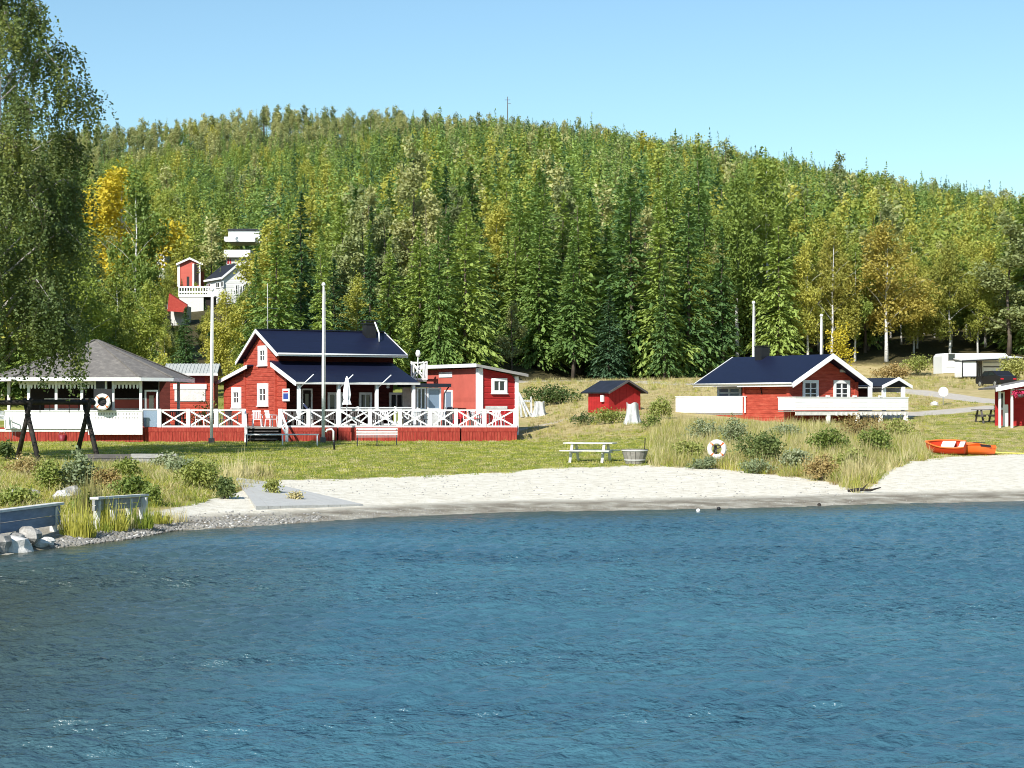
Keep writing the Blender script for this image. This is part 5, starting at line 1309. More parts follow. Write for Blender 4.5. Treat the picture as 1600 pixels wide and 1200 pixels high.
# small red shed with white corner boards
D = 300; fr = Fr(281, D, 0); fr.z = atz(440, D); e = empty('slope_shed', fr.loc(), 0, 'small red gabled shed with dark doorway and white trim on the slope', 'shed', 'houses on the forested slope')
X3 = lambda p: atx(p, D)-fr.x; Z3 = lambda r: atz(r, D)-fr.z
pl3 = Pl((0, 0, 0), (1, 0, 0), (0, -1, 0))
m = MB(); m.prism([(X3(280), 0, -.8), (X3(280), 0, Z3(411)), (X3(297), 0, Z3(404.5)), (X3(313), 0, Z3(412)), (X3(313), 0, -.8)], (0, 4, 0)); m.build('wall', M['salmon'], e)
for a, b2 in ((277.5, 281), (301, 303.5), (311, 313.5)): m = MB(); pl3.box(m, X3(a), X3(b2), -.8, Z3(412), .0, .15); m.build('corner_board', M['white'], e)
m = MB(); pl3.box(m, X3(304), X3(310.5), -.5, Z3(412.5), .0, .08); m.build('door', M['darkin'], e)
for p, q in ((276, 297), (318, 297)): m = MB(); m.prism([(X3(p), -.5, Z3(412)), (X3(q), -.5, Z3(402.5)), (X3(q), -.5, Z3(405.5)), (X3(p), -.5, Z3(415))], (0, 5, 0)); m.build('roof', M['white'], e)
# upper white building
D = 345; fr = Fr(356, D, 0); fr.z = atz(376, D); e = empty('upper_white_house', fr.loc(), 0, 'flat roofed white house highest on the slope, spruce branches across it', 'house', 'houses on the forested slope')
X4 = lambda p: atx(p, D)-fr.x; Z4 = lambda r: atz(r, D)-fr.z; pl4 = Pl((0, 0, 0), (1, 0, 0), (0, -1, 0))
m = MB(); m.box2((X4(357), 0, -.4), (X4(448), 6, Z4(360.5))); m.build('wall', M['white'], e)
m = MB(); m.box2((X4(352), -1.5, -.3), (X4(400), -.1, Z4(371))); m.build('balcony', M['white'], e)
m = MB(); m.box2((X4(356), -.3, Z4(360)), (X4(450), 6.3, Z4(357.5))); m.build('roof', M['roofdark'], e)
for a in (405, 420, 436): window(e, pl4, X4(a), X4(a+6), Z4(373), Z4(365), nx=2, ny=1, fw=.12)
# white and red building between
D = 325; fr = Fr(353, D, 0); fr.z = atz(414, D); e = empty('white_outbuilding', fr.loc(), 0, 'low white outbuilding with small red shutters between the white houses on the slope', 'outbuilding', 'houses on the forested slope')
X5 = lambda p: atx(p, D)-fr.x; Z5 = lambda r: atz(r, D)-fr.z
m = MB(); m.box2((0, 0, -2), (X5(392), 5, Z5(402))); m.build('wall', M['offwhite'], e)
m = MB(); m.box2((X5(351), -.8, Z5(402.5)), (X5(392), 5.5, Z5(391))); m.build('upper_wall', M['white'], e)
for a in (355.5, 359): m = MB(); m.box2((X5(a), -.1, Z5(412)), (X5(a+2), 0, Z5(405))); m.build('shutter', M['pinkred'], e)
# red roof peeping out of the trees
D = 258; fr = Fr(264, D, 0); fr.z = atz(488, D); e = empty('red_roofed_shed', fr.loc(), 0, 'shed of which the bright red tin roof slopes out of the trees', 'shed', 'houses on the forested slope')
X6 = lambda p: atx(p, D)-fr.x; Z6 = lambda r: atz(r, D)-fr.z
m = MB(); m.prism([(X6(264), 0, Z6(459)), (X6(293), -.5, Z6(477)), (X6(293), -1.5, Z6(489)), (X6(264), -1.2, Z6(487))], (0, .8, .12)); m.build('roof', M['redskirt'], e)
m = MB(); m.box2((X6(265), .9, -4), (X6(292), 3.5, Z6(478))); m.build('wall', M['offwhite'], e)
# small white glazed building at the left
D = 310; fr = Fr(228, D, 0); fr.z = atz(416, D); e = empty('white_summer_house', fr.loc(), 0, 'white summer house with tall windows half hidden by trees on the slope', 'house', 'houses on the forested slope')
X7 = lambda p: atx(p, D)-fr.x; Z7 = lambda r: atz(r, D)-fr.z; pl7 = Pl((0, 0, 0), (1, 0, 0), (0, -1, 0))
m = MB(); m.box2((0, 0, -2), (X7(258), 4, Z7(394.5))); m.build('wall', M['offwhite'], e)
m = MB(); m.box2((X7(227), -.5, Z7(394)), (X7(260), 4.5, Z7(390.5))); m.build('roof', M['roofdark'], e)
for a in (231, 238, 245, 251.5): window(e, pl7, X7(a), X7(a+5), Z7(408), Z7(396), nx=1, ny=1, fw=.12)
# ------------------------------------------------------------------ flagpoles
def at(px, py, D=None):
    """a point on the ground seen at a pixel"""
    D = ground_hit(px, py) if D is None else D; x = atx(px, D); return x, D, g(x, D)
def flagpole(px, base, top, D, r, label):
    x = atx(px, D); z = g(x, D); h = atz(top, D)-z; e = empty('flagpole', (x, D, z), 0, label, 'flagpole', 'white flagpoles')
    m = MB(); m.tube([(0, 0, -.2), (0, 0, h*.5), (.02, 0, h)], [r, r*.85, r*.55], 10); m.build('pole', M['whitewood'], e)
    m = MB(); m.lathe([(0, -.02), (r*1.1, .02), (r*1.2, .1), (.6*r, .18), (0, .2)], (.02, 0, h), 10); m.build('finial', M['white'], e)
    m = MB(); m.tube([(r+.03, 0, .9), (r*.7+.04, 0, h*.97)], .008, 4); m.build('halyard', M['offwhite'], e)
    m = MB(); m.box((0, 0, .05), (r*3.2, r*3.2, .45)); m.build('footing', M['greydark'], e)
    return e
flagpole(330.5, 690, 455, 97.0, .085, 'white flagpole standing in front of the railing left of the cottage')
flagpole(505, 690, 447, 97.3, .085, 'white flagpole standing in front of the cottage porch')
flagpole(1177, 560, 475, 118, .09, 'short white flagpole rising behind the chimney of the low cabin')
flagpole(1283, 560, 495, 128, .10, 'thick white pole rising behind the gable of the low cabin')

# ------------------------------------------------------------------ swing frame of dark logs
SD = 77.0; sx, sy, sz = at(90, 709, SD)
e = empty('swing_frame', (sx, SD, sz), math.radians(38), 'dark log swing frame with two crossed A legs in front of the pavilion', 'swing frame')
hh = atz(629, 77)-sz; Lb = 1.27
for s, yo in ((-1, -.25), (1, .25)):
    for q in (-1, 1):
        m = MB(); m.tube([(s*Lb+.04*q, q*1.25, -.25), (s*Lb-.04*q, -q*.42, hh+.14)], [.115, .085], 8); m.build('leg', M['log'], e)
    m = MB(); m.box((s*Lb, 0, hh-.5), (.16, .24, .10)); m.build('cross_bolt', M['black'], e)
m = MB(); m.tube([(-Lb-1.9, 0, hh-.02), (0, 0, hh+.02), (Lb+.35, 0, hh)], [.10, .105, .10], 9); m.build('beam', M['log'], e)
for x in (-.75, .5):
    m = MB(); m.tube([(x, 0, hh-.08), (x, 0, hh-.42)], .018, 5); m.tube([(x+.42, 0, hh-.08), (x+.42, 0, hh-.34)], .018, 5); m.build('chain_stub', M['black'], e)

# ------------------------------------------------------------------ chairs, tables, benches
def plastic_chair(x, y, z, rz, label, mat='plastic', group=None, sc=1.0):
    e = empty('garden_chair', (x, y, z), rz, label, 'chair', group); e.scale = (sc,)*3
    m = MB(); m.box((0, 0, .42), (.46, .44, .035)); m.build('seat', M[mat], e)
    for i in range(5):
        m = MB(); m.beam((-.18+.09*i, .21, .46), (-.18+.09*i, .29, .84), .055, .02, up=(0, 1, 0)); m.build('back_slat', M[mat], e)
    m = MB(); m.beam((-.23, .30, .86), (.23, .30, .86), .03, .07); m.build('back_rail', M[mat], e)
    for sx_ in (-1, 1):
        for yy in (-.20, .22): m = MB(); m.beam((sx_*.22, yy, .42), (sx_*.25, yy*1.15, 0), .045, .045, up=(1, 0, 0)); m.build('leg', M[mat], e)
        m = MB(); m.beam((sx_*.25, -.20, .64), (sx_*.24, .26, .66), .06, .03); m.beam((sx_*.25, -.2, .42), (sx_*.25, -.2, .63), .04, .04, up=(1, 0, 0)); m.build('armrest', M[mat], e)
    return e
def table(x, y, z, rz, label, mat='greydark', group=None, r=(1.1, .7)):
    e = empty('garden_table', (x, y, z), rz, label, 'table', group)
    n = 5
    for i in range(n): m = MB(); m.box((0, -r[1]/2+r[1]*(i+.5)/n, .72), (r[0], r[1]/n-.012, .03)); m.build('slat', M[mat], e)
    for a in (-1, 1):
        for b in (-1, 1): m = MB(); m.beam((a*(r[0]/2-.08), b*(r[1]/2-.08), .705), (a*(r[0]/2-.05), b*(r[1]/2-.05), 0), .05, .05, up=(1, 0, 0)); m.build('leg', M[mat], e)
    return e
def picnic(x, y, z, rz, L, mat, label, top='offwhite'):
    e = empty('picnic_table', (x, y, z), rz, label, 'picnic table')
    for i in range(5): m = MB(); m.box((0, -.30+.15*i, .74), (L, .138, .04)); m.build('table_plank', M[top], e)
    for s in (-1, 1):
        for j in (0, 1): m = MB(); m.box((0, s*(.66+.15*j), .45), (L, .138, .04)); m.build('seat_plank', M[top], e)
    for a in (-1, 1):
        X0 = a*(L/2-.35)
        for s in (-1, 1): m = MB(); m.beam((X0, s*.26, .715), (X0, s*.62, -.03), .05, .10, up=(1, 0, 0)); m.build('leg', M[mat], e)
        m = MB(); m.box((X0+.055, 0, .40), (.045, 1.6, .10)); m.build('cross_bearer', M[mat], e)
    return e
x, y, z = at(261, 689); plastic_chair(x, y, z, math.radians(15), 'white plastic armchair standing on the lawn by the left flagpole')
x = atx(10, 99.2); plastic_chair(x, 99.0, g(x, 99)+.72, math.radians(60), 'white plastic armchair on the red skirted platform, cut by the left edge')
x, y, z = at(922, 722); picnic(x, y, z, math.radians(-18), 2.0, 'offwhite', 'weathered white picnic table at the edge of the sandy beach')
x, y, z = at(1541, 661); picnic(x, y, z, math.radians(8), 1.5, 'greydark', 'dark picnic table beside the kiosk posts', 'greydark')
# park bench on the lawn
x, y, z = at(589, 697)
e = empty('park_bench', (x, y, z), math.radians(4), 'slatted park bench on the lawn in front of the red terrace skirt', 'bench')
for i in range(4): m = MB(); m.box((0, -.16+.11*i, .44), (2.0, .09, .03)); m.build('seat_slat', M['grey'], e)
for i in range(3): m = MB(); m.beam((-1.0, .26+.03*i, .56+.13*i), (1.0, .26+.03*i, .56+.13*i), .03, .09); m.build('back_slat', M['offwhite'], e)
for a in (-.95, 0, .95):
    m = MB(); m.beam((a, -.2, 0), (a, -.17, .42), .05, .05, up=(1, 0, 0)); m.beam((a, .2, 0), (a, .34, .86), .05, .05, up=(1, 0, 0)); m.beam((a, -.2, .41), (a, .25, .41), .05, .04); m.build('leg', M['black'], e)
# barrel planter
x, y, z = at(992, 725)
e = empty('barrel_planter', (x, y, z), 0, 'grey wooden half barrel planter beside the white picnic table', 'planter')
m = MB(); n = 16
for k in range(n):
    a0, a1 = 2*PI*k/n, 2*PI*(k+.92)/n; c = lambda a, r, zz: (r*math.cos(a), r*math.sin(a), zz)
    s_ = MB(); s_.add([c(a0, .36, 0), c(a1, .36, 0), c(a1, .52, .56), c(a0, .52, .56), c(a0, .32, 0), c(a1, .32, 0), c(a1, .48, .56), c(a0, .48, .56)], [(0, 1, 2, 3), (4, 7, 6, 5), (0, 4, 5, 1), (3, 2, 6, 7), (0, 3, 7, 4), (1, 5, 6, 2)])
    s_.build('stave', M['deck'], e)
for zz, r in ((.14, .405), (.50, .508)): m = MB(); m.lathe([(r, zz-.02), (r+.008, zz-.02), (r+.012, zz+.02), (r+.002, zz+.02)], n=24); m.build('hoop', M['offwhite'], e)
m = MB(); m.lathe([(0, .50), (.47, .49)], n=16); m.build('soil', M['log'], e)
m = MB(); m.tube([(.38, .1, .45), (.40, .1, .98)], .02, 5); m.build('stick', M['log'], e)
# lifebuoys
def lifebuoy(x, y, z, rz, R0, label, board=None, postz=None):
    e = empty('lifebuoy', (x, y, z), rz, label, 'lifebuoy')
    m = MB(); n = 28; k = 10; vs = []; fs = []; r = R0*.24; Rm = R0-r
    for i in range(n):
        a = 2*PI*i/n
        for j in range(k):
            b = 2*PI*j/k; q = Rm+r*math.cos(b); vs.append((q*math.cos(a), r*.75*math.sin(b), q*math.sin(a)))
    for i in range(n):
        for j in range(k): fs.append((i*k+j, i*k+(j+1) % k, ((i+1) % n)*k+(j+1) % k, ((i+1) % n)*k+j))
    mi = [1 if (int(4*i/n+.5+.0) != int(4*(i+.55)/n+.5)) else 0 for i in range(n) for j in range(k)]
    m.add(vs, fs, 0, True); m.m = mi; m.build('ring', [M['white'], M['orange']], e)
    m = MB(); pts = [(R0*1.02*math.cos(t*PI/8), -.02-.03*math.sin(t*PI/2), R0*1.02*math.sin(t*PI/8)) for t in range(17)]; m.tube(pts, .012, 4); m.build('rope', M['offwhite'], e)
    m = MB(); m.tube([(math.sin(t*.9)*R0*.42, -.05+.01*t, R0*.45-R0*.11*t) for t in range(9)], .02, 5); m.build('coiled_line', M['black'], e)
    if board:
        m = MB(); m.box((0, .14, board[2]), (board[0], .06, board[1])); m.build('backboard', M['black'], e)
    if postz: m = MB(); m.box((0, .2, -postz/2), (.09, .09, postz+.3)); m.build('post', M['greydark'], e)
    return e
x, y, z = at(1120, 727); lifebuoy(x, y, atz(702, y), math.radians(8), .36, 'white lifebuoy with black line hung on a post among the shore weeds', postz=.75)
yy = 99.0; x = atx(160, yy); lifebuoy(x, yy, atz(628, yy), 0, .42, 'white lifebuoy on a black board at the pavilion counter', board=(.95, 1.1, .12))
# folded parasol on the porch side
def parasol(px, D, y0, y1, zb):
    x = atx(px, D); e = empty('folded_parasol', (x, D, zb), 0, 'folded white parasol standing by the cottage porch', 'parasol')
    zt = atz(y0, D)-zb
    m = MB(); m.tube([(0, 0, 0), (0, 0, zt)], .025, 6); m.build('pole', M['white'], e)
    m = MB(); pr = []
    rr_ = [(.02, zt), (.06, zt-.12), (.12, zt-.5), (.17, zt-1.0), (.13, zt-1.25), (.20, zt-1.5), (.03, zt-1.52)]
    n = 16; vs = []; fs = []
    for r, zz in rr_:
        for k in range(n): q = r*(1+.35*(k % 2)); vs.append((q*math.cos(2*PI*k/n), q*math.sin(2*PI*k/n), zz))
    for i in range(len(rr_)-1):
        for k in range(n): a, b = i*n+k, i*n+(k+1) % n; fs.append((a, b, b+n, a+n))
    m.add(vs, fs); m.build('canopy', M['white'], e)
    m = MB(); m.lathe([(0, 0), (.28, 0), (.26, .08), (.05, .1)], n=14); m.build('foot', M['concrete'], e)
parasol(542, 102.3, 588, 640, TZ+zd)
# furniture on the terrace
DZ = TZ+zd-.05
rr = random.Random(3)
G1 = 'garden chairs standing on the terrace'
for px, D, rz, mt, lab in ((268, 102.0, 200, 'greydark', 'dark garden chair behind the first cross brace of the terrace'), (283, 103.2, 20, 'greydark', 'dark garden chair near the glass screen of the terrace'),
        (312, 102.5, 100, 'plastic', 'white garden chair left of the first flagpole on the terrace'), (352, 102.2, 260, 'greydark', 'dark garden chair below the left cottage window'),
        (402, 103.6, 180, 'plastic', 'white garden chair at the head of the terrace steps'), (424, 104.4, 130, 'plastic', 'white garden chair below the lower gable window'),
        (330, 101.4, 10, 'greydark', 'dark garden chair right behind the first flagpole on the terrace'), (362, 101.5, 60, 'greydark', 'dark garden chair at the left stair post of the terrace'), (450, 101.5, 15, 'greydark', 'dark garden chair just right of the terrace steps'), (468, 101.8, 120, 'greydark', 'dark garden chair below the porch corner post'), (494, 101.6, 200, 'greydark', 'dark garden chair left of the right flagpole on the terrace'), (518, 101.5, 170, 'greydark', 'dark garden chair right of the right flagpole on the terrace'), (590, 101.3, 20, 'greydark', 'dark garden chair before the third porch post'), (637, 101.2, 100, 'greydark', 'dark garden chair before the last porch post'), (662, 101.3, 40, 'greydark', 'dark garden chair below the small balcony'), (705, 101.3, 10, 'greydark', 'dark garden chair below the red chair of the annex'), (742, 101.3, 80, 'greydark', 'dark garden chair left below the annex window'),
        (552, 101.6, 190, 'greydark', 'dark garden chair at the right of the folded parasol'), (602, 101.6, 170, 'plastic', 'white garden chair in the middle of the terrace front'),
        (648, 101.4, 210, 'plastic', 'white garden chair near the small glazed side porch'), (694, 101.9, 150, 'plastic', 'white garden chair in front of the annex doorway'),
        (733, 102.2, 200, 'plastic', 'white garden chair below the annex corner board'), (779, 101.6, 160, 'plastic', 'white garden chair near the right end of the terrace')):
    plastic_chair(atx(px, D), D, DZ, math.radians(rz), lab, mt, G1)
for px, D, lab in ((298, 102.6, 'dark slatted table at the left end of the terrace'), (372, 102.8, 'dark slatted table left of the terrace steps'), (575, 102.0, 'dark slatted table behind the middle railing'),
        (625, 102.1, 'dark slatted table right of the middle of the railing'), (672, 102.2, 'dark slatted table in front of the side porch'), (752, 102.5, 'dark slatted table below the annex window')):
    table(atx(px, D), D, DZ, math.radians(rr.uniform(-10, 10)), lab, 'greydark', 'tables on the terrace')
t = table(atx(762, 105.6), 105.6, atz(645, 105.6)-.72, 0, 'white plastic table on the raised corner of the terrace below the annex window', 'white', None, (1.3, .8)); 
m = MB(); m.box2((-2.4, -1.3, -.12), (1.4, 1.0, -.02)); rp = m.build('raised_deck', M['deck'], None); rp.location = t.location; tag(rp, 'low raised wooden dais under the red and white furniture by the annex', 'dais')
m = MB(); m.box2((-2.3, -1.2, -(atz(645, 105.6)-.72-DZ)), (-2.2, -1.1, -.12)); m.box2((1.2, -1.2, -(atz(645, 105.6)-.72-DZ)), (1.3, -1.1, -.12)); m.box2((-2.3, .8, -(atz(645, 105.6)-.72-DZ)), (-2.2, .9, -.12)); m.build('support_post', M['greydark'], rp)
zc = atz(645, 105.6)-.72
for px, D, rz, lab in ((717, 104.9, -25, 'red garden chair in front of the bright red annex wall'), (745, 105.2, 80, 'red garden chair left of the white table under the annex window'), (781, 105.3, -80, 'red garden chair right of the white table under the annex window')):
    plastic_chair(atx(px, D), D, zc, math.radians(rz), lab, 'pinkred', 'red chairs by the annex')
# blue sunbed leaning in the porch
x = atx(476, 102.6); e = empty('sunbed', (x, 102.6, DZ), 0, 'folded dark blue sunbed leaning on the porch corner post', 'sunbed')
m = MB(); m.beam((.35, 0, .75), (-.05, .1, 1.22), .10, .16, up=(0, -1, 0)); m.build('cushion', M['navy'], e)
m = MB(); m.tube([(.5, 0, 0), (.35, 0, .75), (-.08, .1, 1.28)], .02, 5); m.build('frame', M['offwhite'], e)

# ------------------------------------------------------------------ low white rail in front of the steps
x0, x1 = atx(385, 93), atx(498, 93); zz = atz(679, 93)
e = empty('bicycle_rail', ((x0+x1)/2, 93, g((x0+x1)/2, 93)), 0, 'thin white tubular rail on the lawn in front of the terrace steps', 'rail')
lx0, lx1 = x0-(x0+x1)/2, x1-(x0+x1)/2; hz = zz-g((x0+x1)/2, 93)
m = MB(); m.tube([(lx0, 0, hz), (lx1, 0, hz)], .035, 7); m.build('rail', M['white'], e)
for k in (0, .5, .98): m = MB(); m.tube([(lx0+(lx1-lx0)*k, 0, -.15), (lx0+(lx1-lx0)*k, 0, hz)], .035, 7); m.build('upright', M['white' if k else 'greydark'], e)
x, y, z = at(521, 703); e = empty('hand_pump', (x, y, z), 0, 'curved white spout with dark foot beside the right flagpole', 'standpipe')
m = MB(); m.tube([(.05, 0, -.1), (.02, 0, .35), (0, 0, .45)], .05, 7); m.build('foot', M['black'], e)
m = MB(); m.tube([(0, 0, .4), (0, 0, .85), (-.08, 0, .95), (-.28, 0, .92), (-.34, 0, .82)], .045, 7); m.build('spout', M['white'], e)
# red bucket and white kerb slab by the pavilion
x, y, z = at(97, 690); e = empty('bucket', (x, y, z), 0, 'dark red bucket on the grass between the swing legs', 'bucket'); m = MB(); m.lathe([(.14, 0), (.2, .36), (.18, .36), (.12, .02), (0, .02)], n=14); m.build('pail', M['brownred'], e)
m = MB(); m.tube([(-.19, 0, .35), (-.12, 0, .5), (.12, 0, .5), (.19, 0, .35)], .01, 4); m.build('handle', M['steel'], e)
# black barrel and gas-like tyre by the terrace corner
x, y, z = at(223, 688); e = empty('outdoor_tap', (x, y, z), 0, 'black tyre leaning at the corner of the pavilion parapet', 'tyre')
m = MB(); n = 20; vs = []; fs = []
for i in range(n):
    for j in range(8):
        q = .26+.09*math.cos(2*PI*j/8); vs.append((q*math.cos(2*PI*i/n), .12*math.sin(2*PI*j/8), .35+q*math.sin(2*PI*i/n)))
for i in range(n):
    for j in range(8): fs.append((i*8+j, i*8+(j+1) % 8, ((i+1) % n)*8+(j+1) % 8, ((i+1) % n)*8+j))
m.add(vs, fs, 0, True); e.name = 'tyre'; m.build('tread', M['rubber'], e)

# ------------------------------------------------------------------ whitewashed stumps
def stump(px, base, top, w, label, seed, D=None):
    x, y, z = at(px, base, D); h = atz(top, y)-z; R0 = w/F*y/2; rng = random.Random(seed); ph = [rng.uniform(0, 6) for _ in range(4)]
    e = empty('tree_stump', (x, y, z), 0, label, 'tree stump', 'limewashed stumps')
    m = MB(); n = 28; vs = []; fs = []; rows = [(0, 1.15), (.08, 1.0), (.25, .86), (.5, .76), (.78, .72), (1.0, .76)]
    for t, k in rows:
        for i in range(n):
            a = 2*PI*i/n; rib = 1+(.20*(1-t)+.07)*math.sin(a*5+ph[0])+(.06)*math.sin(a*11+ph[1])
            vs.append((R0*k*rib*math.cos(a), R0*k*rib*math.sin(a), h*t-.1*(t == 0)+(.05*math.sin(a*3+ph[2]) if t == 1 else 0)))
    for r in range(len(rows)-1):
        for i in range(n): a, b = r*n+i, r*n+(i+1) % n; fs.append((a, b, b+n, a+n))
    m.add(vs, fs, 0, True); m.build('trunk', M['limewash'], e)
    m = MB(); m.lathe([(0, h+.0), (R0*.7, h+.0)], n=20); m.build('cut_face', M['deadwood'], e)
    return e
stump(988, 662, 630, 24, 'tall whitewashed stump in front of the small red hut', 1)
stump(843, 650, 628, 20, 'whitewashed stump just right of the leaning white timber', 2)
x, y, z = at(822, 652)
e = empty('leaning_timber', (x, y, z), 0, 'white timber props leaning against the right end of the annex', 'timber'); zt = atz(615, y)-z
for a, b in (((-.5, 0, zt+.1), (.35, -.3, 0)), ((-.45, .1, zt), (.05, -.3, 0)), ((-.45, .2, zt-.2), (-.3, -.2, 0)), ((-.4, .1, zt-.45), (.30, .1, zt-.5)), ((.32, .1, zt-.2), (.36, .1, 0))):
    m = MB(); m.beam(a, b, .10, .12); m.build('prop', M['limewash'], e)

# ------------------------------------------------------------------ boats on the sand
def hull(L, W_, H_, bow=1.0, n=14, k=9):
    vs = []; fs = []
    for i in range(n+1):
        t = i/n; w = W_/2*(math.sin(PI*(.10+.9*min(1, (1-t)*1.15+.0)) ) if False else (1-max(0, (t-.45)/.55)**2.2)*(.86+.14*min(1, t*4)))
        w = max(w, .02); sh = H_*(1+.28*bow*t**3); kz = .10*H_*t**4
        for j in range(k):
            a = PI*j/(k-1); x = -L/2+L*t+(0.10*L*bow*t**3*abs(math.cos(a))**1.5); vs.append((x, w*math.cos(a)*(1.0), kz+(sh-kz)*(1-math.sin(a)**.55*1.0)))
    for i in range(n):
        for j in range(k-1): a = i*k+j; fs.append((a, a+1, a+k+1, a+k))
    return vs, fs
x, y, z = at(1497, 711)
e = empty('rowing_boat', (x-.45, y, z+.08), math.radians(158), 'red orange rowing boat with white thwart pulled up on the sand', 'boat')
e.rotation_euler.x = math.radians(-20); vs, fs = hull(1.5, .9, .40); m = MB(); m.add(vs, fs, 0, True); m.add([(-.75, v[1], v[2]) for v in vs[:9]], [tuple(range(9))]); m.build('hull', M['redorange'], e)
m = MB(); pts = [Vector(vs[i*9]) for i in range(15)]+[Vector(vs[i*9+8]) for i in range(14, -1, -1)]; m.tube(pts, .035, 6); m.build('gunwale', M['orange'], e)
m = MB(); m.box((-.05, 0, .36), (.55, .8, .05)); m.build('thwart', M['white'], e); m = MB(); m.box((-.62, 0, .36), (.22, .74, .05)); m.build('thwart', M['offwhite'], e)
x, y, z = at(1526, 711)
e = empty('pedal_boat', (x, y, z), math.radians(-6), 'orange plastic boat with dark cockpit slot beside the red rowing boat', 'boat')
vs, fs = hull(1.5, .8, .40, .3); m = MB(); m.add(vs, fs, 0, True); m.add([(-.75, v[1], v[2]) for v in vs[:9]], [tuple(range(9))]); m.build('hull', M['orange'], e)
m = MB(); m.prism([(-.74, -.38, .36), (-.74, -.36, .54), (.0, -.34, .52), (.82, -.06, .36), (.82, -.06, .28), (.0, -.38, .34)], (0, .70, 0)); m.build('deck', M['orange'], e)
m = MB(); m.prism([(.12, -.40, .37), (.10, -.40, .47), (.55, -.27, .42), (.58, -.27, .34)], (0, .05, 0)); m.box((.1, 0, .535), (.5, .35, .02)); m.build('cockpit_slot', M['black'], e)
x, y, z = at(1575, 710); o = MB().tube([(-1.0, 0, .12), (-.2, .1, .05), (.6, -.1, .03), (1.6, .3, .04)], .035, 6).build('hose', M['yellow']); o.location = (x, y, z); tag(o, 'yellow hose running from the orange boat along the sand edge', 'hose')
# road sign, pale stone
x, y, z = at(1474, 633); e = empty('road_sign', (x, y, z), 0, 'round white road sign seen from behind at the gravel road', 'road sign')
zc_ = atz(612, y)-z; m = MB(); m.tube([(0, .05, -.2), (0, .05, zc_+.3)], .035, 7); m.build('post', M['steel'], e)
m = MB(); m.tube([(0, 0, zc_), (0, -.02, zc_)], .32, 24); m.build('disc', M['offwhite'], e)
def rock(px, py, sx_, sy_, sz_, seed, label, mat='rock', name='rock', group=None, D=None, zoff=0, geo=False):
    rng = np.random.default_rng(seed); n, k = 10, 7; vs = []; fs = []
    for i in range(k+1):
        th = PI*i/k
        for j in range(n):
            ph = 2*PI*j/n; d = np.array([math.sin(th)*math.cos(ph), math.sin(th)*math.sin(ph), math.cos(th)]); r = .8+.35*rng.random(); r = 1.0 if i in (0, k) else r
            vs.append((d[0]*sx_*r, d[1]*sy_*r, d[2]*sz_*r))
    for i in range(k):
        for j in range(n): a, b = i*n+j, i*n+(j+1) % n; fs.append((a, b, b+n, a+n))
    if geo: return vs, fs
    x, y, z = at(px, py, D); m = MB(); m.add(vs, fs); o = m.build(name, M[mat]); o.location = (x, y, z+sz_*.35+zoff); o.rotation_euler = (0, 0, seed)
    return tag(o, label, 'rock', group)
rock(1460, 634, .35, .25, .2, 5, 'pale boulder in the grass beside the round road sign', 'rockwhite')
# kiosk extras
x, y, z = at(1567, 659); e = empty('menu_stand', (x, y-.3, z), .3, 'red and white standing board by the kiosk post', 'sign board')
m = MB(); m.box((0, 0, .45), (.32, .05, .75)); m.build('panel', M['pinkred'], e); m = MB(); m.box((0, -.03, .95), (.30, .04, .24)); m.build('header', M['white'], e)
x = atx(1592, 103.6); e = empty('hanging_basket', (x, 103.6, atz(603, 103.6)), 0, 'basket of pink flowers hanging under the kiosk roof', 'flower basket'); e.location.z -= .45; e.location.y -= .0; e.location.x += .1
m = MB(); m.lathe([(0, -.2), (.16, -.14), (.22, 0), (0, .0)], n=12); m.build('basket', M['greydark'], e)
V_, Q_ = blob_geo([(0, 0, .12, .42, .3, .2)], 260, .05, 7); mobj('blossoms', fast_mesh('blossoms', V_, Q_, M['flower']), e)
# mast on the ridge
D = 700; x = atx(793, D); e = empty('radio_mast', (x, D, g(x, D)), 0, 'thin radio mast rising over the trees on the ridge', 'mast'); h = atz(151, D)-g(x, D)
m = MB(); m.tube([(0, 0, 0), (0, 0, h)], [.3, .12], 5); m.build('pole', M['greydark'], e)
m = MB(); m.beam((-1.0, 0, h*.93), (1.0, 0, h*.93), .15, .15); m.beam((0, 0, h*.85), (1.2, 0, h*.85), .15, .15); m.build('antenna_arm', M['greydark'], e)

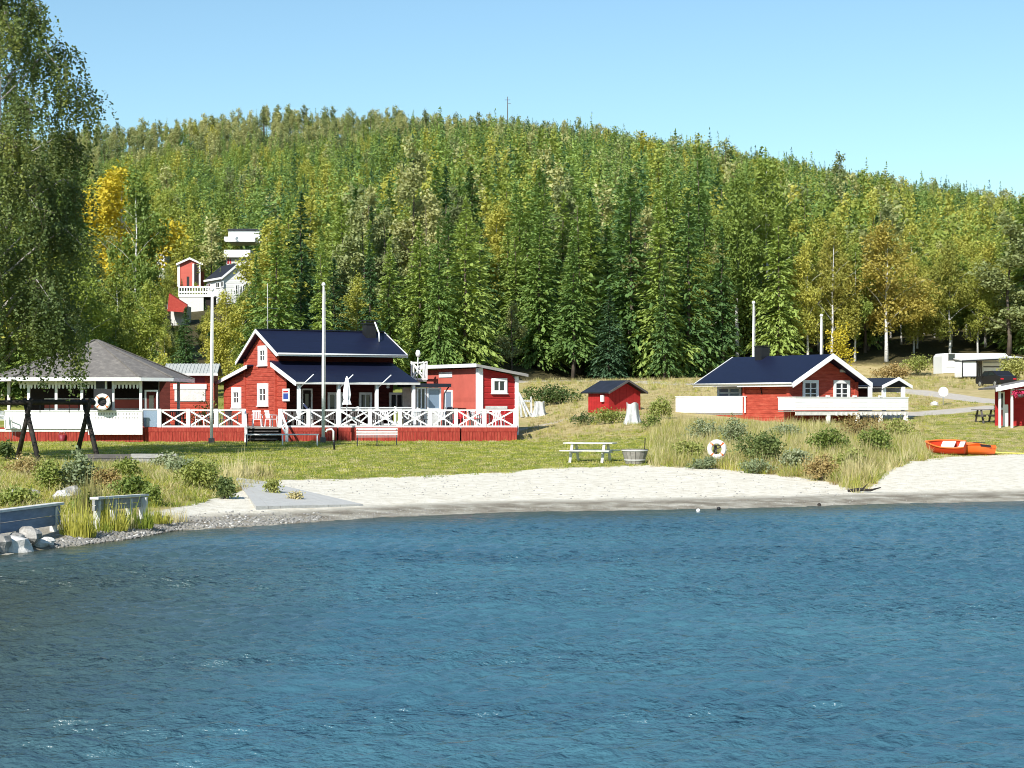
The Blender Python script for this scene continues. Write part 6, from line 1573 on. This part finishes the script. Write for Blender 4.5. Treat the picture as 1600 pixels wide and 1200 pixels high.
# ------------------------------------------------------------------ board path, ramp, jetty edge, stones on the left bank
def slab(name, corners, th, mat, label, cat, planks=0, pieces=None):
    """corners: (px, py, lift) on the ground, in order"""
    P3 = []
    for px, py, lf in corners:
        x, y, z = at(px, py); P3.append(Vector((x, y, z+lf)))
    c = sum(P3, Vector())/len(P3); e = empty(name, c, 0, label, cat)
    a, b, c2, d = [p-c for p in P3]
    for i in range(planks):
        t0, t1 = i/planks, (i+.97)/planks; m = MB()
        m.prism([a.lerp(d, t0), b.lerp(c2, t0), b.lerp(c2, t1), a.lerp(d, t1)], (0, 0, -th)); m.build('plank', M[mat], e)
    return e
slab('boat_ramp', [(366, 752, .12), (400, 797, .10), (568, 792, .05), (412, 757, .10)], .10, 'palegrey', 'grey plank ramp running down over the sand to the water', 'ramp', planks=9)
def edgebeam(name, p0, p1, h, w, mat, label, D0, D1, z0, z1, rows=2):
    A_ = Vector((atx(p0, D0), D0, z0)); B_ = Vector((atx(p1, D1), D1, z1)); c = (A_+B_)/2; e = empty(name, c, 0, label, 'jetty')
    a, b = A_-c, B_-c
    for k in range(rows): m = MB(); dz = Vector((0, 0, -h*(k+.5))); m.beam(a+dz, b+dz, w, h-.015); m.build('plank', M[mat], e)
    m = MB(); m.beam(a+Vector((0, w*1.1, .03)), b+Vector((0, w*1.1, .03)), w*3.4, .05); m.build('capping', M['offwhite'], e)
    u = (b-a).normalized()
    for k in np.linspace(.04, .96, 4): 
        q = a.lerp(b, k)+Vector((0, .10, 0)); m = MB(); m.box2((q.x-.07, q.y-.02, -1.0-c.z+.2), (q.x+.07, q.y+.12, q.z-.03)); m.build('pile', M['offwhite'], e)
    return e
z0, z1 = atz(798, 38.5), atz(789, 42.5)
edgebeam('jetty', -260, 92, .22, .07, 'bluegrey', 'blue grey plank edge of the bank with white piles below, cut by the left edge', 32.5, 42.5, z0-.05, z1, 2)
edgebeam('retaining_board', 146, 226, .13, .06, 'grey', 'short grey retaining board with white end post half hidden in reeds', 43.2, 46.5, atz(781, 43.2), atz(775.5, 46.5), 2)
m = MB(); x = atx(224, 46.3); m.box2((x-.08, 46.15, 0), (x+.10, 46.35, atz(777, 46.3))); tag(m.build('end_post', M['offwhite']), 'stubby whitish post at the end of the short retaining board', 'post')
rr = random.Random(8)
spots = [(8, 866, .42, 'rockwhite', 'largest pale boulder under the blue grey jetty edge'), (24, 846, .22, 'rock', 'brown grey stone under the jetty planks'), (44, 838, .26, 'rock', 'wide flat stone wedged under the jetty planks'), (60, 852, .16, 'rockwhite', 'small pale stone at the waterline right of the jetty boulder'),
         (75, 848, .14, 'rockwhite', 'round pale stone below the right end of the jetty'), (38, 862, .2, 'rock', 'dark wet stone in front of the jetty piles'), (-14, 852, .35, 'rock', 'grey boulder at the left edge by the water'), (112, 775, .27, 'rock', 'broad rough boulder behind the reeds left of the retaining board'),
         (96, 782, .25, 'rockwhite', 'pale flat stone at the right end of the jetty capping'), (20, 776, .18, 'rock', 'small dark stone in the grass above the jetty'), (50, 776, .2, 'rock', 'low grey stone in the grass above the jetty')]
for i, (px, py, r, mt, lab) in enumerate(spots):
    D = None if px > 90 or py < 800 else 38.9+(px/90)*1.6
    o = rock(px, py, r*1.25, r, r*.75, 60+i, lab, mt, name='boulder', group='boulders along the left bank', D=D)
    if D: o.location.z = max(.02, atz(py, D))+.02
# weathered timbers stacked on the grass under the swing
x, y, z = at(205, 726); e = empty('timber_stack', (x, y, z), math.radians(-6), 'long weathered timbers lying stacked in the weeds below the swing frame', 'timber stack')
for i, (a, b, yy, zz) in enumerate(((-1.9, .3, 0, .08), (-1.7, .4, .25, .1), (-1.8, .2, .1, .26), (.1, 1.9, -.1, .1), (.2, 1.95, .15, .12), (0, 1.8, .05, .28))):
    m = MB(); m.box(((a+b)/2, yy, zz+.05), (b-a, .2, .16)); m.build('timber', M['grey' if i % 2 else 'greydark'], e)
x, y, z = at(1352, 771); o = MB().tube([(-.55, 0, .05), (-.2, .05, .10), (.15, -.02, .07), (.5, .05, .16)], [.05, .055, .04, .015], 7).tube([(-.1, .02, .1), (.1, .1, .28)], [.03, .01], 5).build('driftwood', M['log']); o.location = (x, y, z); tag(o, 'dark driftwood branch lying at the tip of the weeds', 'driftwood')
for px, py, mt, lab in ((1091, 797, 'white', 'small white float in the water near the beach'), (1123, 794, 'black', 'dark round float in the water near the beach'), (1280, 788, 'log', 'black stone tip at the waterline of the beach')):
    D = 9000/(py-632)*.985; m = MB(); m.lathe([(0, -.05), (.045, -.03), (.06, .01), (.045, .05), (0, .07)], n=12); o = m.build('float', M[mt]); o.location = (atx(px, D), D, .02); tag(o, lab, 'float')
# pebbles: shingle along the water, as one mass
vs0, fs0 = rock(0, 0, 1, 1, .6, 3, '', geo=True); pm = fast_mesh('pebble', vs0, fs0, M['rock']); vs1, fs1 = rock(0, 0, 1, .8, .5, 4, '', geo=True); pm2 = fast_mesh('pebble', vs1, fs1, M['rockwhite'])
P, RO, SC, IX = [], [], [], []
for i in range(2600):
    px = rr.uniform(80, 680) if i < 1900 else rr.uniform(600, 1650); D0 = None
    x_ = atx(px, 50); s = abs(rr.gauss(0, 1.3))+.0 if px < 430 else abs(rr.gauss(0, .8))
    yy = None
    Dg = np.arange(36, 64, .1); xs = (px-800)/F*Dg; k = np.argmax(Dg-shore(xs) > s); yy = float(Dg[k]); xx = (px-800)/F*yy
    r = rr.uniform(.012, .032)*(1.5 if px < 500 else .6)
    P.append((xx, yy, g(xx, yy)+r*.2)); RO.append((0, 0, rr.uniform(0, 6))); SC.append((r, r, r)); IX.append(0 if rr.random() < .88 else 1)
for i in range(500):                                                # scattered specks on the dry sand
    px = rr.uniform(430, 1330); ed_ = float(edge_d(px)); yy = rr.uniform(57, ed_); xx = atx(px, yy); r = rr.uniform(.008, .03)
    P.append((xx, yy, g(xx, yy)+r*.2)); RO.append((0, 0, 0)); SC.append((r, r, r)); IX.append(0)
scatter('shingle', [pm, pm2], P, RO, SC, IX, label='loose pebbles and shingle along the waterline', cat='pebbles')
# ------------------------------------------------------------------ the weeping birch in front, left
BX, BY = -20.9, 76.0
def weeping_birch():
    rng = np.random.default_rng(5); H_ = 20.5; e = empty('weeping_birch', (BX, BY, g(BX, BY)-.1), 0, 'large weeping birch with hanging leafy strands over the pavilion, cut by the left edge', 'tree')
    tp = [Vector((.35*math.sin(t*3)*t+.5*t, .3*math.cos(t*2)*t, H_*t-.3*(t == 0))) for t in np.linspace(0, 1, 12)]
    m = MB(); m.tube(tp, [.34*(1.35 if i == 0 else 1)*(1-.93*i/11) for i in range(12)], 12); m.build('trunk', M['birch'], e)
    C, U = [], []; br = MB(); lim = MB()
    prof = lambda z: np.interp(z, [2, 4, 6, 9, 13, 16, 17.2, 18.2, 20.5], [1.6, 3.3, 4.1, 4.15, 5.0, 5.5, 4.0, 2.7, .6])
    n_l = 60
    for i in range(n_l):
        t = .16+.82*(i+.5)/n_l; z0 = H_*t; a = i*2.39996+rng.normal(0, .25); base = tp[min(11, int(t*11))].lerp(tp[min(11, int(t*11)+1)], t*11-int(t*11))
        zt = min(H_, z0+1.0+1.4*(1-t)); r = float(prof(zt))*rng.uniform(.72, 1.08)
        p0 = base; p1 = base+Vector((math.cos(a)*r*.45, math.sin(a)*r*.45, (zt-z0)*.8)); p2 = Vector((math.cos(a)*r*.8, math.sin(a)*r*.8, zt+.3)); p3 = Vector((math.cos(a)*r, math.sin(a)*r, zt-.5))
        P4 = [p0, p1, p2, p3]
        lim.tube(P4, [.075*(1.15-t), .05*(1.15-t), .025*(1.15-t), .01], 5, False)
        k = 108 if t < .6 else 60
        for j in range(k):
            s = rng.uniform(.22, 1.0)**.8; q = s*3; qi = min(2, int(q)); pt = P4[qi].lerp(P4[qi+1], q-qi)
            b = rng.uniform(0, 2*PI); off = rng.uniform(.1, .95)*(.5+.5*(1-t))
            st = pt+Vector((math.cos(b)*off, math.sin(b)*off, rng.uniform(-.25, .35)))
            if j % 8 == 0: br.tube([pt, st], [.014, .006], 3, False)
            L = rng.uniform(.5, 2.1)*(1.25 if st.z < 8 else 1.0)*(1 if st.z > 4.2 else .8); nl = int(L*19)
            if st.z-L < 2.2: L = max(.3, st.z-2.2)
            u = np.linspace(0, 1, nl); sway = rng.normal(0, .16, 2)
            pts = np.stack([st.x+sway[0]*u*L+math.cos(b)*.12*np.sin(u*1.5), st.y+sway[1]*u*L, st.z-L*u], 1)+rng.normal(0, .055, (nl, 3))
            C.append(pts)
            if j % 5 == 0: br.tube([tuple(pts[0]), tuple(pts[-1])], [.005, .003], 3, False)
    lim.build('limb', M['deadwood'], e)['kind'] = 'stuff'
    br.build('twigs', M['bark'], e)['kind'] = 'stuff'
    C = np.concatenate(C); s = .060*(.7+.7*rng.random(len(C))); print('BIRCH leaves', len(C))
    V, Q = cards(C, s, s*.72, rng, 1.0)
    mobj('crown', fast_mesh('crown', V, Q, M['leaffront']), e)
    return e
wb_ = weeping_birch()

# ------------------------------------------------------------------ bushes and weeds that can be told apart
def bush(px, py, w, h, mat, label, seed, n=900, leaf=.05, D=None, name='bush', cat='bush', lobes=5, z_up=.0, stems=6):
    x, y, z = at(px, py, D); W_ = 1.3*w/F*y/2; H_ = 1.12*h/F*y; n = int(n*1.5); rng = random.Random(seed); e = empty(name, (x, y, z), 0, label, cat)
    L = []
    for i in range(lobes):
        a = i*2.4+rng.uniform(0, 1); rr_ = rng.uniform(.2, .6) if i else 0; k = rng.uniform(.38, .62)
        L.append((math.cos(a)*W_*rr_, math.sin(a)*W_*rr_*.8, H_*(rng.uniform(.32, .62) if i else .62)+z_up, W_*k, W_*k*.85, H_*rng.uniform(.26, .38)))
    V, Q = blob_geo(L, n, leaf, seed, .25, .12); V[:, 2] = np.maximum(V[:, 2], .01)
    mobj('foliage', fast_mesh('foliage', V, Q, M[mat]), e)
    m = MB()
    for i in range(stems):
        l = L[i % len(L)]; m.tube([(rng.uniform(-.06, .06), rng.uniform(-.06, .06), -.05), (l[0]*.5, l[1]*.5, l[2]*.5), (l[0], l[1], l[2]+l[5]*.5)], [.02, .014, .005], 4, False)
    m.build('stems', M['bark'], e)['kind'] = 'stuff'
    return e
B = [
 (125, 768, 62, 62, 'bushgrey', 'tall grey green leafy shrub on the left bank under the swing frame', 1300, .055),
 (78, 770, 40, 50, 'bush', 'light green shrub left of the grey green shrub on the bank', 800, .045),
 (170, 770, 34, 38, 'grassrust', 'rusty brown weeds between the two shrubs of the left bank', 600, .04),
 (212, 782, 56, 36, 'bush', 'full leafy shrub above the short retaining board', 1000, .05),
 (240, 790, 34, 30, 'bush', 'bright green tuft of leaves right of the retaining board', 600, .04),
 (265, 733, 44, 24, 'bushgrey', 'small blue green plant beside the stacked timbers', 600, .05),
 (318, 765, 70, 48, 'bush', 'fresh green shrub left of the plank ramp', 1400, .05),
 (352, 780, 30, 32, 'bushdark', 'dark green shrub at the head of the plank ramp', 800, .045),
 (428, 771, 26, 20, 'bush', 'small green shrub on the sand right of the plank ramp', 400, .04),
 (462, 782, 26, 14, 'grassdry', 'low straw coloured plant on the sand beyond the plank ramp', 260, .035),
 (12, 718, 30, 28, 'bushdark', 'dark shrub at the foot of the weeping birch', 600, .05),
 (40, 745, 60, 34, 'grassrust', 'brownish weeds above the jetty at the left', 900, .04),
 (1075, 720, 60, 32, 'bush', 'mixed green weeds left of the white lifebuoy', 1400, .045),
 (1150, 700, 50, 50, 'bushgrey', 'grey green willow just right of the white lifebuoy', 1300, .05),
 (1200, 728, 84, 50, 'bushdark', 'dark low willow in the middle of the shore weeds', 2200, .05),
 (1245, 738, 46, 34, 'bushgrey', 'silvery willow at the right of the dark low willow', 1200, .05),
 (1300, 712, 62, 44, 'bush', 'olive willow in front of the support posts of the low cabin', 1500, .05),
 (1372, 712, 60, 42, 'bush', 'wide green willow at the right end of the shore weeds', 1800, .05),
 (1285, 752, 50, 40, 'grassrust', 'brown seeding weeds above the tip of the sand', 1000, .045),
 (1350, 690, 70, 44, 'grassrust', 'tall brown weeds below the white deck posts', 1300, .045),
 (1034, 655, 44, 34, 'bush', 'yellow green shrub left of the white boarded deck', 1200, .06),
 (1022, 672, 34, 22, 'bush', 'green weeds right of the whitewashed stump', 700, .05),
 (955, 662, 66, 24, 'bush', 'leafy weeds before the wall of the small hut', 1100, .055),
 (912, 665, 40, 22, 'bushdark', 'small dark bush at the end of the trodden path', 600, .05),
 (868, 632, 76, 32, 'bushdark', 'low dark bushes between the annex and the small hut', 1800, .08),
 (1095, 582, 60, 24, 'grassrust', 'rust brown weeds at the forest edge left of the low cabin', 1200, .09),
 (1400, 592, 70, 24, 'grassrust', 'reddish brown weeds at the forest edge right of the low cabin', 1300, .09),
 (1432, 588, 44, 34, 'bush', 'green bush at the forest edge left of the caravan', 900, .09),
 (1586, 660, 60, 44, 'bush', 'flowering green bush under the kiosk roof', 1100, .05),
 (1588, 598, 44, 42, 'bush', 'yellowish bush hiding the right end of the caravan', 1000, .10),
 (1316, 552, 40, 48, 'leafyellow', 'small yellow leaved tree behind the cabin gable', 900, .10),
 (490, 640, 10, 6, 'bush', '', 0, 0),
 (30, 790, 70, 26, 'bush', 'low green weeds along the blue grey jetty edge', 900, .045),
 (150, 800, 60, 26, 'bush', 'green weeds just above the short retaining board', 900, .045),
 (290, 745, 50, 30, 'bushgrey', 'pale green plant left of the fresh green shrub by the ramp', 700, .05),
 (200, 748, 46, 30, 'bush', 'green plant in front of the stacked timbers', 700, .05),
 (1105, 733, 50, 18, 'bushgrey', 'low silvery weeds below the white lifebuoy', 700, .045),
 (1185, 740, 60, 20, 'bushgrey', 'green weeds at the sand edge under the dark low willow', 900, .045),
 (1232, 690, 60, 26, 'bushgrey', 'green weeds under the red log wall of the low cabin', 1000, .05),
 (1100, 690, 60, 34, 'bushgrey', 'grey green weeds below the left white deck', 900, .05),
 (1405, 690, 60, 36, 'bush', 'green weeds at the right foot of the white deck posts', 900, .05),
 (1330, 735, 60, 36, 'bush', 'green shrub between the brown weeds and the straw clump', 900, .05),
 (256, 580, 30, 26, 'leafgreen', 'light green bush over the roof of the small shed', 700, .09),
 (322, 648, 60, 26, 'bush', 'yellow green bush behind the terrace railing near the first flagpole', 800, .06),
]
for i, (px, py, w, h, mt, lab, n, lf) in enumerate(B):
    if not lab: continue
    D = {31: None}.get(i)
    if lab.startswith('light green bush over'): D = 118
    if lab.startswith('yellow green bush behind'): D = 109
    if lab.startswith('small yellow leaved'): D = 165
    if lab.startswith('flowering'): D = 107
    if D:
        x = atx(px, D); zb = g(x, D); h = (py-(py-h))
        h = (HOR-(zb-CAMZ)/D*F)-(py-h)
    bush(px, py, w, h, mt, lab, 700+i, n, lf, D)
# reeds at the water's edge: individual clumps
def blades(n, R0, h, w, seed, lean=.35, mats=None):
    rng = np.random.default_rng(seed); a = rng.uniform(0, 2*PI, n); r = R0*np.sqrt(rng.random(n)); x = r*np.cos(a); y = r*np.sin(a)
    b = rng.uniform(0, 2*PI, n); hh_ = h*(.45+.6*rng.random(n))*(1.1-.6*(r/R0)**2)*(.72+.38*np.sin(a*3+seed)+.18*np.sin(a*7+r*9/R0)); le = lean*hh_*rng.random(n); c = rng.uniform(0, PI, n); wx_, wy_ = np.cos(c)*w, np.sin(c)*w
    dx, dy = np.cos(b)*le+x*.35/R0*h*.6, np.sin(b)*le+y*.35/R0*h*.6
    P0 = np.stack([x-wx_, y-wy_, 0*x-.03], 1); P1 = np.stack([x+wx_, y+wy_, 0*x-.03], 1)
    P2 = np.stack([x+dx*.35+wx_*.8, y+dy*.35+wy_*.8, hh_*.6], 1); P3 = np.stack([x+dx*.35-wx_*.8, y+dy*.35-wy_*.8, hh_*.6], 1)
    P4 = np.stack([x+dx+wx_*.1, y+dy+wy_*.1, hh_], 1); P5 = np.stack([x+dx-wx_*.1, y+dy-wy_*.1, hh_*.99], 1)
    V = np.stack([P0, P1, P2, P3, P4, P5], 1).reshape(-1, 3); o = np.arange(n)*6
    Q = np.concatenate([np.stack([o, o+1, o+2, o+3], 1), np.stack([o+3, o+2, o+4, o+5], 1)])
    return V, Q
for i, (px, py, w, h, n, mt, lab) in enumerate([(122, 846, 60, 66, 420, 'grassgreen', 'tall bright green reeds at the water between the two boards'), (170, 838, 62, 58, 420, 'grassgreen', 'bright green reeds in front of the short retaining board'),
        (212, 834, 60, 40, 380, 'grassgreen', 'lower green reeds right of the retaining board'), (250, 828, 40, 26, 240, 'grassgreen', 'last small reed clump where the shingle begins'), (145, 826, 60, 70, 300, 'grassdry', 'straw tinted reeds behind the bright green ones'),
        (1340, 752, 60, 56, 340, 'grassdry', 'pale straw grass clump at the right tip of the weeds'), (1352, 735, 60, 50, 300, 'grassdry', 'straw grass clump behind the pale one at the right tip'), (372, 750, 70, 44, 330, 'grassdry', 'pale dry grass clump above the plank ramp'), (405, 748, 50, 36, 260, 'grassdry', 'thin dry grass stalks right of the plank ramp')]):
    D = None
    if py > 800: 
        D = float(9000/(py-632)); 
    x, y, z = at(px, py, D); z = max(z, -.02); W_ = .92*w/F*y/2; V, Q = blades(n, 1.0, 1.0, .009/W_, 30+i, .5); V[:, 0] *= W_; V[:, 1] *= W_*.8; V[:, 2] *= h/F*y
    o = mobj('reed_clump' if py > 800 else 'grass_clump', fast_mesh('clump', V, Q, M[mt])); o.location = (x, y, z); tag(o, lab, 'reeds' if py > 800 else 'grass clump')

rr = random.Random(41)
EX = [(100, 842, 'small reed tuft touching the right end of the blue grey jetty'), (150, 842, 'small reed tuft between the two tall green reed clumps'), (192, 836, 'small reed tuft under the middle of the retaining board'), (232, 830, 'low reed tuft below the stubby end post'), (268, 826, 'outermost low reed tuft on the shingle')]
for i, (px, py, lab) in enumerate(EX):
    D = float(9000/(py-632)); x = atx(px, D); V, Q = blades(120, 1.0, 1.0, .02, 90+i, .6); V[:, 0] *= .36; V[:, 1] *= .36; V[:, 2] *= rr.uniform(.35, .6)
    o = mobj('reed_clump', fast_mesh('clump', V, Q, M['grassgreen' if i % 2 else 'grassdry'])); o.location = (x, D+.25, max(g(x, D+.25), -.02)); tag(o, lab, 'reeds')
# ------------------------------------------------------------------ grass as masses
GP = [fast_mesh('tuft', *blades(26, .16, .62, .006, 1, .4), M['grassdry']), fast_mesh('tuft', *blades(26, .18, .55, .007, 2, .5), M['grassgreen']),
      fast_mesh('tuft', *blades(20, .14, .75, .006, 3, .3), M['grassdry']), fast_mesh('tuft', *blades(22, .14, .40, .007, 4, .4), M['grassrust']),
      fast_mesh('tuft', *blades(26, .20, .10, .010, 5, .9), M['grassgreen']), fast_mesh('tuft', *blades(24, .20, .10, .009, 6, .9), M['grassdry'])]
rng = np.random.default_rng(99)
def fill(n, pxr, Dr, cond, kinds, probs, hs, seed):
    px = rng.uniform(*pxr, n); D = np.sqrt(rng.uniform(Dr[0]**2, Dr[1]**2, n)); x = (px-800)/F*D
    ed_ = edge_d(px); ok = (D > ed_-.3+rng.normal(0, .45, n)) & cond(px, D, x)
    px, D, x = px[ok], D[ok], x[ok]; z = gz(x, D); k = rng.choice(kinds, len(px), p=probs)
    pat = fbm(x, D, .5, seed); s = (hs[0]+(hs[1]-hs[0])*rng.random(len(px)))*(.55+.9*pat)
    P = np.stack([x, D, z], 1); R_ = np.stack([0*x, 0*x, rng.uniform(0, 6.28, len(x))], 1); S_ = np.stack([.8+.5*rng.random(len(x)), .8+.5*rng.random(len(x)), s], 1)
    return P, R_, S_, k
def clear_of(px, D, x):
    # keep grass out of buildings, the terrace and the gravel
    a = (x > -60) & (x < .6) & (D > 99.6) & (D < 116)
    b = (px > 1165) & (px < 1425) & (D > 105) & (D < 121)
    b |= (px > 1050) & (px < 1170) & (D > 107.5) & (D < 118)
    c = (px > 1555) & (D > 103) & (D < 108)
    road = np.minimum(seg_dist(x, D, ROAD1), seg_dist(x, D, ROAD2)) < 1.6
    return ~(a | b | c | road)
parts = [
 fill(9500, (1015, 1450), (57, 104), lambda p, D, x: clear_of(p, D, x) & ((p > 1050) | (D > 68)) & (D < 104-26*np.clip((p-1400)/60, 0, 1)), [0, 1, 2, 3], [.34, .38, .14, .14], (.5, 1.35), 61),
 fill(5200, (-120, 430), (43, 75), lambda p, D, x: (D < np.interp(p, [0, 240, 300, 430], [74, 73, 72, 66])) & (D > np.interp(p, [0, 150, 300, 430], [43, 47, 50, 60])), [0, 1, 2, 3], [.28, .50, .08, .14], (.22, .70), 62),
 fill(5000, (820, 1460), (95, 165), lambda p, D, x: clear_of(p, D, x), [0, 1, 2, 3], [.50, .28, .10, .12], (.22, .75), 63),
 fill(1400, (1420, 1650), (80, 175), lambda p, D, x: clear_of(p, D, x) & ((D > 140)), [0, 1, 3], [.6, .25, .15], (.3, .8), 64),
]
P, R_, S_, K_ = [np.concatenate([q[i] for q in parts]) for i in range(4)]
scatter('tall_grass', GP, P, R_, S_, K_, label='tall straw coloured and green meadow grass on the shore and field', cat='grass')
parts = [
 fill(9000, (330, 1100), (58, 100), lambda p, D, x: clear_of(p, D, x), [4, 5], [.72, .28], (.35, 1.1), 65),
 fill(3500, (-60, 360), (70, 100), lambda p, D, x: clear_of(p, D, x), [4, 5], [.72, .28], (.35, 1.1), 66),
 fill(4000, (1380, 1650), (72, 128), lambda p, D, x: clear_of(p, D, x), [4, 5], [.55, .45], (.35, 1.1), 67),
 fill(4000, (300, 1700), (56, 92), lambda p, D, x: np.abs(D-edge_d(p)) < 1.3, [0, 1, 4, 5], [.1, .2, .5, .2], (.15, .5), 68),
]
P, R_, S_, K_ = [np.concatenate([q[i] for q in parts]) for i in range(4)]
scatter('lawn_grass', GP, P, R_, S_, K_, label='short tufts of lawn grass between the beach and the terrace', cat='grass')
